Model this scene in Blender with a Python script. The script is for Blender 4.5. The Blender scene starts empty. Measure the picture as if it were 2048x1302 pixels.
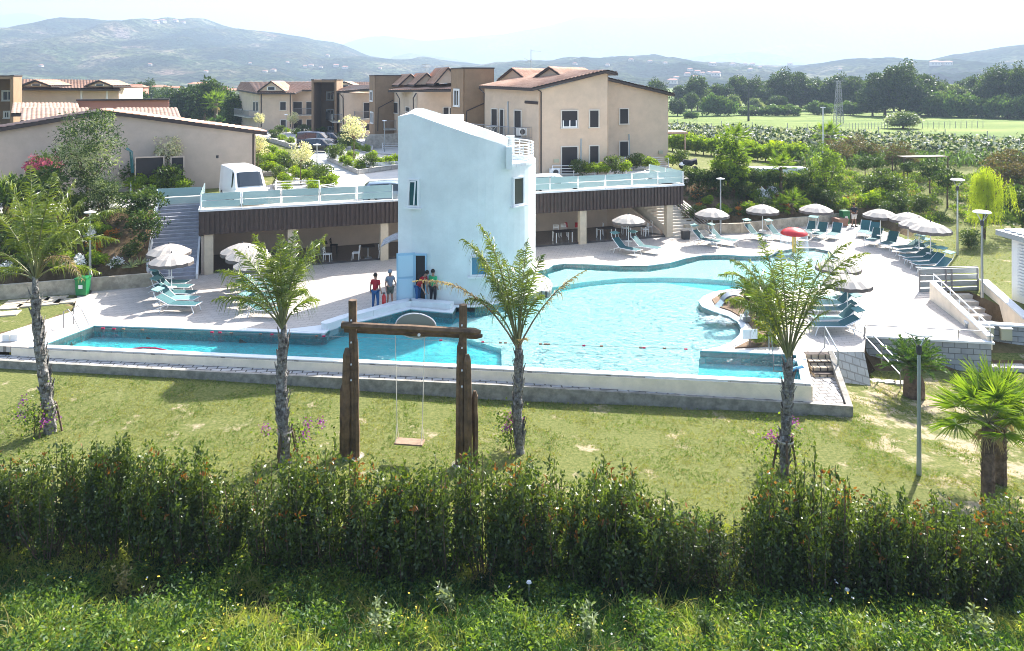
import bpy, math, random
import numpy as np
from mathutils import Vector, Matrix, noise
from mathutils.geometry import tessellate_polygon
random.seed(7); RNG = np.random.default_rng(11)
COL = bpy.context.scene.collection
R = math.radians
# ---- measuring the place: focal length, horizon row and eye height read off the photograph
F, HY, H, CX = 1500.0, 162.0, 11.5, 1024.0
def G(px, py, z=0.0):
    Y = F*(H-z)/(py-HY); return Vector(((px-CX)*Y/F, Y, z))
def D(px, py, Y):
    return Vector(((px-CX)*Y/F, Y, H-(py-HY)*Y/F))
def wall_hit(px, py, a, b):
    """point of a vertical wall through ground points a, b seen on a view line: distance along it and height"""
    dx, dy = (px-CX)/F, 1.0
    ex, ey = b[0]-a[0], b[1]-a[1]
    L = math.hypot(ex, ey)
    den = dx*ey-dy*ex
    t = (a[0]*ey-a[1]*ex)/den
    X, Y = dx*t, dy*t
    return ((X-a[0])*ex+(Y-a[1])*ey)/L, H-(py-HY)/F*Y
# ---- materials
M = {}
def mat(name, col, rough=.7, metal=0, spec=.5, var=0, vscale=3, bump=0, bscale=20, col2=None, alpha=None, detail=4, coords='Object', bdist=.02):
    m = bpy.data.materials.new(name); m.use_nodes = True
    nt = m.node_tree; b = nt.nodes['Principled BSDF']
    b.inputs['Base Color'].default_value = (*col, 1)
    b.inputs['Roughness'].default_value = rough
    b.inputs['Metallic'].default_value = metal
    b.inputs['Specular IOR Level'].default_value = spec
    tc = nt.nodes.new('ShaderNodeTexCoord')
    if var or col2:
        n = nt.nodes.new('ShaderNodeTexNoise'); n.inputs['Scale'].default_value = vscale; n.inputs['Detail'].default_value = detail
        n.inputs['Roughness'].default_value = .65
        nt.links.new(tc.outputs[coords], n.inputs['Vector'])
        r = nt.nodes.new('ShaderNodeValToRGB')
        c2 = col2 or tuple(min(1, c*(1+var)) for c in col)
        c1 = col if col2 else tuple(c*(1-var) for c in col)
        r.color_ramp.elements[0].position = .36; r.color_ramp.elements[1].position = .64
        r.color_ramp.elements[0].color = (*c1, 1); r.color_ramp.elements[1].color = (*c2, 1)
        nt.links.new(n.outputs['Fac'], r.inputs['Fac']); nt.links.new(r.outputs['Color'], b.inputs['Base Color'])
    if bump:
        n = nt.nodes.new('ShaderNodeTexNoise'); n.inputs['Scale'].default_value = bscale; n.inputs['Detail'].default_value = 5
        nt.links.new(tc.outputs[coords], n.inputs['Vector'])
        bp = nt.nodes.new('ShaderNodeBump'); bp.inputs['Strength'].default_value = bump; bp.inputs['Distance'].default_value = bdist
        nt.links.new(n.outputs['Fac'], bp.inputs['Height']); nt.links.new(bp.outputs['Normal'], b.inputs['Normal'])
    if alpha is not None: b.inputs['Alpha'].default_value = alpha
    M[name] = m; return m
def leafmat(name, c1, c2, trans=.4, rough=.5, vscale=2.5, spec=.2):
    m = bpy.data.materials.new(name); m.use_nodes = True
    nt = m.node_tree; b = nt.nodes['Principled BSDF']; out = nt.nodes['Material Output']
    b.inputs['Roughness'].default_value = rough; b.inputs['Specular IOR Level'].default_value = spec
    tc = nt.nodes.new('ShaderNodeTexCoord'); n = nt.nodes.new('ShaderNodeTexNoise')
    n.inputs['Scale'].default_value = vscale; n.inputs['Detail'].default_value = 6; n.inputs['Roughness'].default_value = .75
    nt.links.new(tc.outputs['Object'], n.inputs['Vector'])
    r = nt.nodes.new('ShaderNodeValToRGB'); r.color_ramp.elements[0].position = .38; r.color_ramp.elements[1].position = .62
    r.color_ramp.elements[0].color = (*c1, 1); r.color_ramp.elements[1].color = (*c2, 1)
    nt.links.new(n.outputs['Fac'], r.inputs['Fac'])
    nt.links.new(r.outputs['Color'], b.inputs['Base Color'])
    t = nt.nodes.new('ShaderNodeBsdfTranslucent')
    g = nt.nodes.new('ShaderNodeMixRGB'); g.blend_type = 'MULTIPLY'; g.inputs['Fac'].default_value = 1
    g.inputs['Color2'].default_value = (1.9, 1.9, .7, 1)
    nt.links.new(r.outputs['Color'], g.inputs['Color1']); nt.links.new(g.outputs['Color'], t.inputs['Color'])
    mx = nt.nodes.new('ShaderNodeMixShader'); mx.inputs['Fac'].default_value = trans
    nt.links.new(b.outputs[0], mx.inputs[1]); nt.links.new(t.outputs[0], mx.inputs[2]); nt.links.new(mx.outputs[0], out.inputs['Surface'])
    M[name] = m; return m
# ---- mesh building
class MB:
    def __init__(s): s.v = []; s.f = []; s.m = []; s.cm = 0
    def add(s, vs, fs):
        o = len(s.v); s.v += [tuple(v) for v in vs]; s.f += [tuple(i+o for i in f) for f in fs]; s.m += [s.cm]*len(fs); return s
    def box(s, c, d, rz=0, rx=0, ry=0, taper=1.0):
        w, l, h = d[0]/2, d[1]/2, d[2]/2
        mt = Matrix.Rotation(rz, 3, 'Z') @ Matrix.Rotation(ry, 3, 'Y') @ Matrix.Rotation(rx, 3, 'X')
        vs = []
        for z, k in ((-h, 1), (h, taper)):
            for x, y in ((-w, -l), (w, -l), (w, l), (-w, l)): vs.append(mt @ Vector((x*k, y*k, z))+Vector(c))
        return s.add(vs, [(0, 3, 2, 1), (4, 5, 6, 7), (0, 1, 5, 4), (1, 2, 6, 5), (2, 3, 7, 6), (3, 0, 4, 7)])
    def wall(s, a, b, z0, z1, t=.2, z1b=None, z0b=None):
        """upright slab from a to b (x,y), thickness centred"""
        z1b = z1 if z1b is None else z1b; z0b = z0 if z0b is None else z0b
        dx, dy = b[0]-a[0], b[1]-a[1]; L = math.hypot(dx, dy) or 1; nx, ny = -dy/L*t/2, dx/L*t/2
        vs = [(a[0]-nx, a[1]-ny, z0), (b[0]-nx, b[1]-ny, z0b), (b[0]+nx, b[1]+ny, z0b), (a[0]+nx, a[1]+ny, z0),
              (a[0]-nx, a[1]-ny, z1), (b[0]-nx, b[1]-ny, z1b), (b[0]+nx, b[1]+ny, z1b), (a[0]+nx, a[1]+ny, z1)]
        return s.add(vs, [(0, 3, 2, 1), (4, 5, 6, 7), (0, 1, 5, 4), (1, 2, 6, 5), (2, 3, 7, 6), (3, 0, 4, 7)])
    def tube(s, pts, r, n=8, cap=True):
        pts = [Vector(p) for p in pts]; k = len(pts)
        rs = r if isinstance(r, (list, tuple)) else [r]*k
        o = len(s.v); up = None
        for i, p in enumerate(pts):
            d = (pts[min(i+1, k-1)]-pts[max(i-1, 0)]); d = d.normalized() if d.length else Vector((0, 0, 1))
            if up is None:
                up = Vector((1, 0, 0)) if abs(d.z) > .9 else Vector((0, 0, 1))
            a = d.cross(up).normalized(); b = d.cross(a).normalized(); up = -b if False else up
            if abs(d.dot(up)) > .95: up = Vector((0, 1, 0)) if abs(d.y) < .9 else Vector((1, 0, 0))
            for j in range(n):
                t = 2*math.pi*j/n; s.v.append(tuple(p+(a*math.cos(t)+b*math.sin(t))*rs[i]))
        for i in range(k-1):
            for j in range(n):
                q = (o+i*n+j, o+i*n+(j+1) % n, o+(i+1)*n+(j+1) % n, o+(i+1)*n+j); s.f.append(q); s.m.append(s.cm)
        if cap:
            s.f.append(tuple(o+j for j in range(n))[::-1]); s.f.append(tuple(o+(k-1)*n+j for j in range(n))); s.m += [s.cm]*2
        return s
    def lathe(s, c, prof, n=16, cap=True):
        """prof: (radius, z)"""
        o = len(s.v)
        for r_, z in prof:
            for j in range(n):
                t = 2*math.pi*j/n; s.v.append((c[0]+r_*math.cos(t), c[1]+r_*math.sin(t), c[2]+z))
        for i in range(len(prof)-1):
            for j in range(n):
                s.f.append((o+i*n+j, o+i*n+(j+1) % n, o+(i+1)*n+(j+1) % n, o+(i+1)*n+j)); s.m.append(s.cm)
        if cap:
            s.f.append(tuple(o+j for j in range(n))[::-1]); s.f.append(tuple(o+(len(prof)-1)*n+j for j in range(n))); s.m += [s.cm]*2
        return s
    def prism(s, poly, z0, z1):
        n = len(poly); o = len(s.v)
        zt = z1 if callable(z1) else (lambda x, y: z1)
        zb = z0 if callable(z0) else (lambda x, y: z0)
        for p in poly: s.v.append((p[0], p[1], zb(p[0], p[1])))
        for p in poly: s.v.append((p[0], p[1], zt(p[0], p[1])))
        tri = tessellate_polygon([[Vector((p[0], p[1], 0)) for p in poly]])
        for t in tri:
            a, b, c = t
            cr = (poly[b][0]-poly[a][0])*(poly[c][1]-poly[a][1])-(poly[b][1]-poly[a][1])*(poly[c][0]-poly[a][0])
            if cr < 0: a, b, c = a, c, b
            s.f.append((o+n+a, o+n+b, o+n+c)); s.f.append((o+c, o+b, o+a)); s.m += [s.cm]*2
        ar = sum(poly[i][0]*poly[(i+1) % n][1]-poly[(i+1) % n][0]*poly[i][1] for i in range(n))
        for i in range(n):
            j = (i+1) % n
            q = (o+i, o+j, o+n+j, o+n+i)
            s.f.append(q if ar > 0 else q[::-1]); s.m.append(s.cm)
        return s
    def build(s, name, m, parent=None, smooth=False, loc=None):
        me = bpy.data.meshes.new(name); me.from_pydata(s.v, [], s.f)
        ms = m if isinstance(m, (list, tuple)) else [m]
        for x in ms: me.materials.append(M[x] if isinstance(x, str) else x)
        if len(ms) > 1: me.polygons.foreach_set('material_index', s.m)
        if smooth: me.polygons.foreach_set('use_smooth', [True]*len(me.polygons))
        me.update()
        o = bpy.data.objects.new(name, me); COL.objects.link(o)
        if parent: o.parent = parent
        if loc is not None: o.location = loc
        return o
def tag(o, label=None, cat=None, group=None, kind=None):
    if label: o['label'] = label
    if cat: o['category'] = cat
    if group: o['group'] = group
    if kind: o['kind'] = kind
    return o
def thing(name, label, cat, loc=(0, 0, 0), rz=0, group=None, s=1):
    o = bpy.data.objects.new(name, None); COL.objects.link(o)
    o.location = loc; o.rotation_euler = (0, 0, rz); o.scale = (s, s, s) if not isinstance(s, tuple) else s
    o.empty_display_size = .2
    return tag(o, label, cat, group)
KIDS = {}
def dup(root, label, loc, rz=0, s=None, group=None):
    def cp(o, par):
        c = o.copy(); COL.objects.link(c)
        if par is not None: c.parent = par
        for k in o.children: cp(k, c)
        return c
    c = cp(root, None); c.location = loc; c.rotation_euler = (0, 0, rz)
    if s is not None: c.scale = (s, s, s) if not isinstance(s, tuple) else s
    c['label'] = label
    if group: c['group'] = group
    return c
def np_mesh(name, V, Fq, mats, midx=None, parent=None, loc=None, nper=4):
    """V (n,3), Fq (m,nper) arrays"""
    me = bpy.data.meshes.new(name)
    n, m = len(V), len(Fq)
    me.vertices.add(n); me.vertices.foreach_set('co', np.asarray(V, np.float32).ravel())
    me.loops.add(m*nper); me.loops.foreach_set('vertex_index', np.asarray(Fq, np.int32).ravel())
    me.polygons.add(m); me.polygons.foreach_set('loop_start', np.arange(0, m*nper, nper, dtype=np.int32))
    try: me.polygons.foreach_set('loop_total', np.full(m, nper, np.int32))
    except Exception: pass
    for x in mats: me.materials.append(M[x])
    if midx is not None: me.polygons.foreach_set('material_index', np.asarray(midx, np.int32))
    me.update(calc_edges=True)
    o = bpy.data.objects.new(name, me); COL.objects.link(o)
    if parent: o.parent = parent
    if loc is not None: o.location = loc
    return o
def unit(a):
    return a/np.maximum(np.linalg.norm(a, axis=1, keepdims=True), 1e-9)
def leaf_arrays(P, Dr, L, W, rng, bend=.0, fold=0.0):
    """rhombic leaves: P base, Dr direction, L length, W width (arrays) -> V, F"""
    n = len(P); Dr = unit(Dr)
    s = unit(np.cross(Dr, rng.normal(size=(n, 3))))
    L = np.broadcast_to(L, (n,))[:, None]; W = np.broadcast_to(W, (n,))[:, None]
    mid = P+Dr*L*.45
    tip = P+Dr*L; tip[:, 2] -= bend*L[:, 0]
    V = np.stack([P, mid+s*W/2, tip, mid-s*W/2], 1).reshape(-1, 3)
    Fq = np.arange(4*n).reshape(n, 4)
    return V, Fq
def blade_arrays(P, Dr, L, W, droop, rng):
    """two-segment bent blades: V 5 per blade -> quad + tri as two quads (degenerate-free: 6 verts)"""
    n = len(P); Dr = unit(Dr); s = unit(np.cross(Dr, rng.normal(size=(n, 3))*[1, 1, .15]))
    L = np.broadcast_to(L, (n,))[:, None]; W = np.broadcast_to(W, (n,))[:, None]
    a = P+Dr*L*.5
    d2 = Dr.copy(); d2[:, 2] -= droop; d2 = unit(d2)
    b = a+d2*L*.5
    V = np.stack([P-s*W/2, P+s*W/2, a+s*W*.42, a-s*W*.42, b+s*W*.12, b-s*W*.12], 1).reshape(-1, 3)
    i = np.arange(n)[:, None]*6
    Fq = np.concatenate([i+np.array([[0, 1, 2, 3]]), i+np.array([[3, 2, 4, 5]])], 0)
    return V, Fq
def merge(lst):
    Vs, Fs, ms, o = [], [], [], 0
    for V, Fq, mi in lst:
        Vs.append(V); Fs.append(Fq+o); ms.append(np.full(len(Fq), mi)); o += len(V)
    return np.concatenate(Vs), np.concatenate(Fs), np.concatenate(ms)
def sstep(a, b, x):
    t = max(0, min(1, (x-a)/(b-a))); return t*t*(3-2*t)
# ---- palette
mat('deck', (.48, .40, .36), .8, var=.06, vscale=1.5, bump=.15, bscale=30)
mat('white_coping', (.72, .73, .73), .6, var=.04, vscale=2)
mat('cream_wall', (.86, .74, .58), .85, var=.10, vscale=1.2, bump=.2, bscale=25)
mat('old_wall', (.42, .36, .27), .9, var=.3, vscale=1.8, bump=.4, bscale=20)
mat('kerb_concrete', (.42, .39, .34), .9, var=.2, vscale=3, bump=.4, bscale=25)
mat('tower_paint', (.74, .775, .755), .8, var=.09, vscale=.45, bump=.3, bscale=30, detail=9)
mat('door_blue', (.34, .54, .68), .5)
mat('door_panel', (.50, .68, .78), .45)
mat('white_paint', (.8, .8, .79), .4)
mat('cream_paint', (.66, .60, .50), .7, var=.05)
mat('brown_clad', (.055, .034, .027), .55, var=.15, vscale=3)
mat('beige_render', (.60, .465, .345), .9, var=.06, vscale=1.0, bump=.3, bscale=50)
mat('grey_render', (.50, .40, .325), .9, var=.06, vscale=1.0, bump=.3, bscale=50)
mat('brown_render', (.26, .17, .10), .9, var=.08, vscale=1.2, bump=.3, bscale=50)
mat('pier_beige', (.60, .50, .37), .9, var=.06)
mat('eave_brown', (.045, .03, .026), .6)
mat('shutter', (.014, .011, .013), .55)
mat('frame_light', (.62, .58, .52), .7)
mat('glass_dark', (.03, .04, .05), .08, spec=.8)
mat('glass_teal', (.02, .10, .11), .08, spec=.8)
mat('glass_blue', (.03, .18, .30), .15, spec=.8)
mat('lounge_teal', (.03, .115, .125), .8, var=.1, vscale=8)
mat('lounge_aqua', (.16, .33, .31), .8, var=.1, vscale=8)
mat('canvas', (.41, .365, .32), .85, var=.05, vscale=4)
mat('canvas_trim', (.13, .11, .10), .85)
mat('steel', (.36, .39, .42), .35, metal=.8)
mat('grey_metal', (.34, .37, .38), .45, metal=.4)
mat('rail_steel', (.30, .30, .31), .4, metal=.7)
mat('dark_metal', (.04, .04, .045), .5)
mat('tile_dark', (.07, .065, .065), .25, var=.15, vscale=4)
mat('stair_stone', (.36, .36, .40), .8, var=.12, vscale=3)
mat('stair_beige', (.58, .52, .44), .8, var=.1, vscale=3)
mat('parking', (.52, .50, .47), .9, var=.12, vscale=.35, bump=.2, bscale=30, detail=8)
mat('asphalt_patch', (.16, .15, .14), .9, var=.2, vscale=1)
mat('kerb_dark', (.27, .25, .215), .9, var=.3, vscale=3, bump=.4, bscale=25)
mat('soil', (.15, .095, .055), .95, var=.35, vscale=1.2, bump=.6, bscale=12)
mat('timber', (.125, .072, .036), .7, var=.45, vscale=2.5, bump=.6, bscale=8)
mat('seat_wood', (.26, .17, .11), .8, var=.2, vscale=8)
mat('oval_board', (.22, .26, .22), .5)
mat('bark_grey', (.07, .058, .048), .95, col2=(.36, .34, .315), vscale=7, bump=1, bscale=12, bdist=.12, detail=8)
mat('bark_brown', (.13, .085, .055), .95, var=.4, vscale=5, bump=.8, bscale=10, bdist=.06)
mat('rachis', (.20, .20, .09), .6, var=.2)
mat('dry_rachis', (.20, .14, .09), .8, var=.2)
mat('red_plastic', (.55, .02, .02), .3)
mat('yellow_plastic', (.75, .50, .03), .4)
mat('green_plastic', (.015, .19, .06), .4)
mat('terracotta', (.30, .16, .11), .8)
mat('skin', (.42, .22, .15), .6)
mat('skin_dark', (.26, .13, .08), .6)
mat('hair', (.02, .015, .012), .8)
mat('cloth_red', (.36, .01, .02), .85)
mat('cloth_blue', (.02, .09, .24), .85)
mat('cloth_grey', (.22, .25, .30), .85)
mat('cloth_olive', (.10, .11, .09), .85)
mat('cloth_black', (.012, .013, .02), .85)
mat('cloth_white', (.62, .57, .52), .85)
mat('cloth_green', (.02, .35, .14), .85)
mat('shoe', (.03, .03, .03), .6)
mat('car_black', (.012, .014, .022), .12, spec=.8)
mat('car_navy', (.01, .014, .035), .15, spec=.8)
mat('car_white', (.78, .79, .80), .25)
mat('car_grey', (.20, .26, .32), .2, metal=.3)
mat('rubber', (.02, .02, .02), .8)
mat('orange_pipe', (.55, .12, .04), .5)
mat('meter_box', (.42, .42, .30), .5)
mat('noodle', (.50, .01, .06), .6)
mat('pink_house', (.50, .22, .17), .9)
mat('pale_house', (.62, .57, .50), .9)
mat('red_roof', (.42, .18, .12), .9, var=.2, vscale=2)
mat('foam', (.85, .9, .92), .9)
leafmat('grass_a', (.05, .105, .018), (.15, .22, .05), .4)
leafmat('grass_b', (.15, .19, .035), (.34, .37, .10), .4)
leafmat('lawn_a', (.065, .12, .022), (.16, .225, .05), .38)
leafmat('lawn_b', (.15, .18, .045), (.29, .30, .10), .33)
leafmat('grass_dry', (.24, .20, .08), (.36, .30, .13), .3)
leafmat('weed_dark', (.016, .05, .012), (.045, .10, .025), .3)
leafmat('shrub', (.018, .042, .008), (.11, .15, .03), .36, rough=.36, spec=.5, vscale=5)
leafmat('shrub_red', (.15, .05, .015), (.22, .11, .03), .35)
leafmat('palm_leaf', (.045, .085, .014), (.20, .24, .04), .3, rough=.32, spec=.6, vscale=1.5)
leafmat('palm_dry', (.26, .19, .12), (.36, .29, .18), .3)
leafmat('fan_leaf', (.07, .14, .02), (.19, .26, .03), .4, rough=.35)
leafmat('cycad_leaf', (.03, .08, .02), (.09, .15, .03), .3, rough=.3, spec=.5)
leafmat('cycad_yellow', (.28, .26, .02), (.40, .36, .03), .4)
leafmat('tree_dark', (.016, .038, .014), (.05, .085, .03), .25)
leafmat('tree_mid', (.035, .075, .02), (.10, .14, .04), .3)
leafmat('tree_light', (.09, .16, .02), (.22, .30, .04), .4)
leafmat('tree_pale', (.14, .19, .09), (.36, .40, .26), .3)
leafmat('willow', (.18, .24, .02), (.34, .40, .04), .45)
leafmat('oleander_white', (.50, .47, .36), (.72, .68, .55), .3)
leafmat('box_bright', (.10, .17, .01), (.26, .32, .02), .4)
leafmat('bouga', (.17, .03, .30), (.32, .09, .46), .4)
leafmat('bouga_pink', (.26, .04, .12), (.42, .12, .24), .3)
leafmat('orchard_leaf', (.16, .19, .15), (.50, .52, .48), .2, vscale=1)
leafmat('reed', (.05, .11, .03), (.12, .19, .06), .35)
leafmat('heather', (.055, .05, .025), (.13, .10, .055), .3)
leafmat('rust_leaf', (.30, .10, .02), (.45, .20, .04), .3)
mat('flower_yellow', (.75, .55, .03), .7)
mat('flower_white', (.80, .80, .78), .7)
HAZE, SKY, SUN, EXPO = .00038, .105, 5.0, 2.0
# ================= the setting =================
U = Vector((.9418, .3363, 0)); Vv = Vector((-.3363, .9418, 0)); A0 = Vector((-18.4, 44.3, 0))
def T(u, v, z=0): return A0+U*u+Vv*v+Vector((0, 0, z))
def uv_of(x, y):
    d = Vector((x-A0.x, y-A0.y, 0)); return d.dot(U), d.dot(Vv)
PZ = 3.5
def smooth_poly(pts, sub=4):
    """closed Catmull-Rom through px points flagged smooth"""
    return pts
pool_px = [(86, 690.5), (188, 652), (300, 655.5), (420, 660), (540, 664.5), (636, 668), (652, 666), (660, 659), (690, 650), (740, 640), (785, 628), (820, 619),
           (860, 623), (905, 627), (912, 615), (950, 615), (990, 609), (1030, 600), (1062, 592), (1084, 582), (1092, 570), (1086, 557), (1070, 549), (1078, 543), (1096, 538),
           (1106, 531), (1130, 527.5), (1180, 529), (1240, 532), (1295, 532), (1340, 526), (1372, 517), (1405, 511), (1450, 510), (1500, 513), (1540, 512),
           (1560, 503), (1590, 497), (1630, 497), (1660, 503), (1676, 520), (1678, 545), (1660, 566), (1630, 577), (1590, 583), (1545, 580), (1500, 577), (1465, 578.5), (1432, 584),
           (1408, 593), (1397, 603), (1404, 614), (1428, 624), (1457, 633), (1475, 644), (1482, 657), (1479, 671), (1462, 686), (1432, 697), (1400, 702),
           (1500, 706.5), (1592, 711), (1602, 761.5)]
pool_poly = [G(x, y) for x, y in pool_px]
# outer deck outline
ramp_n0 = Vector((22.1, 39.5, 0)); ramp_n1 = Vector((20.97, 32.9, 0))
deck_px = [(24, 693), (86, 697), (500, 716.2), (1000, 740), (1400, 758.5), (1622, 769.5), (1607, 703), (1666, 703), (1728, 703), (1732, 669), (1980, 683)]
deck_poly = [G(x, y) for x, y in deck_px]+[Vector((22.1, 39.5, 0))]+[G(x, y) for x, y in [(1880, 557), (1904, 556), (1859, 511), (1831, 491), (1806, 476), (1762, 460), (1713, 448), (1690, 447)]]
gw = [Vector((12.9, 56.2, 0)), G(1480, 466), G(1560, 457), G(1640, 449), G(1690, 444)]
deck_poly += [gw[3], gw[2], gw[1], gw[0], T(33.6, 0), T(33.6, 4.6), T(0, 4.6), T(-1.3, 0), G(322, 572), G(157, 583), G(147, 622), G(0, 668), G(-60, 690)]
def inpoly(x, y, poly):
    c = False; n = len(poly); j = n-1
    for i in range(n):
        a, b = poly[i], poly[j]
        if (a[1] > y) != (b[1] > y) and x < (b[0]-a[0])*(y-a[1])/(b[1]-a[1])+a[0]: c = not c
        j = i
    return c
gwall_left = [G(-260, 609), G(0, 597), G(160, 584), G(322, 570)]
def ywall_left(x): return 39.8+(x+27)*.31
def hgt(x, y):
    # far plain and rise of the car park
    u, v = uv_of(x, y)
    if y > 28 and inpoly(x, y, pool_poly): return -2.6
    if y > 28 and inpoly(x, y, deck_poly): return -2.6 if y < 33.4 else -.27
    if u > -.2 and u < 33.8 and v < 5.4 and v > -4: return -.4
    right = 2.0*sstep(54, 70, y)
    yard = PZ
    if x > 12: yard = PZ+(2.3-PZ)*sstep(12, 24, x)
    back = yard+(2.0-yard)*sstep(125, 170, y)
    front = -1.0+.34*sstep(3, -14, x)*sstep(25, 31, y)+(1.0-.34*sstep(3, -14, x))*sstep(33.2, 36.2 if x > 0 else 34.4, y)
    if y < 19.3: front += 1.3*sstep(19, 13.5, y)
    if x > 13 and y < 33.2: front -= .25*sstep(13, 16.5, x)
    if x > 21 and x < 24.6 and 35 < y < 41: return -2.0
    if u <= -.2:                                   # bank behind the low wall, left of the stairs
        if -2.9 < u: 
            if v < -1.2: return front
            return max(front, -.5)+0 if v < 6 else back
        d = y-ywall_left(x)
        if d < .6: return min(front, -.05) if y > 33 else front
        return min(.65+.52*d, back)
    if u < 33.8 and v >= 5.4: return back
    if u >= 33.8 and x < 30:
        yw = 56.2+(x-12.9)*.31
        d = y-yw
        if d < .6: return front if y < 53 else -.1
        b = min(.6+.5*d, back)
        k = sstep(24, 30, x); return b*(1-k)+right*k
    if x >= 30:
        und = .25*noise.noise(Vector((x*.08, y*.08, 3))) if y > 50 else 0
        return front+right+und
    return front
def axis(lo, hi, step, far):
    a = list(np.arange(lo, hi+1e-6, step)); d = step
    r = []; p = hi
    while p < far: d *= 1.16; p += d; r.append(p)
    return a, r
ya, yr = axis(9, 78, .5, 7800); ys = ya+yr
xa, xr = axis(-40, 44, .5, 5200); xs = sorted([-(p-44)-40 for p in xr])+xa+xr
gv = []; 
for y in ys:
    for x in xs: gv.append((x, y, hgt(x, y)))
nx = len(xs); gf = []
for j in range(len(ys)-1):
    for i in range(nx-1): gf.append((j*nx+i, j*nx+i+1, (j+1)*nx+i+1, (j+1)*nx+i))
# ground material: lawn, dry patches, meadow, field colours all belong to the land itself
def ground_mat():
    m = bpy.data.materials.new('turf'); m.use_nodes = True; nt = m.node_tree; b = nt.nodes['Principled BSDF']; N = nt.nodes; L = nt.links
    b.inputs['Roughness'].default_value = .95; b.inputs['Specular IOR Level'].default_value = .1
    tc = N.new('ShaderNodeTexCoord')
    def ns(scale, det=6, sx=1, sy=1):
        mp = N.new('ShaderNodeMapping'); mp.inputs['Scale'].default_value = (sx, sy, 1); L.new(tc.outputs['Object'], mp.inputs['Vector'])
        n = N.new('ShaderNodeTexNoise'); n.inputs['Scale'].default_value = scale; n.inputs['Detail'].default_value = det; n.inputs['Roughness'].default_value = .7
        L.new(mp.outputs[0], n.inputs['Vector']); return n.outputs['Fac']
    def ramp(f, p0, p1, c0, c1):
        r = N.new('ShaderNodeValToRGB'); r.color_ramp.elements[0].position = p0; r.color_ramp.elements[1].position = p1
        r.color_ramp.elements[0].color = (*c0, 1); r.color_ramp.elements[1].color = (*c1, 1); L.new(f, r.inputs['Fac']); return r.outputs['Color']
    def mix(f, a, c):
        x = N.new('ShaderNodeMixRGB'); L.new(f, x.inputs['Fac']); L.new(a, x.inputs['Color1']); L.new(c, x.inputs['Color2']); return x.outputs['Color']
    lawn = ramp(ns(9), .35, .68, (.075, .10, .022), (.21, .21, .075))
    sand = ramp(ns(14), .4, .6, (.30, .24, .15), (.44, .37, .25))
    sp0 = N.new('ShaderNodeSeparateXYZ'); L.new(tc.outputs['Object'], sp0.inputs[0])
    k1 = N.new('ShaderNodeMapRange'); k1.inputs['From Min'].default_value = 10.5; k1.inputs['From Max'].default_value = 14; k1.inputs['To Max'].default_value = .12; L.new(sp0.outputs['X'], k1.inputs['Value'])
    k2 = N.new('ShaderNodeMapRange'); k2.inputs['From Min'].default_value = 33; k2.inputs['From Max'].default_value = 31; L.new(sp0.outputs['Y'], k2.inputs['Value'])
    k3 = N.new('ShaderNodeMath'); k3.operation = 'MULTIPLY_ADD'; L.new(k1.outputs[0], k3.inputs[0]); L.new(k2.outputs[0], k3.inputs[1]); L.new(ns(.8, 8), k3.inputs[2])
    near = mix(ramp(k3.outputs[0], .59, .67, (0, 0, 0), (1, 1, 1)), lawn, sand)
    field = ramp(ns(.02, 8, 1, 3), .38, .62, (.085, .14, .03), (.20, .24, .065))
    soil = ramp(ns(1.6), .35, .65, (.09, .06, .03), (.17, .12, .07))
    weeds = ramp(ns(2.2), .4, .6, (.014, .026, .007), (.05, .06, .02))
    # where: by the lie of the land (object coordinates)
    sp = N.new('ShaderNodeSeparateXYZ'); L.new(tc.outputs['Object'], sp.inputs[0])
    def mr(sock, a, c):
        k = N.new('ShaderNodeMapRange'); k.inputs['From Min'].default_value = a; k.inputs['From Max'].default_value = c; L.new(sock, k.inputs['Value']); return k.outputs[0]
    c = mix(mr(sp.outputs['Y'], 95, 125), near, field)
    c = mix(mr(sp.outputs['Y'], 21.2, 20.2), c, weeds)
    geo = N.new('ShaderNodeNewGeometry'); sn = N.new('ShaderNodeSeparateXYZ'); L.new(geo.outputs['True Normal'], sn.inputs[0])
    c = mix(mr(sn.outputs['Z'], .945, .90), c, soil)
    L.new(c, b.inputs['Base Color'])
    bp = N.new('ShaderNodeBump'); bp.inputs['Strength'].default_value = .8; bp.inputs['Distance'].default_value = .05
    L.new(ns(22), bp.inputs['Height']); L.new(bp.outputs[0], b.inputs['Normal'])
    M['turf'] = m
ground_mat()
g = MB(); g.v = gv; g.f = gf; g.m = [0]*len(gf)
tag(g.build('ground', 'turf'), kind='structure')
# ---- pool deck with the pool cut out of it
def sheet_with_hole(name, outer, holes, z, m, thick=.3):
    loops = [[Vector((p[0], p[1], 0)) for p in outer]]+[[Vector((p[0], p[1], 0)) for p in h] for h in holes]
    pts = [p for l in loops for p in l]
    tri = tessellate_polygon(loops)
    mb = MB(); mb.v = [(p.x, p.y, z) for p in pts]
    for a, b_, c in tri:
        cr = (pts[b_].x-pts[a].x)*(pts[c].y-pts[a].y)-(pts[b_].y-pts[a].y)*(pts[c].x-pts[a].x)
        mb.f.append((a, b_, c) if cr > 0 else (a, c, b_))
    off = 0
    base = len(mb.v); mb.v += [(p.x, p.y, z-thick) for p in pts]
    for l in loops:
        n = len(l)
        for i in range(n):
            a, c = off+i, off+(i+1) % n
            mb.f.append((a, c, base+c, base+a))
        off += n
    mb.m = [0]*len(mb.f)
    return mb.build(name, m)
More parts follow.
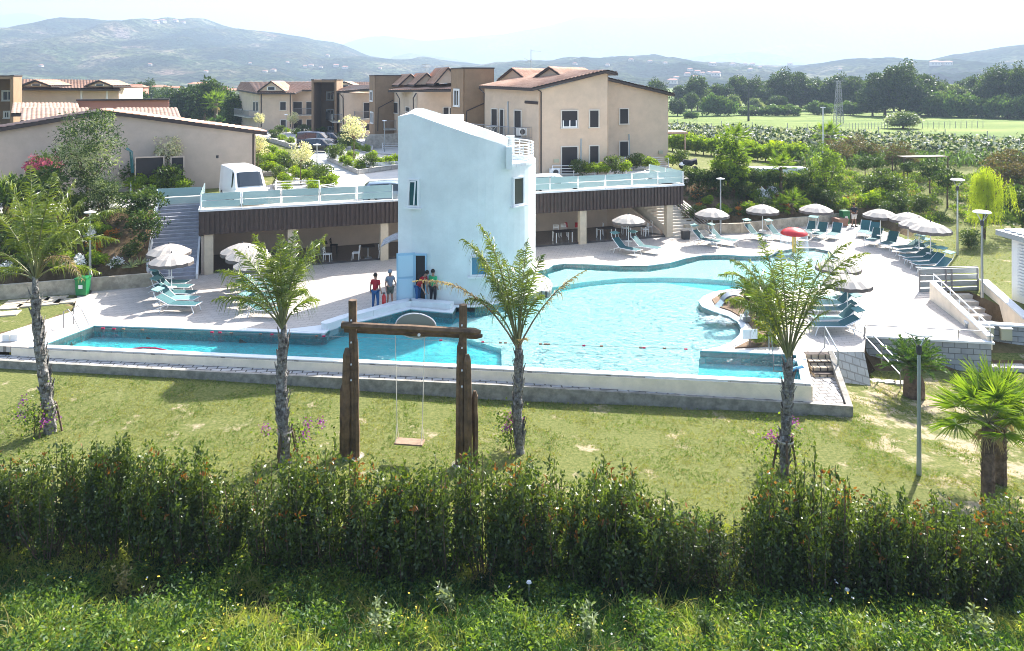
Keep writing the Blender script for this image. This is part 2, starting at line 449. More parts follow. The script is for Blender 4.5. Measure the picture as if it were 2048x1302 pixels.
def deck_mat():
    m = M['deck']; nt = m.node_tree; b = nt.nodes['Principled BSDF']
    tc = nt.nodes.new('ShaderNodeTexCoord'); br = nt.nodes.new('ShaderNodeTexBrick')
    br.inputs['Scale'].default_value = 1; br.inputs['Mortar Size'].default_value = .008; br.inputs['Brick Width'].default_value = .5; br.inputs['Row Height'].default_value = .25
    br.inputs['Color1'].default_value = (.50, .445, .395, 1); br.inputs['Color2'].default_value = (.44, .39, .345, 1); br.inputs['Mortar'].default_value = (.20, .175, .15, 1)
    mp = nt.nodes.new('ShaderNodeMapping'); mp.inputs['Rotation'].default_value = (0, 0, .2)
    nt.links.new(tc.outputs['Object'], mp.inputs[0]); nt.links.new(mp.outputs[0], br.inputs['Vector'])
    nt.links.new(br.outputs['Color'], b.inputs['Base Color'])
deck_mat()
tag(sheet_with_hole('pool_deck', deck_poly, [pool_poly], 0, 'deck', .25), kind='structure')
# white rim round the water, standing a little proud
def ring(poly, w, z0, z1, name, m, skip=None, kind='structure', parent=None):
    n = len(poly); mb = MB()
    outs = []
    ar = sum(poly[i][0]*poly[(i+1) % n][1]-poly[(i+1) % n][0]*poly[i][1] for i in range(n))
    sg = 1 if ar > 0 else -1
    for i in range(n):
        a, p, c = poly[i-1], poly[i], poly[(i+1) % n]
        d1 = Vector((p[0]-a[0], p[1]-a[1])).normalized(); d2 = Vector((c[0]-p[0], c[1]-p[1])).normalized()
        n1 = Vector((d1.y, -d1.x))*sg; n2 = Vector((d2.y, -d2.x))*sg
        nn = (n1+n2); nn = nn.normalized() if nn.length > .1 else n1
        k = min(1.6, 1/max(.4, nn.dot(n1)))
        outs.append((p[0]+nn.x*w*k, p[1]+nn.y*w*k))
    for i in range(n):
        j = (i+1) % n
        if skip and skip(i): continue
        a, c = poly[i], poly[j]; A, C = outs[i], outs[j]
        mb.add([(a[0], a[1], z0), (c[0], c[1], z0), (C[0], C[1], z0), (A[0], A[1], z0), (a[0], a[1], z1), (c[0], c[1], z1), (C[0], C[1], z1), (A[0], A[1], z1)],
               [(4, 5, 6, 7), (0, 1, 5, 4), (3, 7, 6, 2), (0, 4, 7, 3), (1, 2, 6, 5)])
    o = mb.build(name, m, parent)
    if kind: o['kind'] = kind
    return o
ring(pool_poly, .33, -.2, .035, 'pool_rim', 'white_coping')
# pool shell
mat('pool_tile', (.78, .90, .88), .5, var=.06, vscale=6)
shell = MB()
for i in range(len(pool_poly)):
    a, b = pool_poly[i], pool_poly[(i+1) % len(pool_poly)]
    shell.add([(a.x, a.y, -2.2), (b.x, b.y, -2.2), (b.x, b.y, -.01), (a.x, a.y, -.01)], [(0, 1, 2, 3)])
mat('pool_liner', (.03, .70, .76), .4, var=.08, vscale=4)
sh = shell.build('pool_wall', 'pool_liner'); sh['kind'] = 'structure'
def floor_sheet(px, z, name='pool_floor', world=False):
    poly = px if world else [G(x, y) for x, y in px]
    m = MB(); m.prism(poly, -2.3, z); o = m.build(name, 'pool_tile'); o['kind'] = 'structure'; return o
deep = MB(); deep.prism([(p.x, p.y) for p in pool_poly], -2.35, -.52); mat('pool_deep', (.20, .80, .84), .5, var=.08, vscale=3); o = deep.build('pool_floor', 'pool_deep'); o['kind'] = 'structure'
# shallow platform under the round part of the pool, reached by rounded steps
plat = [G(x, y) for x, y in [(1002, 684), (1004, 736), (1395, 756), (1398, 704), (1435, 699), (1470, 688), (1484, 670), (1486, 655), (1478, 643), (1455, 631), (1425, 622), (1400, 613), (1393, 603), (1405, 592),
        (1430, 583), (1465, 577), (1400, 566), (1330, 556), (1250, 556), (1180, 562), (1100, 578), (1060, 598), (1000, 614), (915, 632), (880, 650), (960, 672)]]
pf = MB(); pf.prism([(p.x, p.y) for p in plat], -1.6, -.30); o = pf.build('pool_floor', 'pool_tile'); o['kind'] = 'structure'
for k, (zz, pts) in enumerate([(-.26, [(1096, 540), (1130, 530), (1240, 535), (1300, 535), (1350, 527), (1400, 513), (1560, 510), (1560, 560), (1400, 548), (1330, 546), (1240, 548), (1160, 556), (1105, 566)]),
                               (-.16, [(1540, 512), (1560, 504), (1590, 498), (1630, 498), (1660, 504), (1676, 521), (1678, 545), (1660, 566), (1630, 576), (1590, 582), (1545, 579), (1560, 545)])]):
    q = MB(); q.prism([(p.x, p.y) for p in [G(x, y) for x, y in pts]], -1.6, zz); o = q.build('pool_floor', 'pool_tile'); o['kind'] = 'structure'
# water: rippled surface with clear, slightly blue body
def water_mat():
    m = bpy.data.materials.new('pool_water'); m.use_nodes = True; nt = m.node_tree; N = nt.nodes; L = nt.links
    for n in list(N):
        if n.type != 'OUTPUT_MATERIAL': N.remove(n)
    out = [n for n in N if n.type == 'OUTPUT_MATERIAL'][0]
    tr = N.new('ShaderNodeBsdfTransparent'); tr.inputs['Color'].default_value = (.93, .985, .99, 1)
    gl = N.new('ShaderNodeBsdfGlossy'); gl.inputs['Roughness'].default_value = .09
    fr = N.new('ShaderNodeFresnel'); fr.inputs['IOR'].default_value = 1.33
    mx = N.new('ShaderNodeMixShader'); L.new(fr.outputs[0], mx.inputs['Fac']); L.new(tr.outputs[0], mx.inputs[1]); L.new(gl.outputs[0], mx.inputs[2])
    tc = N.new('ShaderNodeTexCoord'); mp = N.new('ShaderNodeMapping'); mp.inputs['Scale'].default_value = (1, 1.7, 1); mp.inputs['Rotation'].default_value = (0, 0, .25)
    L.new(tc.outputs['Object'], mp.inputs['Vector'])
    n1 = N.new('ShaderNodeTexNoise'); n1.inputs['Scale'].default_value = 2.2; n1.inputs['Detail'].default_value = 3; n1.inputs['Distortion'].default_value = 1.2
    n2 = N.new('ShaderNodeTexNoise'); n2.inputs['Scale'].default_value = 7; n2.inputs['Detail'].default_value = 2
    L.new(mp.outputs[0], n1.inputs['Vector']); L.new(mp.outputs[0], n2.inputs['Vector'])
    ad = N.new('ShaderNodeMath'); ad.operation = 'MULTIPLY_ADD'; ad.inputs[1].default_value = .35; L.new(n2.outputs[0], ad.inputs[0]); L.new(n1.outputs[0], ad.inputs[2])
    bp = N.new('ShaderNodeBump'); bp.inputs['Strength'].default_value = 1; bp.inputs['Distance'].default_value = .34; L.new(ad.outputs[0], bp.inputs['Height'])
    L.new(bp.outputs[0], gl.inputs['Normal']); L.new(bp.outputs[0], fr.inputs['Normal'])
    L.new(mx.outputs[0], out.inputs['Surface'])
    va = N.new('ShaderNodeVolumeAbsorption'); va.inputs['Color'].default_value = (.10, .95, .97, 1); va.inputs['Density'].default_value = .45
    L.new(va.outputs[0], out.inputs['Volume'])
    M['pool_water'] = m
water_mat()
wp = MB()
cxm = sum(p.x for p in pool_poly)/len(pool_poly)
wp.prism([(p.x, p.y) for p in pool_poly], -2.1, -.04)
o = wp.build('pool_water', 'pool_water'); o['kind'] = 'structure'
# front retaining wall of the pool, paved strip, kerb
fw = MB()
fp = [(24, 693), (86, 697), (500, 716.2), (1000, 740), (1400, 758.5), (1622, 769.5)]
fpw = [G(x, y) for x, y in fp]
for a, b in zip(fpw, fpw[1:]): fw.wall((a.x, a.y+.02), (b.x, b.y+.02), -1.3, -.05, .12)
c0 = G(1622, 769.5); c1 = G(1607, 703)
fw.wall((c0.x, c0.y), (c1.x, c1.y), -1.3, -.05, .12)
tag(fw.build('pool_front_wall', 'cream_wall'), 'long cream plastered retaining wall along the front of the swimming pool', 'wall')
def brickmat(name, c1, c2, mo, bw, bh, ms=.02, scale=1, rot=0, rough=.9, coords='Object', vert=False, dark=None):
    m = mat(name, c1, rough); nt = m.node_tree; b = nt.nodes['Principled BSDF']
    tc = nt.nodes.new('ShaderNodeTexCoord'); br = nt.nodes.new('ShaderNodeTexBrick'); mp = nt.nodes.new('ShaderNodeMapping')
    mp.inputs['Rotation'].default_value = (R(90), 0, rot) if vert else (0, 0, rot)
    for k, v in (('Scale', scale), ('Mortar Size', ms), ('Brick Width', bw), ('Row Height', bh), ('Bias', 0), ('Mortar Smooth', .2)): br.inputs[k].default_value = v
    br.inputs['Color1'].default_value = (*c1, 1); br.inputs['Color2'].default_value = (*c2, 1); br.inputs['Mortar'].default_value = (*mo, 1)
    if vert:
        sp = nt.nodes.new('ShaderNodeSeparateXYZ'); cb = nt.nodes.new('ShaderNodeCombineXYZ'); nt.links.new(tc.outputs[coords], sp.inputs[0])
        nt.links.new(sp.outputs['X'], cb.inputs['X']); nt.links.new(sp.outputs['Z'], cb.inputs['Y']); nt.links.new(cb.outputs[0], br.inputs['Vector'])
    else:
        nt.links.new(tc.outputs[coords], mp.inputs[0]); nt.links.new(mp.outputs[0], br.inputs['Vector'])
    nz = nt.nodes.new('ShaderNodeTexNoise'); nz.inputs['Scale'].default_value = 3; nt.links.new(tc.outputs[coords], nz.inputs['Vector'])
    mu = nt.nodes.new('ShaderNodeMixRGB'); mu.blend_type = 'MULTIPLY'; mu.inputs['Fac'].default_value = .5
    nt.links.new(br.outputs['Color'], mu.inputs['Color1']); nt.links.new(nz.outputs['Fac'], mu.inputs['Color2'])
    gm = nt.nodes.new('ShaderNodeMixRGB'); gm.blend_type = 'ADD'; gm.inputs['Fac'].default_value = .25
    nt.links.new(mu.outputs[0], gm.inputs['Color1']); nt.links.new(br.outputs['Color'], gm.inputs['Color2'])
    nt.links.new(gm.outputs[0], b.inputs['Base Color'])
    bp = nt.nodes.new('ShaderNodeBump'); bp.inputs['Strength'].default_value = .6; bp.inputs['Distance'].default_value = .02; bp.invert = True
    nt.links.new(br.outputs['Fac'], bp.inputs['Height']); nt.links.new(bp.outputs[0], b.inputs['Normal'])
    return m
brickmat('pavers', (.48, .46, .44), (.36, .35, .35), (.10, .09, .08), .42, .28, .03, rot=-.12)
brickmat('pavers_light', (.60, .56, .50), (.54, .50, .45), (.38, .34, .29), .3, .2, .02, rot=.2)
brickmat('blocks', (.36, .37, .38), (.28, .29, .30), (.15, .15, .15), .5, .25, .018, vert=True)
brickmat('step_stone', (.55, .46, .34), (.42, .34, .24), (.08, .06, .05), .3, .25, .03, vert=True)
brickmat('plot_stone', (.46, .44, .40), (.38, .36, .33), (.18, .17, .15), .8, .3, .012, vert=True)
pv = MB()
def zk_(x): return float(np.interp(x, [-21, -7, -.5, 2.5, 5.4, 12], [-.37, -.38, -.42, -.52, -.59, -.63]))
zk = zk_
kin = [G(x, y, z) for x, y, z in [(-40, 719, -.37), (60, 725, -.37), (300, 738, -.375), (500, 748, -.38), (1000, 771, -.42), (1150, 780, -.52), (1300, 789, -.59), (1500, 801, -.62), (1700, 813, -.63)]]
wl = [G(x, y) for x, y in fp]
strip = [(G(0, 697).x-2, wl[0].y+.1)]+[(p.x, p.y+.02) for p in wl]+[(c1.x, c1.y), G(1664, 703)[:2], (kin[-1].x-.2, kin[-1].y)]+[(p.x, p.y) for p in kin[::-1]]
pv.prism(strip, -1.4, lambda x, y: zk_(x))
tag(pv.build('paved_path', 'pavers'), kind='structure')
kb = MB()
for a, b in zip(kin, kin[1:]): kb.wall((a.x, a.y), (b.x, b.y), -1.4, a.z+.04, .15, z1b=b.z+.04)
a = kin[-1]; b = G(1672, 735, -.3); b2 = G(1662, 704, 0)
kb.wall((a.x, a.y), (b.x, b.y), -1.4, -.62, .22, z1b=-.25); kb.wall((b.x, b.y), (b2.x, b2.y), -1.4, -.25, .22, z1b=.06)
tag(kb.build('kerb', 'kerb_dark'), 'low grey concrete kerb between the paved strip and the lawn', 'kerb')
# stone steps beside the kerb
st = MB()
pa, pb = G(1608, 703), G(1660, 703); qa, qb = G(1633, 760, -.66), G(1674, 760, -.66)
ns = 4
for k in range(ns):
    t0, t1 = k/ns, (k+1)/ns
    a = pa.lerp(Vector((qa.x, qa.y, 0)), t0*.86); b = pb.lerp(Vector((qb.x, qb.y, 0)), t0*.86); c = pb.lerp(Vector((qb.x, qb.y, 0)), t1*.86); d = pa.lerp(Vector((qa.x, qa.y, 0)), t1*.86)
    st.prism([(a.x, a.y), (d.x, d.y), (c.x, c.y), (b.x, b.y)], -1.3, -.02-k*.16)
ty = thing('stone_steps', 'short flight of pale stone steps going down beside the pool corner', 'steps')
st.build('steps', 'step_stone', ty)
# sloping paved path right of the steps
rp = MB(); ra, rb, rc, rd = G(1670, 703), G(1728, 703), G(1742, 771, -1.12), G(1690, 771, -1.12)
rp.add([(ra.x, ra.y, -.01), (rb.x, rb.y, -.01), (rc.x, rc.y, -1.12), (rd.x, rd.y, -1.12), (ra.x, ra.y, -1.6), (rb.x, rb.y, -1.6), (rc.x, rc.y, -1.6), (rd.x, rd.y, -1.6)],
       [(0, 3, 2, 1), (0, 4, 7, 3), (3, 7, 6, 2), (2, 6, 5, 1)])
tag(rp.build('ramp_path', 'pavers_light'), kind='structure')
# stepping slabs on the lawn
def slab(px, py, w, l, rz, z, label, name='paving_slab'):
    p = G(px, py, z); s = MB().box((0, 0, 0), (w, l, .08), rz)
    return s
for k, (px, py, z) in enumerate([(20, 612, 0), (60, 607, 0), (98, 604, 0), (132, 600, 0), (34, 602, 0), (76, 599, 0), (112, 595, 0), (15, 625, 0)]):
    p = G(px, py, z+.03); o = MB().box((0, 0, 0), (1.0, .8, .07), .2+.1*(k % 3)).build('paving_slab', 'old_wall', loc=p-Vector((0, 0, .055)))
    tag(o, 'flat stone slab set in the dry lawn beside the low garden wall', 'paving slab', 'stone slabs laid in the dry lawn')
for k, (px, py) in enumerate([(1752, 762), (1778, 764), (1800, 766)]):
    p = G(px, py, -1.2); o = MB().box((0, 0, 0), (.5, .35, .07), .1).build('paving_slab', 'pavers_light', loc=p)
    tag(o, 'small paving slab in the lawn near the stubby cycad', 'paving slab', 'small slabs near the cycad')
# ---- parking level
mp_poly = [T(-2.9, 5.3), T(33.6, 5.3), Vector((14.5, 61, 0)), Vector((14.6, 66, 0)), Vector((15, 95, 0)), Vector((6, 122, 0)), Vector((-45, 122, 0)), Vector((-22, 84, 0)), Vector((-18.2, 60, 0)), Vector((-19.5, 53, 0)), Vector((-40, 47, 0)), Vector((-40, 44, 0)), Vector((-27, 45.6, 0))]
tag(MB().prism([(p.x, p.y) for p in mp_poly], 3.2, PZ+.03).build('parking_area', 'parking'), kind='structure')
# ================= terrace over the bar =================
tr = thing('terrace', 'long raised terrace with ribbed dark brown fascia over an open shaded bar', 'terrace')
def rib_fascia(mb, a, b, z0, z1, step=.27):
    L = (b-a).length; d = (b-a)/L; nrm = Vector((d.y, -d.x, 0))
    mb.wall((a.x, a.y), (b.x, b.y), z0, z1, .08)
    n = int(L/step)
    for i in range(n):
        p = a+d*(i+.5)*L/n+nrm*.06
        mb.box((p.x, p.y, (z0+z1)/2), (L/n*.55, .09, z1-z0-.02), math.atan2(d.y, d.x))
fa = MB(); rib_fascia(fa, T(0, 0), T(32.9, 0), 2.4, 3.78); rib_fascia(fa, T(0, 4.9), T(0, .05), 2.3, 3.78); rib_fascia(fa, T(32.95, .05), T(32.95, 5), 2.4, 3.78)
fa.build('fascia', 'brown_clad', tr)
sl = MB(); sl.prism([tuple(T(u, v)[:2]) for u, v in ((.06, .06), (32.85, .06), (32.85, 5.6), (.06, 5.6))], 2.9, 3.55); sl.build('slab', 'cream_wall', tr)
cp = MB(); 
for a, b in ((T(-.05, .0), T(33, .0)), (T(0, 5), T(0, .1)), (T(32.95, .1), T(32.95, 5))): cp.wall((a.x, a.y), (b.x, b.y), 3.785, 3.9, .26)
cp.build('coping', 'white_coping', tr)
bw = MB(); bw.wall(T(-.1, 5.0)[:2], T(11, 5.0)[:2], 0, 2.9, .2); bw.wall(T(20, 5.0)[:2], T(29.2, 5.0)[:2], 0, 2.9, .2); bw.wall(T(11, 4.99)[:2], T(20, 4.99)[:2], 0, 2.9, .2)
bw.wall(T(.1, .25)[:2], T(.1, 4.9)[:2], 0, 2.3, .15)
# slanted flank wall under the right stairs
a, b = T(29.2, 4.95), T(30.2, 1.0)
bw.add([(*T(29.2, 4.9)[:2], 0), (*T(31.6, 1.0)[:2], 0), (*T(31.6, 1.0)[:2], .3), (*T(29.2, 4.9)[:2], 2.9), (*T(29.4, 4.9)[:2], 0), (*T(31.8, 1.0)[:2], 0), (*T(31.8, 1.0)[:2], .3), (*T(29.4, 4.9)[:2], 2.9)],
       [(0, 1, 2, 3), (5, 4, 7, 6), (3, 2, 6, 7), (1, 5, 6, 2)])
bw.build('wall', 'grey_render', tr)
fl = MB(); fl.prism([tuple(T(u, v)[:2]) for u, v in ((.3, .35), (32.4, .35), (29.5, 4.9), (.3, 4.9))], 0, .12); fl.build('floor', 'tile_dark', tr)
for u in (.45, 5.2, 10.9, 19.6, 24.9, 31.9):
    p = T(u, .3); MB().box((p.x, p.y, 1.2), (.5, .4, 2.4), R(19.65)).build('pier', 'pier_beige', tr)
# glass balustrades
mat('glass_rail', (.40, .56, .56), .12, spec=.8, alpha=.82)
def balustrade(name, label, pts, z, h=.95, step=2.1, gap=True, group=None, pm='glass_rail'):
    t = thing(name, label, 'railing', group=group)
    pp = MB(); gl = []
    for a, b in zip(pts, pts[1:]):
        L = (b-a).length; n = max(1, round(L/step)); d = (b-a)/L
        for i in range(n+1):
            p = a+d*L*i/n; q = MB().box((p.x, p.y, p.z+z+h/2-.05), (.05, .06, h+.05), math.atan2(d.y, d.x)); q.build('post', 'white_paint', t)
        for i in range(n):
            p = a+d*(L*i/n+.06); q = a+d*(L*(i+1)/n-.06)
            g_ = MB(); 
            g_.wall((p.x, p.y), (q.x, q.y), p.z+z+.12, p.z+z+h*.52, .015, z1b=q.z+z+h*.52, z0b=q.z+z+.12); g_.wall((p.x, p.y), (q.x, q.y), p.z+z+h*.56, p.z+z+h, .015, z1b=q.z+z+h, z0b=q.z+z+h*.56)
            g_.build('panel', pm, t)
    return t
balustrade('glass_railing', 'pale green glass railing on the terrace edge between the stairs and the blue tower', [T(0, 4.9), T(0, 0), T(11.4, 0)], 3.9, group='glass railings of the terrace')
balustrade('glass_railing', 'pale green glass railing on the terrace edge between the blue tower and the beige house', [T(20.2, 0), T(32.95, 0), T(32.95, 4.9)], 3.9, group='glass railings of the terrace')
balustrade('glass_railing', 'tall glass screen across the head of the grey stairs', [T(-2.9, 5.35), T(-.15, 5.35)], 3.3, h=1.25, group='glass railings of the terrace')
# stairs left of the terrace
stt = thing('staircase', 'wide grey stone stairs climbing to the terrace beside two parasols', 'stairs')
s1 = MB(); n = 20
for k in range(n):
    v0, v1 = -.6+k*.29, 5.6
    s1.prism([tuple(T(u, v)[:2]) for u, v in ((-2.75, v0), (-.25, v0), (-.25, v1), (-2.75, v1))], -.3 if k == 0 else (k)*.172, (k+1)*.172-.012*(0))
s1.build('steps', 'stair_stone', stt)
s2 = MB()
for u in (-2.83, -.17):
    a, b = T(u, -.7), T(u, 5.6); s2.wall(a[:2], b[:2], -.3, .28, .12, z1b=3.75)
s2.build('stringer', 'white_coping', stt)
s2b = MB().tube([T(-2.83, -.6, 1.0), T(-2.83, 5.3, 4.5)], .03); 
for k in range(6): s2b.tube([T(-2.83, -.6+k*1.15, .2+k*.68), T(-2.83, -.6+k*1.15, 1.02+k*.68)], .02)
s2b.build('handrail', 'grey_metal', stt)
# stairs right of the terrace
str_ = thing('staircase', 'pale stone stairs rising beside the terrace towards the garden, under the railing', 'stairs')
s3 = MB(); n = 19
for k in range(n):
    v0, v1 = -.2+k*.3, 5.8
    s3.prism([tuple(T(u, v)[:2]) for u, v in ((32.2-v0*.32, v0), (35.0-v0*.36, v0), (35.0-v1*.36, v1), (32.2-v1*.32, v1))], -.2 if k == 0 else k*.17, (k+1)*.17)
s3.build('steps', 'stair_beige', str_)
s4 = MB()
def rl(u0, u1, v0, v1, z0, z1, rows=5, h=.95):
    for k in range(rows): 
        f_ = (k+1)/rows*h
        s4.tube([T(u0, v0, z0+f_), T(u1, v1, z1+f_)], .022 if k < rows-1 else .03, 6)
    for k in range(6):
        t = k/5; p = T(u0+(u1-u0)*t, v0+(v1-v0)*t, z0+(z1-z0)*t); s4.tube([p, p+Vector((0, 0, h))], .025, 6)
rl(35.1, 33.0, 0, 5.8, .1, 3.3); s4.build('handrail', 'rail_steel', str_)
s5 = MB(); s5.wall(T(35.1, -.1)[:2], T(33.05, 5.8)[:2], -.2, .2, .15, z1b=3.4); s5.build('stringer', 'cream_wall', str_)
# ================= the tower =================
tw = thing('round_tower', 'pale blue round tower with a slanting top standing at the water edge', 'tower')
cc = Vector((-2.3, 42.35)); rr = 3.62
outl = []
for k in range(0, 40):
    a_ = R(-88+k*(270-10)/39); outl.append((cc.x+rr*math.cos(a_), cc.y+rr*math.sin(a_)))
outl = [p for p in outl]
outl += [(-5.95, 41.6), (-5.98, 39.35), (-5.2, 39.0), (-4.2, 38.8), (-3.3, 38.72)]
def ztop(x, y):
    if x < -.15 or y > 44: 
        return 9.95-max(0, (x+5.6))*.36 if x > -5.6 else 9.95-(-5.6-x)*.9
    return 7.0
no = len(outl)
tb = MB(); TH = .3
inn = []
for i, p in enumerate(outl):
    c_ = Vector((-2.5, 42)); d = (Vector(p)-c_); inn.append(tuple(c_+d*(1-TH/d.length)))
for i in range(no):
    j = (i+1) % no; a, b, ai, bi = outl[i], outl[j], inn[i], inn[j]
    mx_ = ((a[0]+b[0])/2, (a[1]+b[1])/2)
    notch = mx_[0] > -.15 and mx_[1] < 45.3
    if notch: za = zb = 7.0
    else: za, zb = (9.95-max(0, a[0]+5.6)*.345 if a[0] > -5.6 else 9.95-(-5.6-a[0])*.8), (9.95-max(0, b[0]+5.6)*.345 if b[0] > -5.6 else 9.95-(-5.6-b[0])*.8)
    tb.cm = 0
    tb.add([(*a, -1.9), (*b, -1.9), (*b, zb), (*a, za)], [(0, 1, 2, 3)])
    tb.add([(*ai, 6), (*bi, 6), (*bi, zb), (*ai, za)], [(3, 2, 1, 0)])
    tb.cm = 1
    tb.add([(*a, za), (*b, zb), (*bi, zb), (*ai, za)], [(0, 1, 2, 3)])
    tb.cm = 0
# cheek of the notch
tb.build('wall', ['tower_paint', 'white_coping'], tw)
ck = MB()
pn = [p for p in outl if p[0] > -.15 and p[1] < 45.3]
ck.wall((-.15, 38.98), (-.15, 39.5), 6.9, 8.07, .3); ck.box((-.1, 45.35, 7.6), (.5, .3, 1.2)); ck.build('parapet_end', 'tower_paint', tw)
MB().prism([(p[0], p[1]) for p in inn], 6.6, 6.85).build('roof_deck', 'white_coping', tw)
lp = MB(); lp.box((-3.6, 43.9, 9.35), (1.5, 1.2, .35)); lp.build('roof_hatch', 'white_coping', tw)
lg = MB()
arc = [(cc.x+(rr-.12)*math.cos(R(a_)), cc.y+(rr-.12)*math.sin(R(a_))) for a_ in range(-52, 62, 6)]
for k in range(len(arc)-1): lg.wall(arc[k], arc[k+1], 6.96, 7.12, .3)
lg.build('ledge', 'white_coping', tw)
rw = MB()
for zz in (7.25, 7.41, 7.57, 7.73, 7.89, 8.05): rw.tube([(x, y, zz) for x, y in arc], .022 if zz < 8 else .035, 6)
for x, y in arc[::3]: rw.tube([(x, y, 7.1), (x, y, 8.05)], .03, 6)
rw.build('railing', 'white_paint', tw)
def outline_hit(px, py):
    best = None
    for i in range(no):
        a, b = outl[i], outl[(i+1) % no]
        dx = (px-CX)/F; ex, ey = b[0]-a[0], b[1]-a[1]; den = dx*ey-ex
        if abs(den) < 1e-6: continue
        t = (a[0]*ey-a[1]*ex)/den; s_ = ((dx*t-a[0])*ex+(t-a[1])*ey)/(ex*ex+ey*ey)
        if -1e-6 <= s_ <= 1+1e-6 and (best is None or t < best[0]): best = (t, dx*t, H-(py-HY)/F*t, math.atan2(ey, ex))
    return best
def tower_window(px0, py0, px1, py1, glass, label, tilt=0):
    t0 = outline_hit(px0, py0); t1 = outline_hit(px1, py1); t2 = outline_hit(px0, py1)
    xm, ym = (t0[1]+t1[1])/2, (t0[0]+t1[0])/2; w = math.hypot(t1[1]-t0[1], t1[0]-t0[0]); h = t0[2]-t2[2]; zc = (t0[2]+t2[2])/2; ang = math.atan2(t1[0]-t0[0], t1[1]-t0[1])
    nrm = Vector((math.sin(ang), -math.cos(ang)))
    f_ = MB(); wx = .09
    def bx(u, z, a, b_, o=.05, d=.14): f_.box((xm+math.cos(ang)*u+nrm.x*o, ym+math.sin(ang)*u+nrm.y*o, z), (a, d, b_), ang)
    bx(0, zc+h/2-.04, w, .09); bx(0, zc-h/2+.04, w, .09); bx(-w/2+.045, zc, wx, h-.18); bx(w/2-.045, zc, wx, h-.18)
    bx(0, zc-h/2-.05, w+.25, .07, .1, .26)
    fo = f_.build('window', 'white_paint', tw); fo['label'] = label
    g_ = MB().box((xm+nrm.x*.035, ym+nrm.y*.035, zc), (w-.18, .08, h-.18), ang); g_.build('pane', glass, fo)
    if tilt:
        s_ = MB(); u = -w*.1
        for du in (-w*.26, w*.26): s_.box((xm+math.cos(ang)*(u+du)+nrm.x*.16, ym+math.sin(ang)*(u+du)+nrm.y*.16, zc), (.06, .05, h-.2), ang, ry=R(4), )
        s_.box((xm+nrm.x*.16+math.cos(ang)*u, ym+nrm.y*.16+math.sin(ang)*u, zc+h/2-.13), (w*.55, .05, .06), ang)
        s_.build('sash', 'white_paint', fo)
tower_window(817, 357, 839, 413, 'glass_teal', 'narrow white window standing tilted open', 1)
tower_window(1024, 355, 1046, 412, 'glass_dark', 'narrow white window with one half open')
tower_window(940, 511, 974, 552, 'glass_blue', 'low wide window with a blue pane')
# doorway with its open pale leaf
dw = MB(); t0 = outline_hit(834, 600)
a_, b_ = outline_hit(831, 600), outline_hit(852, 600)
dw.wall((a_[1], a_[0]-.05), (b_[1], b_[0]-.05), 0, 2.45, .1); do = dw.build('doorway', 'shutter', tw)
fr_ = MB(); 
for q in (a_, b_): fr_.box((q[1], q[0]-.1, 1.24), (.07, .14, 2.5))
fr_.box(((a_[1]+b_[1])/2, (a_[0]+b_[0])/2-.1, 2.52), (.65, .14, .08)); fr_.build('frame', 'door_blue', do)
pl = MB(); p0 = Vector((a_[1], a_[0]-.15)); p1 = Vector((D(793, 600, 38.6).x, 38.6))
pl.wall(p0, p1, .1, 2.62, .06); dl = pl.build('door', 'door_blue', tw)
dn = (p1-p0).normalized(); 
dt = MB()
for z0_, z1_ in ((.2, 1.3), (1.42, 2.5)):
    q0, q1 = p0+dn*.1+Vector((0, -.045)), p1-dn*.1+Vector((0, -.045)); dt.wall(q0, q1, z0_, z1_, .03)
dt.build('panel', 'door_panel', dl)
rg = MB()  # path round the foot of the tower, right side
ring_o = [(cc.x+(rr+.95)*math.cos(R(a_)), cc.y+(rr+.95)*math.sin(R(a_))) for a_ in range(-20, 75, 6)]
ring_i = [(cc.x+(rr-.02)*math.cos(R(a_)), cc.y+(rr-.02)*math.sin(R(a_))) for a_ in range(-20, 75, 6)]
rg.prism(ring_o+ring_i[::-1], -1.5, .05); tag(rg.build('path', 'pavers'), kind='structure')
pd = MB(); pts = [G(1034, 601), G(1064, 590), G(1084, 582), G(1092, 570), G(1086, 557), G(1066, 548), G(1050, 560), G(1040, 580)]
pd.prism([(p.x, p.y) for p in pts], -1.5, .06); tag(pd.build('path', 'white_coping'), kind='structure')
mat('awning_cloth', (.30, .30, .31), .8, var=.3, vscale=6)
aw = MB(); pa_ = D(764, 486, 41.2); pb_ = D(803, 470, 41.2)
for k in range(8):
    t0_, t1_ = k/8, (k+1)/8
    def ac(t, dy): return (pa_.x+(pb_.x-pa_.x)*t, 41.2+dy, pa_.z+(pb_.z-pa_.z)*math.sin(t*1.4)+dy*.15)
    aw.add([ac(t0_, -.5), ac(t1_, -.5), ac(t1_, .6), ac(t0_, .6), tuple(Vector(ac(t0_, -.5))-Vector((0, 0, .06))), tuple(Vector(ac(t1_, -.5))-Vector((0, 0, .06))), tuple(Vector(ac(t1_, .6))-Vector((0, 0, .06))), tuple(Vector(ac(t0_, .6))-Vector((0, 0, .06)))], [(0, 1, 2, 3), (7, 6, 5, 4), (0, 4, 5, 1), (3, 2, 6, 7), (0, 3, 7, 4)])
tag(aw.build('awning', 'awning_cloth'), 'small grey cloth awning over the serving hatch beside the tower door', 'awning')
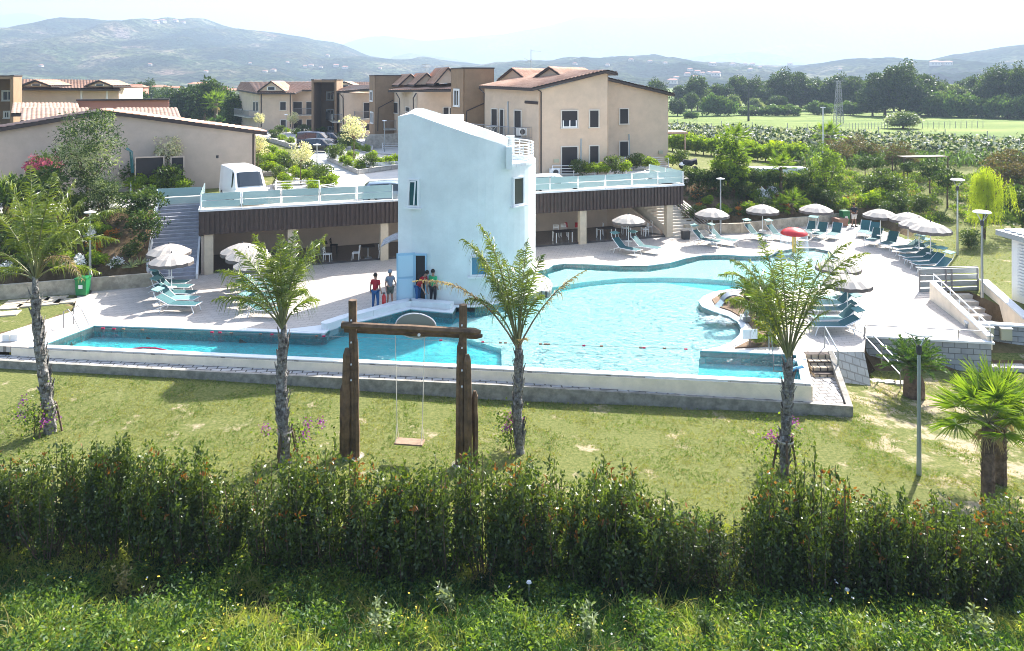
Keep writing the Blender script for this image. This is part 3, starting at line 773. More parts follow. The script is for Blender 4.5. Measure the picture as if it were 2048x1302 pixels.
# white parapet round the front basin, from the spit to the tower
sp_in = [G(x, y) for x, y in [(652, 659), (690, 646), (740, 633), (785, 620), (820, 612), (904, 619)]]
spm = MB()
for a, b in zip(sp_in, sp_in[1:]): spm.wall((a.x, a.y+.1), (b.x, b.y+.1), -.3, .32, .5)
spm.lathe((sp_in[0].x, sp_in[0].y+.1, 0), [(.25, -.3), (.25, .318)], 12)
tag(spm.build('parapet', 'white_coping'), 'low white parapet wall curving from the deck to the foot of the tower', 'parapet')
wd = MB(); wd.prism([tuple(G(x, y)[:2]) for x, y in [(566, 661), (650, 668), (654, 656), (640, 652)]], -.1, .045); tag(wd.build('pool_rim', 'white_coping'), kind='structure')
# ================= right hand: block wall, side walls, gate =================
bwl = thing('block_wall', 'grey concrete block wall with a thin railing behind the stubby cycad', 'wall')
q0, q1 = Vector((15.9, 33.75, 0)), Vector((20.97, 32.88, 0))
MB().wall(q0[:2], q1[:2], -1.7, 0, .2).build('blocks', 'blocks', bwl)
MB().wall((q0.x-.05, q0.y), (q1.x+.12, q1.y), 0.002, .09, .34).build('coping', 'white_coping', bwl)
r1 = MB(); r1.tube([(q0.x, q0.y, .52), (q1.x, q1.y, .52)], .022, 6)
for k in range(5): p = q0.lerp(q1, k/4); r1.tube([(p.x, p.y, .05), (p.x, p.y, .52)], .018, 6)
r1.build('railing', 'rail_steel', bwl)
ra_ = MB(); e0 = Vector((15.75, 33.5, 0)); e1 = Vector((16.0, 30.9, -1.1))
for zz in (.5, .95): ra_.tube([e0+Vector((0, 0, zz-.4)), e1+Vector((0, 0, zz))], .025, 6)
for k in range(3): p = e0.lerp(e1, k/2); ra_.tube([p-Vector((0, 0, .1)), p+Vector((0, 0, .95-.4*(1-k/2)))], .025, 6)
tag(ra_.build('handrail', 'rail_steel'), 'steel handrail along the sloping path next to the block wall', 'handrail')
hb = MB(); f0, f1 = G(1661, 703), G(1676, 745, -.55)
hb.tube([f0+Vector((-.05, .5, .0)), f0+Vector((-.05, .45, .9)), f1+Vector((0, 0, .9)), f1], .03, 6); hb.tube([f0+Vector((-.05, .4, .5)), f1+Vector((0, 0, .45))], .02, 6)
tag(hb.build('handrail', 'grey_metal'), 'grey tubular handrail standing beside the short stone steps', 'handrail')
sw = thing('ramp_wall', 'cream parapet wall with steel handrail sloping from the sun deck to the block wall', 'wall')
s_ = MB(); s_.wall(ramp_n0[:2], ramp_n1[:2], -.3, .93, .2, z1b=.28); s_.build('wall', 'cream_wall', sw)
s_ = MB(); s_.wall(ramp_n0[:2], ramp_n1[:2], .932, .98, .28, z1b=.33, z0b=.282); s_.build('coping', 'white_coping', sw)
s_ = MB(); h0, h1 = Vector((22.15, 39.4, 1.35)), Vector((21.0, 32.95, .75)); s_.tube([h0, h1], .03, 6)
for k in range(7): p = h0.lerp(h1, k/6); s_.tube([p, p-Vector((0, 0, .42))], .02, 6)
s_.build('railing', 'white_paint', sw)
s_ = MB(); s_.wall((25.9, 41.2), (24.2, 35.2), -2.0, .55, .25, z1b=.32); ow = s_.build('side_wall', 'cream_wall')
tag(ow, 'cream wall on the far side of the sunken steps beside the lawn', 'wall')
s_ = MB(); s_.wall((25.9, 41.2), (24.2, 35.2), .552, .62, .42, z1b=.4, z0b=.322); s_.build('coping', 'white_coping', ow)
s_ = MB(); s_.wall((21.2, 35.0), (28, 33.6), -1.8, .2, .22); ow2 = s_.build('block_wall', 'blocks'); tag(ow2, 'grey block wall carrying two meter boxes beside the sunken steps', 'wall')
s_ = MB(); s_.wall((21.15, 35.0), (28, 33.6), .202, .29, .36); s_.build('coping', 'white_coping', ow2)
ss = MB()
for k in range(9):
    y0 = 41.2-k*.6; ss.prism([(22.3-.25*(k*.6)/1.5*.35, y0-.6), (25.4-.28*(k*.6)*.9, y0-.6), (25.6-.28*(k*.6)*.9, y0), (22.3-.25*(k*.6)/1.5*.35, y0)], -2.2, -.1-k*.19)
tag(ss.build('sunken_steps', 'stair_beige'), 'sunken concrete steps between two cream walls in front of the grey gate', 'steps')
gt = thing('metal_gate', 'grey metal gate of horizontal boards closing the sunken steps', 'gate')
ga, gb = Vector((22.2, 40.9)), Vector((25.6, 41.25))
for k in range(4): z = .05+k*.35; MB().wall(ga, gb, z-.14, z+.14, .04).build('board', 'grey_metal', gt)
gp = MB(); 
for t in (0, .45, .55, 1): p = ga.lerp(gb, t); gp.box((p.x, p.y-.04, .48), (.07, .07, 1.5))
gp.tube([(ga.x, ga.y, 1.3), (gb.x, gb.y, 1.3)], .03, 6); gp.build('frame', 'rail_steel', gt)
tag(MB().box((24.6, 36.9, -1.0), (.9, .3, .12), .1).build('yellow_tray', 'yellow_plastic'), 'yellow plastic tray lying on the sunken steps', 'tray')
for k, px in enumerate((1991, 2022)):
    p = D(px, 661, 34.0+.0); t = thing('meter_box', ['meter box on the block wall, the one nearer the sunken steps railing', 'meter box on the block wall, the one nearer the red pipe bend'][k], 'meter box', (p.x, 34.55-.2*(k), -.35), -.2)
    MB().box((0, 0, .25), (.45, .2, .5)).build('casing', 'meter_box', t); MB().box((0, -.01, .53), (.5, .26, .05)).build('lid', 'cream_paint', t)
pp = MB(); pp.tube([(21.4, 34.3, -1.25), (28, 33.0, -1.25)], .07, 8); tag(pp.build('pipe', 'orange_pipe'), 'orange pipe running along the foot of the block wall', 'pipe')
pp = MB(); pp.tube([(24.4, 33.9, -1.5), (24.4, 33.9, -.45), (27, 33.4, -.4)], .06, 8); tag(pp.build('pipe', 'car_navy'), 'dark blue pipe bending beside the two meter boxes', 'pipe')
kp = G(2010, 735, -1.2); tag(MB().box((0, 0, 0), (1.6, .8, .18), -.1).build('manhole_cover', 'kerb_concrete', loc=(kp.x, kp.y, kp.z+.05)), 'pale rectangular manhole slab below the meter boxes', 'manhole')
ks = thing('kiosk', 'white louvred hut with a grey flat roof at the edge of the lawn', 'hut')
k0 = Vector((D(2026, 600, 39.5).x, 39.5)); 
kw = MB(); kw.wall(k0, k0+Vector((.6, -6)), 0, 3.3, .15); kw.wall(k0, k0+Vector((5, .8)), 0, 3.3, .15); kw.build('wall', 'white_paint', ks)
kl = MB()
for k in range(17): kl.wall(k0+Vector((-.1, -.5)), k0+Vector((.4, -5.8)), .35+k*.16, .45+k*.16, .05)
kl.build('louvres', 'white_coping', ks)
kr = MB(); kr.prism([(k0.x-.6, k0.y+.5), (k0.x+6, k0.y+1.2), (k0.x+6.5, k0.y-6.3), (k0.x-.15, k0.y-6.6)][::-1], 3.3, 3.58); kr.build('roof', 'grey_metal', ks)
kr = MB()
for k in range(14): kr.box((k0.x+3, k0.y+.2-k*.48, 3.63), (6.6, .2, .06))
kr.build('roof_sheet', 'white_coping', ks)
# ================= low garden walls =================
g1 = MB()
for a, b in zip(gwall_left, gwall_left[1:]): g1.wall(a[:2], b[:2], -.6, .72, .25)
tag(g1.build('garden_wall', 'old_wall'), 'weathered low concrete wall holding the planted bank beside the grey stairs', 'wall')
g2 = MB()
for a, b in zip(gw, gw[1:]): g2.wall(a[:2], b[:2], -.4, .75, .25)
tag(g2.build('garden_wall', 'old_wall'), 'weathered low concrete wall holding the garden bank behind the far parasols', 'wall')
# ================= houses =================
def tile_roof(name, quad, parent, nu=None, m='roof_tiles', amp=.05, pitch=.3, row=.45):
    """quad: eave a->b, ridge d->c (Vectors); corrugated clay tiles running up the slope"""
    a, b, c, d = quad; W_ = (b-a).length; Ls = ((d-a).length+(c-b).length)/2
    nrm = (b-a).cross(d-a).normalized()
    if nrm.z < 0: nrm = -nrm
    cols = int(W_/pitch)*6; rows = max(2, int(Ls/row))
    s = np.linspace(0, 1, cols+1); V = []
    ts = []
    for r in range(rows): ts += [(r/rows, .045), ((r+.97)/rows, 0)]
    A, B, C, Dd = (np.array(x) for x in (a, b, c, d)); N_ = np.array(nrm)
    wv = np.abs(np.sin(s*math.pi*int(W_/pitch)))*amp
    grid = []
    for t, h in ts:
        P = (A+(Dd-A)*t)[None, :]*(1-s)[:, None]+(B+(C-B)*t)[None, :]*s[:, None]+N_[None, :]*(wv+h)[:, None]
        grid.append(P)
    V = np.concatenate(grid); n = cols+1; i = np.arange(cols); Fq = []
    for r in range(len(ts)-1): Fq.append(np.stack([r*n+i, r*n+i+1, (r+1)*n+i+1, (r+1)*n+i], 1))
    return np_mesh(name, V, np.concatenate(Fq), [m], parent=parent)
m = mat('roof_tiles', (.38, .20, .13), .85, col2=(.52, .33, .24), vscale=1.3, detail=8)
mat('roof_pale', (.40, .25, .18), .85, col2=(.56, .40, .31), vscale=1.5, detail=8)
def slabroof(parent, quad, m='roof_tiles', th=.22, over=True, nm='roof', pitch=.3):
    a, b, c, d = [Vector(x) for x in quad]
    base = MB(); dz = Vector((0, 0, th))
    base.add([a-dz, b-dz, c-dz, d-dz, a, b, c, d], [(3, 2, 1, 0), (0, 1, 5, 4), (1, 2, 6, 5), (2, 3, 7, 6), (3, 0, 4, 7), (4, 5, 6, 7)])
    o = base.build(nm, 'eave_brown', parent)
    up = Vector((0, 0, .015)); k = .04
    tile_roof('tiles', [x+up for x in (a, b, c, d)], o, m=m, pitch=pitch)
    return o
def window_on(parent, a, b, rect, kind='shutter', label=None, name='window'):
    """rect in photograph pixels on the wall a->b"""
    x0, y0, x1, y1 = rect
    s0, zt = wall_hit(x0, y0, a, b); s1, zb = wall_hit(x1, y1, a, b); s0b, zb0 = wall_hit(x0, y1, a, b)
    if s0 > s1: s0, s1 = s1, s0
    zb = (zb+zb0)/2; L = math.hypot(b[0]-a[0], b[1]-a[1]); dx, dy = (b[0]-a[0])/L, (b[1]-a[1])/L
    nx_, ny_ = dy, -dx
    if nx_*a[0]+ny_*a[1] > 0: nx_, ny_ = -nx_, -ny_
    w, h = s1-s0, zt-zb; sm = (s0+s1)/2; zc = (zt+zb)/2; ang = math.atan2(dy, dx)
    f_ = MB(); t = .09
    def bx(mb, u, z, ww, hh, o, d):
        o += .06; mb.box((a[0]+dx*(sm+u)+nx_*o, a[1]+dy*(sm+u)+ny_*o, z), (ww, d, hh), ang)
    bx(f_, 0, zt+t/2, w+2*t, t, .14, .1); bx(f_, 0, zb-t/2, w+2*t+.1, t, .16, .16)
    for sg in (-1, 1): bx(f_, sg*(w/2+t/2), zc, t, h, .14, .1)
    wo = f_.build(name, 'white_paint' if kind == 'white' else 'grey_render' if 'long low' in parent.get('label', '') else 'frame_light', parent)
    if label: wo['label'] = label
    p_ = MB(); bx(p_, 0, zc, w, h, .11, .06); p_.build('shutter' if kind == 'shutter' else 'pane', 'shutter' if kind != 'white' else 'glass_dark', wo)
    if kind == 'half':
        q = MB(); bx(q, 0, zb+h*.22, w*.9, h*.42, .15, .04); q.build('pane', 'glass_dark', wo)
        q = MB()
        for u in (-w*.42, 0, w*.42): bx(q, u, zb+h*.22, .09, h*.44, .18, .05)
        bx(q, 0, zb+.06, w*.94, .1, .18, .055); q.build('sash', 'white_paint', wo)
    if kind == 'white':
        q = MB()
        for u in (-w/2+.05, 0, w/2-.05): bx(q, u, zc, .08, h-.02, .16, .05)
        bx(q, 0, zb+.05, w, .08, .16, .055); bx(q, 0, zt-.05, w, .08, .16, .055); q.build('sash', 'white_paint', wo)
    return wo
def on_wall(a, b, px, py, off=.2):
    s, z = wall_hit(px, py, a, b); L = math.hypot(b[0]-a[0], b[1]-a[1]); dx, dy = (b[0]-a[0])/L, (b[1]-a[1])/L
    nx_, ny_ = dy, -dx
    if nx_*a[0]+ny_*a[1] > 0: nx_, ny_ = -nx_, -ny_
    return Vector((a[0]+dx*s+nx_*off, a[1]+dy*s+ny_*off, z))
def downpipe(parent, a, b, pts, r=.06, m='eave_brown'):
    mb = MB(); mb.tube([on_wall(a, b, x, y, .16) for x, y in pts], r, 6); mb.build('drainpipe', m, parent)
def balcony(parent, a, b, px0, px1, yf, depth=1.3, h=1.0, m='rail_steel', solid=False):
    p = on_wall(a, b, px0, yf, .05); q = on_wall(a, b, px1, yf, .05); z = (p.z+q.z)/2
    L = (q-p).length; d = (q-p); d.z = 0; d.normalize(); n_ = Vector((d.y, -d.x, 0))
    if n_.x*p.x+n_.y*p.y > 0: n_ = -n_
    s = MB(); s.prism([tuple(x[:2]) for x in (p, q, q+n_*depth, p+n_*depth)], z-.2, z); so = s.build('balcony', 'kerb_concrete', parent)
    r_ = MB(); P = [p, p+n_*depth, q+n_*depth, q]
    for i in range(3):
        u_, v_ = P[i], P[i+1]; ll = (v_-u_).length; k = max(2, int(ll/.14))
        r_.tube([(u_.x, u_.y, z+h), (v_.x, v_.y, z+h)], .03, 5); r_.tube([(u_.x, u_.y, z+.1), (v_.x, v_.y, z+.1)], .02, 5)
        for j in range(k+1):
            w_ = u_.lerp(v_, j/k); r_.tube([(w_.x, w_.y, z), (w_.x, w_.y, z+h)], .012, 4, cap=False)
    r_.build('railing', m, so)
    return so
def perp(a, b, d):
    """offset vector away from the camera"""
    L = math.hypot(b[0]-a[0], b[1]-a[1]); n_ = Vector((-(b[1]-a[1])/L, (b[0]-a[0])/L, 0))
    if n_.y < 0: n_ = -n_
    return n_*d
def V3(p, z): return Vector((p[0], p[1], z))
# ---- main beige house behind the terrace (right)
hA = thing('house', 'large beige two storey house with brown eaves and a wide window, behind the terrace', 'house')
Q1 = Vector((2.35, 63.0)); Q2 = Vector((8.15, 64.7)); Q2b = Vector((8.75, 69.4)); Q3 = Vector((14.7, 71.2)); Q0 = Vector((-2.4, 69.4))
zE = 10.95
def zg(q, t0=Q1, z0=10.75, t1=Q2, z1=12.25): s = (Vector(q[:2])-t0).length/(t1-t0).length; return z0+(z1-z0)*s
mbA = MB(); mbA.wall(Q1, Q2, 3.3, 10.75, .3, z1b=12.2); mbA.wall(Q1, Q0, 3.3, 10.8, .3); mbA.wall(Q2, Q2b, 3.3, 12.1, .3, z1b=12.0); mbA.wall(Q2b, Q3, 3.3, 11.55, .3, z1b=10.25)
Qb = Q3+Vector((-2.6, 8)); mbA.wall(Q3, Qb, 2.0, 10.25, .3); mbA.wall(Q0, Q0+Vector((2, 10)), 3.3, 10.8, .3)
mbA.build('wall', 'beige_render', hA)
o1 = D(1213, 141, 63.9); o0 = D(1064, 177, 62.2)
bk = Vector((-6.3, 9.5, 0))
slabroof(hA, (o0, o1, o1+Vector((-4.4, 12, .1)), D(958, 171.5, 69)), pitch=.35)
o2 = D(1236, 146, 64.6); slabroof(hA, (o1, o2, o2+Vector((-4.4, 12, .1)), o1+Vector((-4.4, 12, .1))), pitch=.35)
o3 = D(1213, 155.5, 68.9); o4 = D(1350, 188, 70.6)
slabroof(hA, (o4, o3, o3+Vector((-2, 9, 0)), o4+Vector((-2, 9, 0))), pitch=.35)
# dormers
def dormer(parent, px, py, Y, w, h, dep, rz=0, win=True):
    p = D(px, py, Y); c_, s_ = math.cos(rz), math.sin(rz)
    def t_(x, y, z): return (p.x+x*c_-y*s_, p.y+x*s_+y*c_, p.z+z)
    dm = MB(); dm.add([t_(-w/2, 0, 0), t_(w/2, 0, 0), t_(0, 0, h), t_(-w/2, dep, 0), t_(w/2, dep, 0), t_(0, dep, h)], [(0, 1, 2), (3, 5, 4), (0, 3, 4, 1)]); do_ = dm.build('dormer', 'beige_render', parent)
    e = .25
    for sg in (-1, 1):
        q = [Vector(t_(sg*(w/2+e), -.3, -h*e*2/w)), Vector(t_(0, -.3, h)), Vector(t_(0, dep, h)), Vector(t_(sg*(w/2+e), dep, -h*e*2/w))]
        dz = Vector((0, 0, .16)); r_ = MB(); r_.add([x for x in q]+[x+dz for x in q], [(0, 1, 2, 3), (7, 6, 5, 4), (0, 4, 5, 1), (1, 5, 6, 2), (2, 6, 7, 3), (3, 7, 4, 0)])
        r_.build('dormer_roof', 'eave_brown', do_)
        tile_roof('tiles', [x+dz+Vector((0, .02, .02)) for x in (q[0], q[3], q[2], q[1])], do_, pitch=.35)
    if win:
        g_ = MB().box(t_(0, -.04, h*.28), (w*.34, .06, h*.42), rz); g_.build('window', 'white_paint', do_)
        g_ = MB().box(t_(0, -.08, h*.28), (w*.26, .04, h*.32), rz); g_.build('pane', 'glass_dark', do_)
    return do_
dormer(hA, 1100, 159, 68.5, 3.2, 1.0, 8, -.5, False); dormer(hA, 1026, 160, 72, 2.8, 1.0, 8, -.5, False)
for r_, k, l in (((1122, 222, 1153, 255), 'half', 'wide window with its shutter half down over two white sashes'), ((1178, 221, 1195, 254), 'shutter', None), ((1178, 292, 1195, 325), 'shutter', None)):
    window_on(hA, Q1, Q2, r_, k, l)
window_on(hA, Q1, Q2, (1122, 294, 1153, 347), 'shutter', 'tall dark door shutter at ground level', 'door')
for r_ in ((1238, 218, 1254, 247), (1238, 283, 1254, 313)): window_on(hA, Q2b, Q3, r_)
for r_ in ((987, 218, 998, 268), (1004, 219, 1011, 268)): window_on(hA, Q1, Q0, r_)
window_on(hA, Q1, Q0, (1033, 221, 1046, 274))
downpipe(hA, Q1, Q2, [(1070, 176), (1081, 184), (1081, 352)]); downpipe(hA, Q1, Q0, [(961, 176), (971, 186), (971, 268)]); downpipe(hA, Q1, Q2, [(1161, 277), (1160, 333)], .09, 'grey_metal')
downpipe(hA, Q1, Q0, [(1019, 203), (1020, 268)], .1, 'grey_metal'); downpipe(hA, Q2b, Q3, [(1256, 268), (1257, 312)], .1, 'grey_metal'); downpipe(hA, Q1, Q0, [(1054, 204), (1079, 206)], .14)
balcony(hA, Q1, Q0, 952, 1066, 271.5, 1.5)
for px, py, lab in ((1052, 263, 'white air conditioning unit on the balcony of the large beige house'), (1105, 343, 'white air conditioning unit on the ground against the large beige house')):
    p = on_wall(Q1, Q0 if px < 1070 else Q2, px, py, .5); t = thing('air_conditioner', lab, 'air conditioner', (p.x, p.y, p.z-.3), .3)
    MB().box((0, 0, .3), (.85, .35, .62)).build('casing', 'white_paint', t); MB().lathe((0, 0, 0), [(.24, 0), (.24, .02)], 14).build('fan', 'dark_metal', t).matrix_local = Matrix.Translation((.05, -.18, .3)) @ Matrix.Rotation(R(90), 4, 'X')
p = on_wall(Q1, Q2, 1111, 321, .2); tag(MB().box((0, 0, 0), (.45, .2, .3), .3).build('wall_box', 'meter_box', loc=p), 'small green service box on the house wall beside the ground floor door', 'box')
p = on_wall(Q2b, Q3, 1319, 304, .2); tag(MB().box((0, 0, 0), (.45, .2, .3), .3).build('wall_box', 'meter_box', loc=p), 'small green service box near the end corner of the large beige house', 'box')
pr = MB(); p = D(1346, 264, 73); pr.box(p, (2.2, 3, .18)); pr.tube([(p.x+.9, p.y-1.2, p.z), (p.x+.9, p.y-1.2, 2)], .06); pr.build('porch', 'roof_pale', hA)
tb_ = thing('folding_table', 'light folding table with crossed legs on the balcony of the large beige house', 'table', tuple(on_wall(Q1, Q0, 1000, 268, .9)), .6)
MB().box((0, 0, .72), (.9, .6, .04)).build('tabletop', 'white_paint', tb_)
for sg in (-1, 1): MB().tube([(-.35*sg, -.25, 0), (.35*sg, -.2, .7)], .025, 5).tube([(-.35*sg, .25, 0), (.35*sg, .2, .7)], .025, 5).build('leg', 'white_paint', tb_)
# ---- brown tower blocks and beige wings, one building each
def block(parent, px0, px1, pxc, Y, ytop, zb=3.0, m='brown_render', dep=9, rot=.34, rim=True):
    """front face from px0 to px1 with corner pxc (nearest corner) """
    c = Vector(D(pxc, 200, Y)[:2])
    def along(px, dx, dy):
        k = (px-CX)/F; t = (k*c.y-c.x)/(dx-k*dy) if abs(dx-k*dy) > 1e-6 else 0; return Vector((c.x+dx*t, c.y+dy*t))
    r_ = along(px1, math.cos(rot), math.sin(rot)); l_ = along(px0, -math.sin(rot), math.cos(rot)) if px0 < pxc else c+Vector((-math.sin(rot), math.cos(rot)))*dep
    zt = H-(ytop-HY)*Y/F
    w = MB(); w.wall(c, r_, zb, zt, .3); w.wall(c, l_, zb, zt, .3); bkc = r_+(l_-c); w.wall(r_, bkc, zb, zt, .3)
    w.prism([tuple(x) for x in (c, r_, bkc, l_)], zt-.3, zt-.02)
    w.build('wall', m, parent)
    if rim:
        q = MB()
        for a, b in ((c, r_), (c, l_), (r_, bkc)): q.wall(a, b, zt+.002, zt+.13, .42)
        q.build('coping', 'eave_brown', parent)
    return c, r_, l_, zt
hB = thing('house', 'brown rendered stair tower with a flat top joined to the large beige house', 'house')
c, r_, l_, zt = block(hB, 905, 985, 929, 70, 137.5)
window_on(hB, c, l_, (912, 179, 922, 212), 'white'); window_on(hB, c, l_, (914, 242, 923, 262), 'white')
downpipe(hB, c, r_, [(968, 206), (932, 222), (931, 262)])
hC = thing('house', 'beige and brown house with clay tile roof between the two tall brown stair towers', 'house')
c, r_, l_, zt = block(hC, 790, 930, 836, 84, 184, m='beige_render', rim=False)
window_on(hC, c, r_, (886, 215, 896, 250)); window_on(hC, c, r_, (899, 216, 905, 250)); window_on(hC, c, l_, (791, 205, 799, 226)); window_on(hC, c, l_, (815, 214, 823, 223))
downpipe(hC, c, r_, [(832, 186), (826, 196), (827, 280)], .08); downpipe(hC, c, l_, [(795, 186), (802, 198), (803, 240)], .08)
slabroof(hC, (D(776, 181, 90), D(922, 179, 78.5), D(928, 168, 88), D(830, 168.5, 97)), pitch=.4)
dormer(hC, 821, 170, 92, 2.6, 1.2, 7, .3, False); dormer(hC, 853, 169, 88, 2.6, 1.2, 7, .3, False); dormer(hC, 896, 166, 84, 2.8, 1.6, 7, .3, False)
balcony(hC, c, r_, 872, 915, 250)
hD = thing('house', 'tall brown flat topped block behind the two dark parked cars', 'house')
c, r_, l_, zt = block(hD, 741, 868, 752, 96, 152, dep=8)
window_on(hD, c, l_, (743, 182, 748, 202), 'white'); window_on(hD, c, l_, (744, 224, 749, 246), 'white')
downpipe(hD, c, r_, [(786, 200), (756, 216), (755, 262)]); balcony(hD, c, r_, 766, 800, 256, 1.5)
an = MB(); p = D(852, 152, 97); an.tube([p, p+Vector((0, 0, 1.8))], .03, 5).tube([p+Vector((-.5, 0, 1.5)), p+Vector((.5, 0, 1.5))], .02, 4).tube([p+Vector((-.4, 0, 1.1)), p+Vector((.4, 0, 1.1))], .02, 4)
tag(an.build('aerial', 'grey_metal'), 'thin television aerial on the flat roof of the tall brown block', 'aerial')
hE = thing('house', 'beige wing with a pale sloping roof and small balconies beyond the parked cars', 'house')
c, r_, l_, zt = block(hE, 666, 742, 687, 104, 186, m='beige_render', rim=False)
window_on(hE, c, r_, (727, 206, 740, 236)); window_on(hE, c, l_, (672, 204, 677, 236))
window_on(hE, c, r_, (730, 248, 741, 260))
slabroof(hE, (D(664, 184, 108), D(741, 178, 100), D(746, 170, 108), D(700, 171, 114)), pitch=.4, m='roof_pale'); balcony(hE, c, r_, 708, 741, 237); balcony(hE, c, l_, 655, 686, 236)
downpipe(hE, c, r_, [(679, 186), (686, 196), (687, 270)], .08)
hF = thing('house', 'beige house with clay tile roof and eyebrow dormer at the end of the car park', 'house')
YF = 120
a_, b_ = Vector(D(521, 200, 118)[:2]), Vector(D(583, 200, 118.6)[:2]); a2, b2 = Vector(D(583, 200, 121)[:2]), Vector(D(642, 200, 121.6)[:2]); l2 = Vector(D(480, 200, 131)[:2])
w = MB(); w.wall(a_, b_, 2.5, 9.75, .3); w.wall(a2, b2, 2.5, 9.9, .3); w.wall(a_, l2, 2.5, 9.9, .3); w.wall(b_, a2, 2.5, 9.8, .3); w.build('wall', 'beige_render', hF)
slabroof(hF, (D(514, 186, 117), D(590, 186, 117.6), D(640, 164, 127), D(497, 164, 127)), pitch=.4); slabroof(hF, (D(584, 180, 120), D(644, 180, 120.6), D(640, 163.5, 128), D(560, 164, 128)), pitch=.4)
slabroof(hF, (D(514, 186, 117), D(473, 179, 131), D(482, 164, 133), D(498, 164, 127)), pitch=.4)
dormer(hF, 543, 182, 117.5, 3.8, 1.4, 6)
window_on(hF, a_, b_, (561, 204, 572, 220)); window_on(hF, a_, b_, (562, 240, 573, 256))
for r_ in ((587, 204, 604, 229), (613, 204, 630, 229), (588, 239, 604, 256), (614, 239, 631, 256)): window_on(hF, a2, b2, r_)
window_on(hF, a_, l2, (509, 204, 513, 222)); window_on(hF, a_, l2, (515, 204, 519, 222))
balcony(hF, a2, b2, 586, 642, 229, 1.2); balcony(hF, a_, l2, 488, 519, 231, 1.6)
for x0 in (523, 581): downpipe(hF, a_, b_, [(x0, 187), (x0, 254)], .09)
hG = thing('house', 'brown stair tower with two white windows next to the eyebrow dormer house', 'house')
c, r_, l_, zt = block(hG, 625, 684, 641, 114, 160.5, zb=2.5, rot=.1)
window_on(hG, c, r_, (654, 184, 668, 200), 'white'); window_on(hG, c, r_, (654, 219, 668, 238), 'white'); window_on(hG, c, r_, (657, 253, 669, 262), 'white')
hH = thing('house', 'far clay tile roof with a dormer showing between two brown towers', 'house')
w = MB(); w.wall(D(678, 200, 134)[:2], D(740, 200, 134)[:2], 2, 10.2, .3); w.build('wall', 'beige_render', hH)
slabroof(hH, (D(676, 177, 133), D(742, 177, 133), D(742, 164, 142), D(676, 164, 142)), pitch=.4); dormer(hH, 690, 175, 133.5, 4.5, .9, 5)
# left far row
hI = thing('house', 'brown flat topped block with a white window at the picture edge behind the tiled roofs', 'house')
c, r_, l_, zt = block(hI, -40, 41, -20, 84, 153); w = MB()
window_on(hI, c, r_, (6, 182, 28, 201), 'white'); window_on(hI, c, r_, (9, 223, 20, 236), 'white')
hJ = thing('house', 'long beige house with two dark eyebrow dormers in its clay tile roof', 'house')
a_, b_ = Vector(D(44, 200, 88)[:2]), Vector(D(235, 200, 92)[:2]); w = MB(); w.wall(a_, b_, 2, 10.6, .3); w.wall(b_, b_+Vector((-1, 8)), 2, 10.6, .3); w.build('wall', 'beige_render', hJ)
slabroof(hJ, (D(43, 177, 87), D(241, 178, 91), D(239, 161, 99), D(45, 158.5, 96)), pitch=.32); dormer(hJ, 73, 173, 87.5, 3.3, .6, 4); dormer(hJ, 200, 173, 90, 3.0, .6, 4)
for x0 in (163, 214): downpipe(hJ, a_, b_, [(x0, 176), (x0, 202)], .12, 'white_paint')
w = MB(); w.wall((a_.x+2.5, a_.y-.3), (b_.x-.5, b_.y-.3), 8.6, 8.85, .3); w.build('string_course', 'eave_brown', hJ)
# ---- long low house in front at the left
hK = thing('house', 'long low grey beige house with a shallow gable, behind the white van', 'house')
K1 = Vector(D(507, 300, 56.8)[:2]); K0 = Vector((-37, 47.85)); apx = D(210, 224, 54)
kd = (K1-K0).normalized(); ka = Vector((apx.x, apx.y)); 
zk1 = H-(263-HY)*57/F-.1; zk0 = apx.z-.1-(ka-K0).length*.158
w = MB(); w.wall(K0, ka, 3.3, zk0, .3, z1b=apx.z-.1); w.wall(ka, K1, 3.3, apx.z-.1, .3, z1b=zk1); nb = Vector((-kd.y, kd.x))*4.5; w.wall(K1, K1+nb, 3.3, zk1, .3); w.build('wall', 'grey_render', hK)
nb3 = Vector((nb.x, nb.y, 0)); off = Vector((kd.y, -kd.x, 0))*.5
R1 = V3(K1, zk1+.2)+Vector((kd.x, kd.y, 0))*.9+off-Vector((0, 0, .13)); RA = V3(ka, apx.z+.12)+off; R0 = V3(K0, zk0+.2)+off
slabroof(hK, (R1, R1+nb3, RA+nb3, RA), m='roof_tiles', pitch=.3, th=.25); slabroof(hK, (R0, R0+nb3, RA+nb3, RA), m='roof_tiles', pitch=.3, th=.25)
# raised lantern roofs behind the gable
def tilebox(parent, px0, px1, y0, y1, Y, pitch=.3, slant=0):
    slabroof(parent, (D(px0, y1, Y), D(px1, y1+slant, Y+3), D(px1-8, y0+slant*.5, Y+8), D(px0+4, y0, Y+5)), m='roof_pale', pitch=pitch, th=.35)
hK['label'] = 'long low grey beige house with a shallow gable, behind the white van'
tilebox(hK, 40, 185, 216, 243, 55); tilebox(hK, 228, 362, 216, 236, 58.5)
hL = thing('house', 'pinkish low flat roofed building behind the long low house', 'house')
w = MB(); w.wall(D(155, 210, 72)[:2], D(338, 210, 75)[:2], 3, 9.6, .4); w.build('wall', 'pink_house', hL); w = MB(); w.wall(D(153, 210, 71.8)[:2], D(339, 210, 74.8)[:2], 9.602, 9.75, .7); w.build('coping', 'eave_brown', hL)
slabroof(hL, (D(22, 228, 62), D(160, 226, 66), D(156, 206, 72), D(26, 206, 68)), m='roof_pale')
window_on(hK, K0, K1, (272, 316, 326, 372), 'shutter', 'dark square garage shutter'); window_on(hK, K0, K1, (343, 315, 366, 354)); window_on(hK, K0, K1, (52, 322, 124, 366), 'shutter', 'wide dark opening behind the pink flowering shrub')
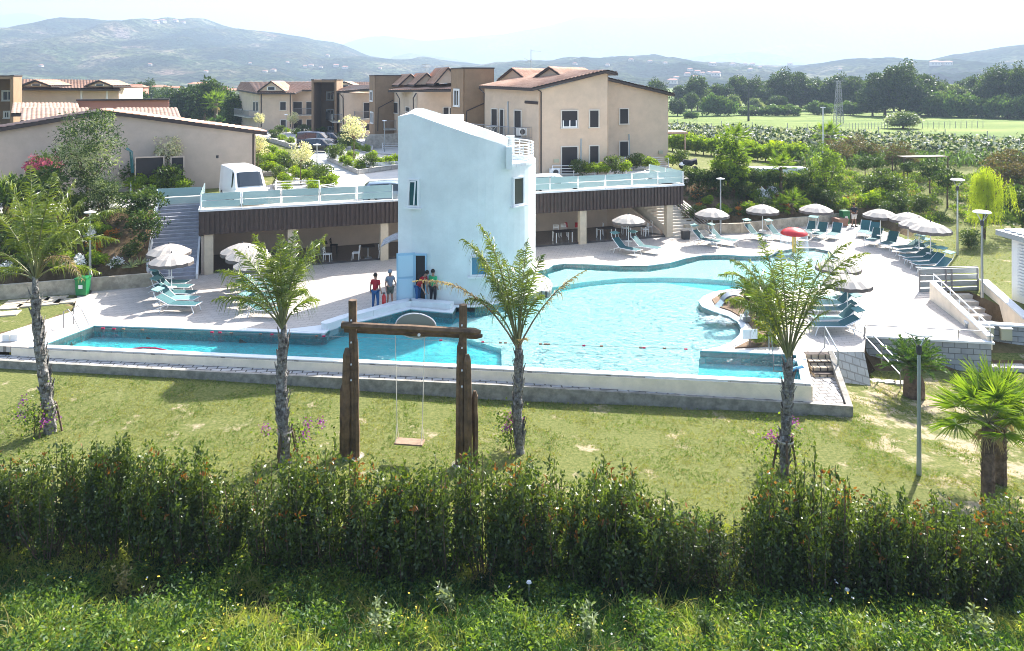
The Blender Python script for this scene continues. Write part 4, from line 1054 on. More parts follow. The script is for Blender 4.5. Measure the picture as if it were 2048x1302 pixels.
gp = MB(); gp.tube([on_wall(K0, K1, x, y, .25) for x, y in ((252, 296), (262, 303), (265, 345))], .11, 8); gp.build('drainpipe', 'glass_teal', hK)
downpipe(hK, K0, K1, [(506, 268), (506, 346)], .07); p = on_wall(K0, K1, 434, 313, .2); MB().box(p, (.14, .14, .2)).build('wall_light', 'dark_metal', hK)
p = on_wall(K0, K1, 172, 300, .5); lamp = MB().box((0, 0, 0), (.55, .3, .9), .3, ry=R(35)).build('satellite_box', 'dark_metal', hK, loc=p)
# far aerial above the large house and small houses between the trees
an = MB(); p = D(1062, 136, 76); an.tube([p-Vector((0, 0, .4)), p+Vector((0, 0, 1.9))], .035, 5).tube([p+Vector((0, 0, 1.75)), p+Vector((1, .1, 1.7))], .02, 4).tube([p+Vector((-.7, 0, 1.0)), p+Vector((.1, 0, .6))], .02, 4).tube([p+Vector((-.6, 0, .5)), p+Vector((.1, 0, .9))], .02, 4)
tag(an.build('aerial', 'grey_metal'), 'television aerial rising above the roof of the large beige house', 'aerial')
# ================= plants =================
def rv(rng, n):
    v = rng.normal(size=(n, 3)); return unit(v)
def crown_mesh(seed, shape, K, n, leaf, mats, clump=.28, bias=0, drop=0.0, wobble=.25, aspect=.55):
    """lumpy crown: K clumps spread over an ellipsoid volume 'shape' (rx,ry,rz) resting on z=0, each of n leaves"""
    rng = np.random.default_rng(seed); rx, ry, rz = shape
    d = rv(rng, K); r = rng.uniform(.35, 1, K)**.5
    C = d*r[:, None]*(1+wobble*np.sin(d[:, :1]*5+seed)*np.cos(d[:, 1:2]*4+seed*2))
    C = C*np.array([rx, ry, rz])*(1-clump*.6); C[:, 2] += rz
    cr = rng.uniform(.55, 1.25, K)*clump*min(rx, rz, ry)*1.3
    idx = rng.integers(0, K, K*n)
    dd = rv(rng, K*n); dd[:, 2] = np.abs(dd[:, 2])*rng.choice([1, 1, -.6], K*n)
    P = C[idx]+dd*cr[idx][:, None]*rng.uniform(.5, 1.05, (K*n, 1))*np.array([1, 1, .75])
    Dr = dd*.6+rv(rng, K*n)*.7; Dr[:, 2] -= drop
    V, Fq = leaf_arrays(P, Dr, leaf*rng.uniform(.6, 1.3, K*n), leaf*aspect*rng.uniform(.7, 1.2, K*n), rng)
    mi = (rng.random(K)[idx] > .6).astype(int) if len(mats) > 1 else np.zeros(K*n, int)
    if len(mats) > 2: mi = np.where(rng.random(K*n) > .8, 2, mi)
    return V, Fq, mi, C
def limb_mesh(mb, seed, h0, C, r0, base=(0, 0, 0), lean=0):
    rng = random.Random(seed)
    top = Vector((base[0]+lean, base[1], h0)); mid = Vector((base[0]+lean*.4+rng.uniform(-.05, .05)*h0, base[1]+rng.uniform(-.05, .05)*h0, h0*.5))
    mb.tube([Vector(base), mid, top], [r0, r0*.75, r0*.6], 8)
    for c in C:
        c = Vector(c); m_ = top.lerp(c, .5)+Vector((0, 0, -.1*abs(c.z-top.z))); mb.tube([top, m_, c], [r0*.45, r0*.28, r0*.1], 5, cap=False)
PROTO = {}
def tree(kind, label, cat, loc, s=1, rz=None, group=None, name=None):
    rz = random.uniform(0, 6.28) if rz is None else rz
    if kind in PROTO: 
        o = dup(PROTO[kind], label, loc, rz, s, group)
        if not group and 'group' in o: del o['group']
        if name: o.name = name
        if cat: o['category'] = cat
        return o
    spec = TREES[kind]; t = thing(name or spec.get('name', 'tree'), label, cat, loc, rz, group, s)
    th, shape, K, n, leaf, mats = spec['trunk'], spec['shape'], spec['K'], spec['n'], spec['leaf'], spec['mats']
    V, Fq, mi, C = crown_mesh(spec.get('seed', 3), shape, K, n, leaf, mats, spec.get('clump', .28), drop=spec.get('drop', 0), aspect=spec.get('aspect', .55))
    V[:, 2] += th
    np_mesh('crown' if not spec.get('bush') else 'foliage', V, Fq, mats, mi, parent=t)
    mb = MB(); Cs = C.copy(); Cs[:, 2] += th
    limb_mesh(mb, 5, th+shape[2]*.25, Cs[:min(len(Cs), spec.get('limbs', 12))], spec.get('r', .2))
    mb.build('trunk' if not spec.get('bush') else 'stem', spec.get('bark', 'bark_brown'), t, smooth=True)
    PROTO[kind] = t; return t
TREES = {
 'big': dict(trunk=2, shape=(6.5, 6, 7), K=170, n=60, leaf=.75, mats=['tree_dark', 'tree_mid'], r=.6, seed=1, clump=.24, limbs=20),
 'round': dict(trunk=1.2, shape=(5, 5, 4.2), K=130, n=50, leaf=.7, mats=['tree_dark', 'tree_mid'], r=.4, seed=2, clump=.26),
 'ragged': dict(trunk=1.5, shape=(4, 4, 5.2), K=90, n=60, leaf=.7, mats=['tree_mid', 'tree_dark'], r=.35, seed=9, clump=.3),
 'pale': dict(trunk=.5, shape=(4.6, 4.2, 3.6), K=90, n=60, leaf=.65, mats=['tree_pale', 'tree_mid'], r=.3, seed=4, clump=.3),
 'low': dict(trunk=.1, shape=(5, 3, 1.9), K=70, n=60, leaf=.6, mats=['reed', 'tree_mid'], r=.12, seed=5, clump=.35, bush=True, name='bush'),
 'hedgebush': dict(trunk=.05, shape=(.8, .6, .8), K=24, n=60, leaf=.13, mats=['tree_mid', 'tree_dark'], r=.04, seed=6, clump=.4, bush=True, name='bush'),
 'brightbush': dict(trunk=.02, shape=(.62, .5, .42), K=20, n=55, leaf=.12, mats=['box_bright', 'tree_light'], r=.03, seed=7, clump=.42, bush=True, name='bush'),
 'oleander': dict(trunk=1.5, shape=(.85, .8, .8), K=34, n=44, leaf=.13, mats=['oleander_white', 'oleander_white', 'tree_pale'], r=.045, seed=8, clump=.3, name='flowering_tree'),
 'conifer': dict(trunk=.4, shape=(1.1, 1.0, 1.9), K=70, n=60, leaf=.17, mats=['tree_light', 'tree_mid'], r=.09, seed=12, clump=.26, name='young_tree'),
 'flowerbush': dict(trunk=.02, shape=(.5, .45, .35), K=18, n=50, leaf=.10, mats=['tree_mid', 'flower_white'], r=.02, seed=13, clump=.4, bush=True, name='bush'),
 'rustbush': dict(trunk=.02, shape=(.45, .4, .3), K=14, n=50, leaf=.09, mats=['rust_leaf', 'tree_mid'], r=.02, seed=14, clump=.4, bush=True, name='bush'),
 'darkbush': dict(trunk=.02, shape=(.7, .6, .6), K=24, n=60, leaf=.12, mats=['shrub', 'tree_mid'], r=.03, seed=15, clump=.4, bush=True, name='bush'),
 'heather': dict(trunk=.05, shape=(1.4, 1.1, 1.0), K=40, n=60, leaf=.14, mats=['heather', 'tree_mid'], r=.05, seed=16, clump=.35, bush=True, name='bush'),
 'lawntree': dict(trunk=1.3, shape=(.95, .9, .8), K=30, n=50, leaf=.16, mats=['tree_mid', 'tree_dark'], r=.07, seed=18, clump=.32, name='small_tree'),
 'gardenfir': dict(trunk=.5, shape=(1.5, 1.4, 2.1), K=80, n=60, leaf=.17, mats=['tree_light', 'tree_mid'], r=.1, seed=19, clump=.22, name='young_tree'),
 'acacia': dict(trunk=1.2, shape=(2.1, 1.9, 2.6), K=110, n=70, leaf=.2, mats=['tree_dark', 'tree_pale', 'tree_mid'], r=.12, seed=20, clump=.27, drop=.2, aspect=.3),
 'pinkshrub': dict(trunk=1.2, shape=(1.0, .8, .8), K=34, n=40, leaf=.14, mats=['bouga_pink', 'tree_mid'], r=.06, seed=21, clump=.35, name='flowering_tree'),
}
def frond(mbv, rng, p0, p1, arch, nl=46, ll=.55, droop=.9, wide=.035, start=.22, r=.022, mi=(0, 1), ck=.5):
    """feather frond: rachis + drooping leaflets appended to list mbv as (V,F,mat)"""
    p0, p1 = np.array(p0, float), np.array(p1, float); mid = p0*(1-ck)+p1*ck+np.array([0, 0, arch])
    def B(t): t = np.asarray(t)[:, None]; return (1-t)**2*p0+2*t*(1-t)*mid+t*t*p1
    def dB(t): t = np.asarray(t)[:, None]; return unit(2*(1-t)*(mid-p0)+2*t*(p1-mid))
    m_ = MB(); ts = np.linspace(0, 1, 9); P = B(ts); m_.tube([Vector(p) for p in P], [r*(1.6-1.4*t) for t in ts], 4, cap=False)
    mbv.append((np.array(m_.v), np.array(m_.f), mi[0]))
    t = np.repeat(np.linspace(start, .995, nl), 2)+rng.uniform(-.008, .008, 2*nl); t = np.clip(t, 0, 1)
    P = B(t); T_ = dB(t); side = np.tile([1., -1.], nl)[:, None]
    S = unit(np.cross(T_, np.array([[0, 0, 1.]])+rng.normal(size=(2*nl, 3))*.12))*side
    Dr = S*.8+T_*.55+np.array([[0, 0, .25]])+rng.normal(size=(2*nl, 3))*.16; Dr[:, 2] -= droop*.35
    L = ll*np.clip(np.sin((t-start)/(1-start)*math.pi*.86+.38), .25, 1)*rng.uniform(.8, 1.15, 2*nl)
    V, Fq = blade_arrays(P, Dr, L, np.full(2*nl, wide), droop*1.5, rng)
    mbv.append((V, Fq, mi[1]))
def palm(label, base, top, lean_pts, fronds, seed, r=(.24, .17, .14)):
    rng = np.random.default_rng(seed); rr_ = random.Random(seed)
    t = thing('palm_tree', label, 'palm tree', base, 0, 'feather palms along the lawn')
    b = Vector(base); tp = Vector(top)-b
    # ragged fibrous trunk
    mb = MB(); n = 26; pts = []; rs = []
    for i in range(n+1):
        k = i/n; p = tp*k+Vector((math.sin(k*5+seed)*.05, math.cos(k*4+seed)*.05, 0)); pts.append(p)
        rs.append((r[0]+(r[1]-r[0])*min(1, k*1.3))*(1+.10*math.sin(k*37+seed)+rr_.uniform(-.07, .07)) if k < .86 else r[2]*(1.1-.3*(k-.86)/.14))
    rs = [q*.72 for q in rs]; mb.tube(pts, rs, 14); 
    for i in range(95):        # hanging fibre plates and old leaf bases
        k = rr_.uniform(.05, .88); a = rr_.uniform(0, 6.28); p = tp*k+Vector((math.sin(k*5+seed)*.05, math.cos(k*4+seed)*.05, 0)); rad = .72*(r[0]+(r[1]-r[0])*min(1, k*1.3))
        d = Vector((math.cos(a), math.sin(a), 0)); q = p+d*rad*.92; w = rr_.uniform(.04, .09); h = rr_.uniform(.2, .6); s_ = Vector((-d.y, d.x, 0))
        o_ = q+d*rr_.uniform(.03, .14)+Vector((0, 0, h))
        mb.add([q-s_*w, q+s_*w, o_+s_*w*.3, o_-s_*w*.5, q-s_*w-d*.06, q+s_*w-d*.06], [(0, 1, 2, 3), (4, 0, 3), (1, 5, 2)])
    mb.build('trunk', 'bark_grey', t)
    for f in fronds:
        px, py, dy, arch = f[:4]; o = f[4] if len(f) > 4 else {}
        tipY = b.y+dy; tip = D(px, py, tipY)-b; st = tp+Vector((0, 0, -.15)); parts = []
        dry = o.get('dry', False); L = (tip-st).length
        frond(parts, rng, st, tip, (arch+.21)*L, ck=.4, nl=o.get('n', int(25+L*10)), ll=o.get('ll', .8), droop=o.get('droop', 1.35), start=o.get('start', .25), mi=(0, 1), wide=.03)
        V, Fq, mi = merge(parts); fo = np_mesh('frond', V, Fq, ['dry_rachis', 'palm_dry'] if dry else ['rachis', 'palm_leaf'], mi, parent=t)
        if dry: fo['label'] = 'dry brown drooping frond'
    # guy stakes
    return t
def stakes(t, r=.3, h=1.1):
    for k in range(3):
        a = k*2.1+.3; MB().tube([(math.cos(a)*r*1.4, math.sin(a)*r*1.4, 0), (math.cos(a)*r*.75, math.sin(a)*r*.75, h)], .035, 6).build('stake', 'bark_brown', t)
    MB().lathe((0, 0, 0), [(r*.82, h-.12), (r*.86, h-.08), (r*.82, h-.04)], 14, cap=False).build('strap', 'canvas', t)
LZ = -1.0
P1b = G(98, 868, LZ); P2b = G(569, 925, LZ); P3b = G(1040, 905, LZ); P4b = G(1571, 945, LZ)
t = palm('tall leaning palm with a thick crown at the picture edge, near the pool ladder', P1b, D(70, 552, P1b.y), None,
 [(-60, 500, -.5, .15), (-40, 420, .8, .2), (10, 350, -.6, .12), (60, 330, 1, .05), (110, 345, -.8, .08), (170, 395, .9, .12), (232, 420, -.6, .14), (236, 480, 0, .22), (150, 300+60, .4, .06), (30, 400, 1.6, .1), (100, 395, -1.2, .1), (-30, 560, .3, .25),
  (200, 545, 1, .2), (165, 560, -.8, .55, dict(dry=True, droop=1.3, ll=.5)), (20, 480, -1.2, .2), (130, 470, -1.4, .15), (60, 375, -.4, .05), (-70, 600, .3, .15, dict(ll=.1, n=8)), (75, 420, .3, .05), (185, 450, -1.3, .2)], 1, r=(.27, .2, .15)); stakes(t)
t = palm('medium palm with bright drooping fronds next to the wooden swing', P2b, D(565, 650, P2b.y), None,
 [(425, 600, -.5, .22), (437, 540, .6, .2), (470, 498, .2, .14), (510, 470, -.8, .10), (560, 470, .4, .03), (590, 462, -.5, .05), (632, 480, .5, .18), (636, 600, .3, .32, dict(droop=1.3)), (600, 520, -1, .08), (540, 520, -.8, .08), (480, 600, 1.1, .25), (520, 500, 1.0, .08),
  (650, 470, 0, .12), (455, 570, -1.2, .25), (605, 585, -1.2, .3), (560, 500, -.8, .05), (575, 490, .9, .05)], 2, r=(.25, .21, .15)); stakes(t)
t = palm('slender palm with two long bare arching fronds in front of the blue tower', P3b, D(1036, 690, P3b.y), None,
 [(826, 562, -.4, .18, dict(dry=True, droop=1.2, ll=.45, start=.3)), (1172, 540, .3, .06, dict(dry=True, droop=1.5, ll=.45, start=.35)), (924, 478, .3, .22), (958, 448, -.5, .14),  (1055, 480, -.3, .04), (1085, 510, .6, .12), (960, 520, -.8, .14),
  (990, 560, .6, .18), (1085, 590, .3, .3), (930, 600, -.3, .3), (1040, 500, .9, .03), (975, 480, .9, .1), (1060, 540, -.9, .12), (1010, 520, -.4, .08), (1052, 665+15, -.5, .3, dict(dry=True, n=14, ll=.4, start=.1)), (950, 500, .1, .1)], 3, r=(.22, .18, .13))
t = palm('slim palm with sparse fronds in front of the peninsula garden', P4b, D(1577, 712, P4b.y), None,
 [(1455, 600, .2, .34), (1690, 560, -.3, .26), (1440, 550, -.3, .36), (1462, 520, .5, .28), (1520, 470, -.4, .04), (1500, 520, .8, .08), (1640, 560, .6, .05), (1735, 505, .2, .24), (1700, 485, -.5, .22), (1600, 480, .3, .02), (1560, 500, -.8, .02), (1470, 600, -.8, .15), (1545, 540, .9, .04), (1660, 620, -.6, .12, dict(ll=.4)), (1510, 640, .5, .1), (1620, 520, -1, .05), (1490, 560, -1.2, .1)], 4, r=(.2, .19, .13)); stakes(t)
# little bougainvillea at the foot of the palms
def flowerpatch(base, seed, label, w=.35):
    t = thing('bougainvillea', label, 'flowering plant', base); rng = np.random.default_rng(seed)
    n = 420; P = rng.normal(size=(n, 3))*[w, w*.7, .33]+[0, 0, .75]; P[:, 2] = np.abs(P[:, 2])
    V, Fq = leaf_arrays(P, rv(rng, n), .11, .07, rng); np_mesh('foliage', V, Fq, ['tree_light', 'shrub'], rng.integers(0, 2, n), parent=t)
    n = 190; c = rng.normal(size=(5, 3))*[w, w*.6, .2]+[0, 0, 1.0]; P = c[rng.integers(0, 5, n)]+rng.normal(size=(n, 3))*.09
    V, Fq = leaf_arrays(P, rv(rng, n), .07, .055, rng); np_mesh('blossom', V, Fq, ['bouga'], parent=t)
    MB().tube([(0, 0, 0), (.05, 0, .5), (-.05, .05, 1.0)], .02, 5).tube([(.05, 0, 0), (.2, 0, .9)], .015, 5).build('stem', 'bark_brown', t)
flowerpatch(P1b+Vector((-.35, -.3, 0)), 1, 'purple bougainvillea climbing the foot of the tall leaning palm')
flowerpatch(P2b+Vector((.25, .3, 0)), 2, 'purple bougainvillea around the foot of the palm beside the swing', .45)
flowerpatch(P3b+Vector((-.35, .2, 0)), 3, 'thin mauve bougainvillea at the foot of the slender palm by the tower', .25)
flowerpatch(P4b+Vector((-.05, .35, 0)), 4, 'purple bougainvillea at the foot of the sparse palm by the pool corner', .42)
# ---- fan palms
def fan_leaf(parts, rng, p, d, R_=.8, seg=36, pet=.9, hang=0):
    d = Vector(d).normalized(); p = Vector(p); c = p+d*pet; m_ = MB().tube([p, p+d*pet*.5+Vector((0, 0, .02)), c], [.022, .018, .012], 4, cap=False); parts.append((np.array(m_.v), np.array(m_.f), 0))
    up = Vector((0, 0, 1)); s = d.cross(up).normalized() if abs(d.z) < .98 else Vector((1, 0, 0)); 
    ang = np.linspace(-2.1, 2.1, seg); dd = np.array([list(d*math.cos(a)+s*math.sin(a)) for a in ang])+rng.normal(size=(seg, 3))*.04
    P = np.repeat(np.array([list(c)]), seg, 0); V, Fq = blade_arrays(P, dd, R_*rng.uniform(.85, 1.1, seg)*(1-.25*np.abs(ang)/2.1), np.full(seg, .05*R_/.8), .12+hang, rng); parts.append((V, Fq, 1))
def fan_palm(label, base, h, r, n, seed, R_=.8, group=None, skirt=8, mats=('rachis', 'fan_leaf')):
    t = thing('fan_palm', label, 'palm tree', base, 0, group); rng = np.random.default_rng(seed); rr_ = random.Random(seed); mb = MB(); k = 12
    mb.tube([(0, 0, h*i/k) for i in range(k+1)], [r*(1.2-.25*i/k+.12*(i % 2)) for i in range(k+1)], 10)
    for i in range(60):
        a = rr_.uniform(0, 6.28); z = rr_.uniform(.1, 1)*h; d = Vector((math.cos(a), math.sin(a), 0)); s = Vector((-d.y, d.x, 0)); q = d*r*1.0+Vector((0, 0, z)); mb.add([q-s*.05, q+s*.05, q+d*.09+Vector((0, 0, .16)), q-d*.05], [(0, 1, 2), (0, 2, 3)])
    mb.build('trunk', 'bark_brown', t)
    for i in range(n):
        a = i*2.4; e = 1.35-1.7*i/n; d = (math.cos(a)*math.cos(e), math.sin(a)*math.cos(e), math.sin(e)); parts = []
        fan_leaf(parts, rng, (0, 0, h), d, R_*rr_.uniform(.85, 1.1), pet=R_*rr_.uniform(.8, 1.2), hang=.3 if e < 0 else 0); V, Fq, mi = merge(parts); np_mesh('frond', V, Fq, list(mats), mi, parent=t)
    for i in range(skirt):
        a = i*1.9; parts = []; fan_leaf(parts, rng, (0, 0, h*.97), (math.cos(a)*.6, math.sin(a)*.6, -.9), R_*.6, 14, pet=R_*.4, hang=.8); V, Fq, mi = merge(parts); o = np_mesh('frond', V, Fq, ['dry_rachis', 'palm_dry'], mi, parent=t); o['label'] = 'dry hanging fan frond'
    return t
fan_palm('fan palm with a rough trunk and spiky bright leaves beyond the hedge end', G(1976, 1000, -1.2), 2.35, .155, 20, 5, .88, 'twin fan palms')
fan_palm('fan palm leaning out of the frame behind its twin, darker trunk', G(2012, 985, -1.2)+Vector((.15, .5, 0)), 2.3, .155, 18, 6, .85, 'twin fan palms')
def cycad(label, base, h, n, L, seed, mats=('rachis', 'cycad_leaf'), group=None):
    t = thing('cycad', label, 'cycad', base, 0, group); rng = np.random.default_rng(seed)
    MB().lathe((0, 0, 0), [(.24*h+.12, 0), (.2*h+.14, h*.5), (.16, h)], 10).build('trunk', 'bark_brown', t)
    for i in range(n):
        a = i*2.4; e = 1.2-1.25*i/n; p1 = (math.cos(a)*math.cos(e)*L, math.sin(a)*math.cos(e)*L, h+math.sin(e)*L-.15*L); parts = []
        frond(parts, rng, (0, 0, h*.95), p1, .22*L, nl=30, ll=.2*L, droop=.15, wide=.022*L+.008, start=.12, r=.014); V, Fq, mi = merge(parts); np_mesh('frond', V, Fq, list(mats), mi, parent=t)
    return t
cycad('stubby cycad with stiff dark fronds on the lawn before the grey block wall', G(1828, 792, -1.22), 1.2, 44, 1.45, 1)
cycad('dark green cycad on the peninsula bed in the pool', G(1496, 600, 0), .45, 24, 1.0, 2)
cycad('small yellow green cycad beside the pool information board', G(1541, 680, 0), .35, 20, .8, 3, ('rachis', 'cycad_yellow'))
# ---- peninsula bed
bed_px = [(1424, 600), (1440, 590), (1475, 587), (1520, 590), (1548, 602), (1556, 640), (1562, 693), (1470, 697), (1500, 682), (1510, 664), (1492, 640), (1460, 622), (1432, 613)]
bd = MB(); bd.prism([tuple(G(x, y)[:2]) for x, y in bed_px], -.2, .05); tag(bd.build('flower_bed', 'soil'), kind='structure')
for k, (px, py, kd_, s) in enumerate([(1525, 618, 'darkbush', .9), (1530, 640, 'darkbush', 1.1), (1545, 655, 'brightbush', .8), (1518, 688, 'brightbush', .7), (1548, 690, 'brightbush', .6), (1450, 606, 'darkbush', .45), (1470, 612, 'darkbush', .4), (1508, 606, 'brightbush', .6), (1538, 610, 'brightbush', .9)]):
    tree(kd_, ['dense dark shrub', 'tall dark shrub', 'bright shrub', 'low bright green plant', 'small bright green plant', 'tiny dark plant', 'little dark plant', 'small bright bush', 'broad bright bush'][k]+' on the peninsula bed '+['behind the water spout', 'behind the yellow cycad', 'over the yellow cycad', 'under the information board', 'beside the pool ladder', 'at the tip of the bed', 'just past the bed tip', 'beside the dark cycad', 'at the sun lounger side'][k], 'shrub', G(px, py, .03), s)
fan_palm('feathery low palm in the middle of the peninsula bed', G(1535, 628, .03), .6, .12, 14, 9, .6, skirt=2)
# ---- hedge of photinia shrubs across the front
def hedge_shrub(seed, w, h, nshoot, per, red=.14):
    rng = np.random.default_rng(seed); Ps, Ds, ms = [], [], []
    mb = MB()
    for i in range(nshoot):
        a = rng.uniform(0, 6.28); rad = w*math.sqrt(rng.uniform(0, 1)); hh = h*(1-.35*(rad/w)**2)*rng.uniform(.6, 1.15)
        b = np.array([math.cos(a)*rad*.35, math.sin(a)*rad*.35, 0]); tpp = np.array([math.cos(a)*rad, math.sin(a)*rad*.8, hh])
        mid = b*.4+tpp*.6+np.array([math.cos(a)*.12, math.sin(a)*.12, -.1])
        if i < 26: mb.tube([Vector(b), Vector(mid), Vector(tpp)], [.018, .012, .005], 4, cap=False)
        t = rng.uniform(.10, 1, per)**.7; t = t[:, None]; P = (1-t)**2*b+2*t*(1-t)*mid+t*t*tpp
        P = P+rng.normal(size=(per, 3))*.045
        Dr = rv(rng, per)*.9; Dr[:, 2] += .45
        Ps.append(P); Ds.append(Dr); isred = rng.random() < red
        ms.append(np.where((t[:, 0] > .93) & isred, 1, 0))
    P = np.concatenate(Ps); Dr = np.concatenate(Ds); mi = np.concatenate(ms); n = len(P)
    V, Fq = leaf_arrays(P, Dr, rng.uniform(.08, .14, n), rng.uniform(.04, .06, n), rng)
    return V, Fq, mi, mb
HP = []
hx = [-15.2, -14.2, -13.3, -12.2, -11.3, -10.4, -9.3, -8.4, -7.5, -6.3, -5.4, -4.5, -3.5, -2.6, -1.6, -.7, .2, 1.2, 2.1, 2.9, 4.0, 5.2, 6.3, 7.4, 8.2, 9.0, 9.9, 10.8, 11.6]
spots = []
hdesc = ['with copper red tips', 'with pale glossy leaves', 'with a bushy round top', 'with thin upright shoots', 'with dense dark leaves']
near_ = ['at the picture edge', 'in front of the leaning palm', 'past the leaning palm', 'below the red float in the pool', 'before the open lawn', 'midway between the two first palms', 'short of the second palm', 'just before the second palm', 'at the foot of the second palm', 'between second palm and swing', 'in front of the first swing post', 'below the swing seat', 'below the swing beam middle', 'in front of the farther swing post', 'after the swing', 'between swing and slender palm', 'in front of the slender palm', 'just past the slender palm', 'further past the slender palm', 'last before the lawn gap', 'alone in the lawn gap', 'beside the lawn gap', 'in front of the sparse palm', 'just past the sparse palm', 'between the sparse palm and the lamp post', 'in front of the tall lamp post', 'just past the tall lamp post', 'before the twin fan palms', 'at the end of the row by the fan palms']
for i, x in enumerate(hx):
    y = 20.2-(x+15)*.10+random.uniform(-.25, .25)
    h = (2.8 if x < -4 else 2.9 if x < 3.5 else 2.4 if x < 6 else 3.0)*random.uniform(.78, 1.12)
    if i in (8, 21): h *= .85
    lab = 'hedge shrub '+hdesc[(i*2) % 5]+', '+near_[i]
    if i < 6:
        V, Fq, mi, mb = hedge_shrub(40+i, .86, 2.2, [84, 58, 112, 46, 72, 124][i], 56, .10)
        t = thing('hedge_shrub', lab, 'shrub', (x, y, LZ), 0, 'photinia shrubs in the hedge row', (1, 1, h/2.2)); np_mesh('foliage', V, Fq, ['shrub', 'shrub_red'], mi, parent=t); mb.build('stem', 'bark_brown', t); HP.append(t)
    else:
        dup(HP[(i*5) % 6], lab, (x, y, LZ), random.uniform(0, 6.28), (random.uniform(.95, 1.15), random.uniform(.95, 1.15), h/2.2))
    # a darker shrub filling the row behind on the crowded side
    if (x > 6 or 0 < x < 2.5) and i % 2 == 0:
        dup(HP[(i*3+1) % len(HP)], 'darker shrub behind the one '+near_[i], (x+.5, y+.75, LZ), random.uniform(0, 6.28), (1, 1, h/2.2*.92))
# ---- weeds and meadow in the foreground
rng = np.random.default_rng(5)
def noise2(x, y, s, seed=0):
    return np.array([noise.noise(Vector((a*s+seed, b*s, seed))) for a, b in zip(x, y)])
def scatter(n, x0, x1, y0, y1):
    return rng.uniform(x0, x1, n), rng.uniform(y0, y1, n)
NC = 4600; x, y = scatter(NC, -15, 15, 13, 20.9)
zg_ = np.array([hgt(0, b) for b in y]); keep = (np.abs(x) < y*.70+.8); x, y = x[keep], y[keep]; NC = len(x)
dn = noise2(x, y, .55, 3.1); dn2 = noise2(x, y, .9, 8.7)
k = dn > -.30; x, y, dn, dn2 = x[k], y[k], dn[k], dn2[k]; NC = len(x)
per = 24; idx = np.repeat(np.arange(NC), per)
sp_ = .20
P = np.stack([x[idx]+rng.normal(size=NC*per)*sp_, y[idx]+rng.normal(size=NC*per)*sp_, np.array([hgt(0, b) for b in y])[idx]], 1)
hh = (.15+.48*np.clip(dn+.35, 0, 1))[idx]*rng.uniform(.5, 1.35, NC*per)
row = (y > 19.2)[idx]; hh = np.where(row, hh*.7, hh)
Dr = rng.normal(size=(NC*per, 3))*.55; Dr[:, 2] = 1
V, Fq = blade_arrays(P, Dr, hh, rng.uniform(.012, .028, NC*per), .7, rng)
kind = np.where(dn2 > .08, 1, np.where(dn2 < -.08, 0, 2)); kk = np.where(rng.random(NC) > .93, 3, kind)
mi = np.concatenate([kk[idx], kk[idx]])
tag(np_mesh('meadow_grass', V, Fq, ['weed_dark', 'grass_b', 'grass_a', 'grass_dry'], mi), kind='stuff')
# broad leaved weeds
NW = 7600; x, y = scatter(NW, -14.5, 14.5, 13, 21); kq = noise2(x, y, .8, 5.5) > -.05; x, y = x[kq], y[kq]; NW = len(x); per = 30; idx = np.repeat(np.arange(NW), per)
hw = rng.uniform(.2, .6, NW); zz = rng.uniform(.05, 1, NW*per)*hw[idx]
P = np.stack([x[idx]+rng.normal(size=NW*per)*.09, y[idx]+rng.normal(size=NW*per)*.09, np.array([hgt(0, b) for b in y])[idx]+zz], 1); Dr = rv(rng, NW*per); Dr[:, 2] = np.abs(Dr[:, 2])*.6
V, Fq = leaf_arrays(P, Dr, rng.uniform(.05, .15, NW*per), rng.uniform(.025, .06, NW*per), rng); kw_ = rng.choice([0, 0, 1, 1, 2], NW)
tag(np_mesh('weeds', V, Fq, ['weed_dark', 'grass_a', 'tree_light'], kw_[idx]), kind='stuff')
# flower heads
NFl = 1000; x, y = scatter(NFl, -14.5, 14.5, 13, 20.5); q = noise2(x, y, .45, 1.7) > -.02; x, y = x[q], y[q]; NFl = len(x)
P = np.stack([x, y, np.array([hgt(0, b) for b in y])+rng.uniform(.3, .7, NFl)], 1); col = (rng.random(NFl) > .76).astype(int); V1, F1 = leaf_arrays(P, rng.normal(size=(NFl, 3))*[1, 1, .3], .042, .042, rng)
V2, F2 = leaf_arrays(P+[[0, 0, .004]], rng.normal(size=(NFl, 3))*[1, 1, .3], .042, .042, rng)
Vm, Fm, mm = merge([(V1, F1, 0), (V2, F2, 0)]); tag(np_mesh('meadow_flowers', Vm, Fm, ['flower_yellow', 'flower_white'], np.concatenate([col, col])), kind='stuff')
# single tall weeds one can pick out
def tall_weed(label, px, py, h, seed, m='tree_mid', n=260, leaf=.14, name='weed_plant'):
    b = G(px, py, LZ)
    for _ in range(6): b = G(px, py, hgt(0, b.y))
    t = thing(name, label, 'weed', b); rg_ = np.random.default_rng(seed); mb = MB(); Ps = []
    for i in range(5):
        a = rg_.uniform(0, 6.28); tip = Vector((math.cos(a)*.25*h, math.sin(a)*.25*h, h*rg_.uniform(.7, 1))); mb.tube([(0, 0, 0), tip*.5+Vector((0, 0, .08)), tip], [.015, .01, .004], 5, cap=False); tt = rg_.uniform(.15, 1, n//5)[:, None]; Ps.append(tt*np.array([list(tip)])+rg_.normal(size=(n//5, 3))*.03)
    mb.build('stem', 'rachis', t); P = np.concatenate(Ps); Dr = rv(rg_, len(P)); Dr[:, 2] = Dr[:, 2]*.4+.15; V, Fq = leaf_arrays(P, Dr, leaf*rg_.uniform(.6, 1.2, len(P)), leaf*.4, rg_); np_mesh('foliage', V, Fq, [m], parent=t)
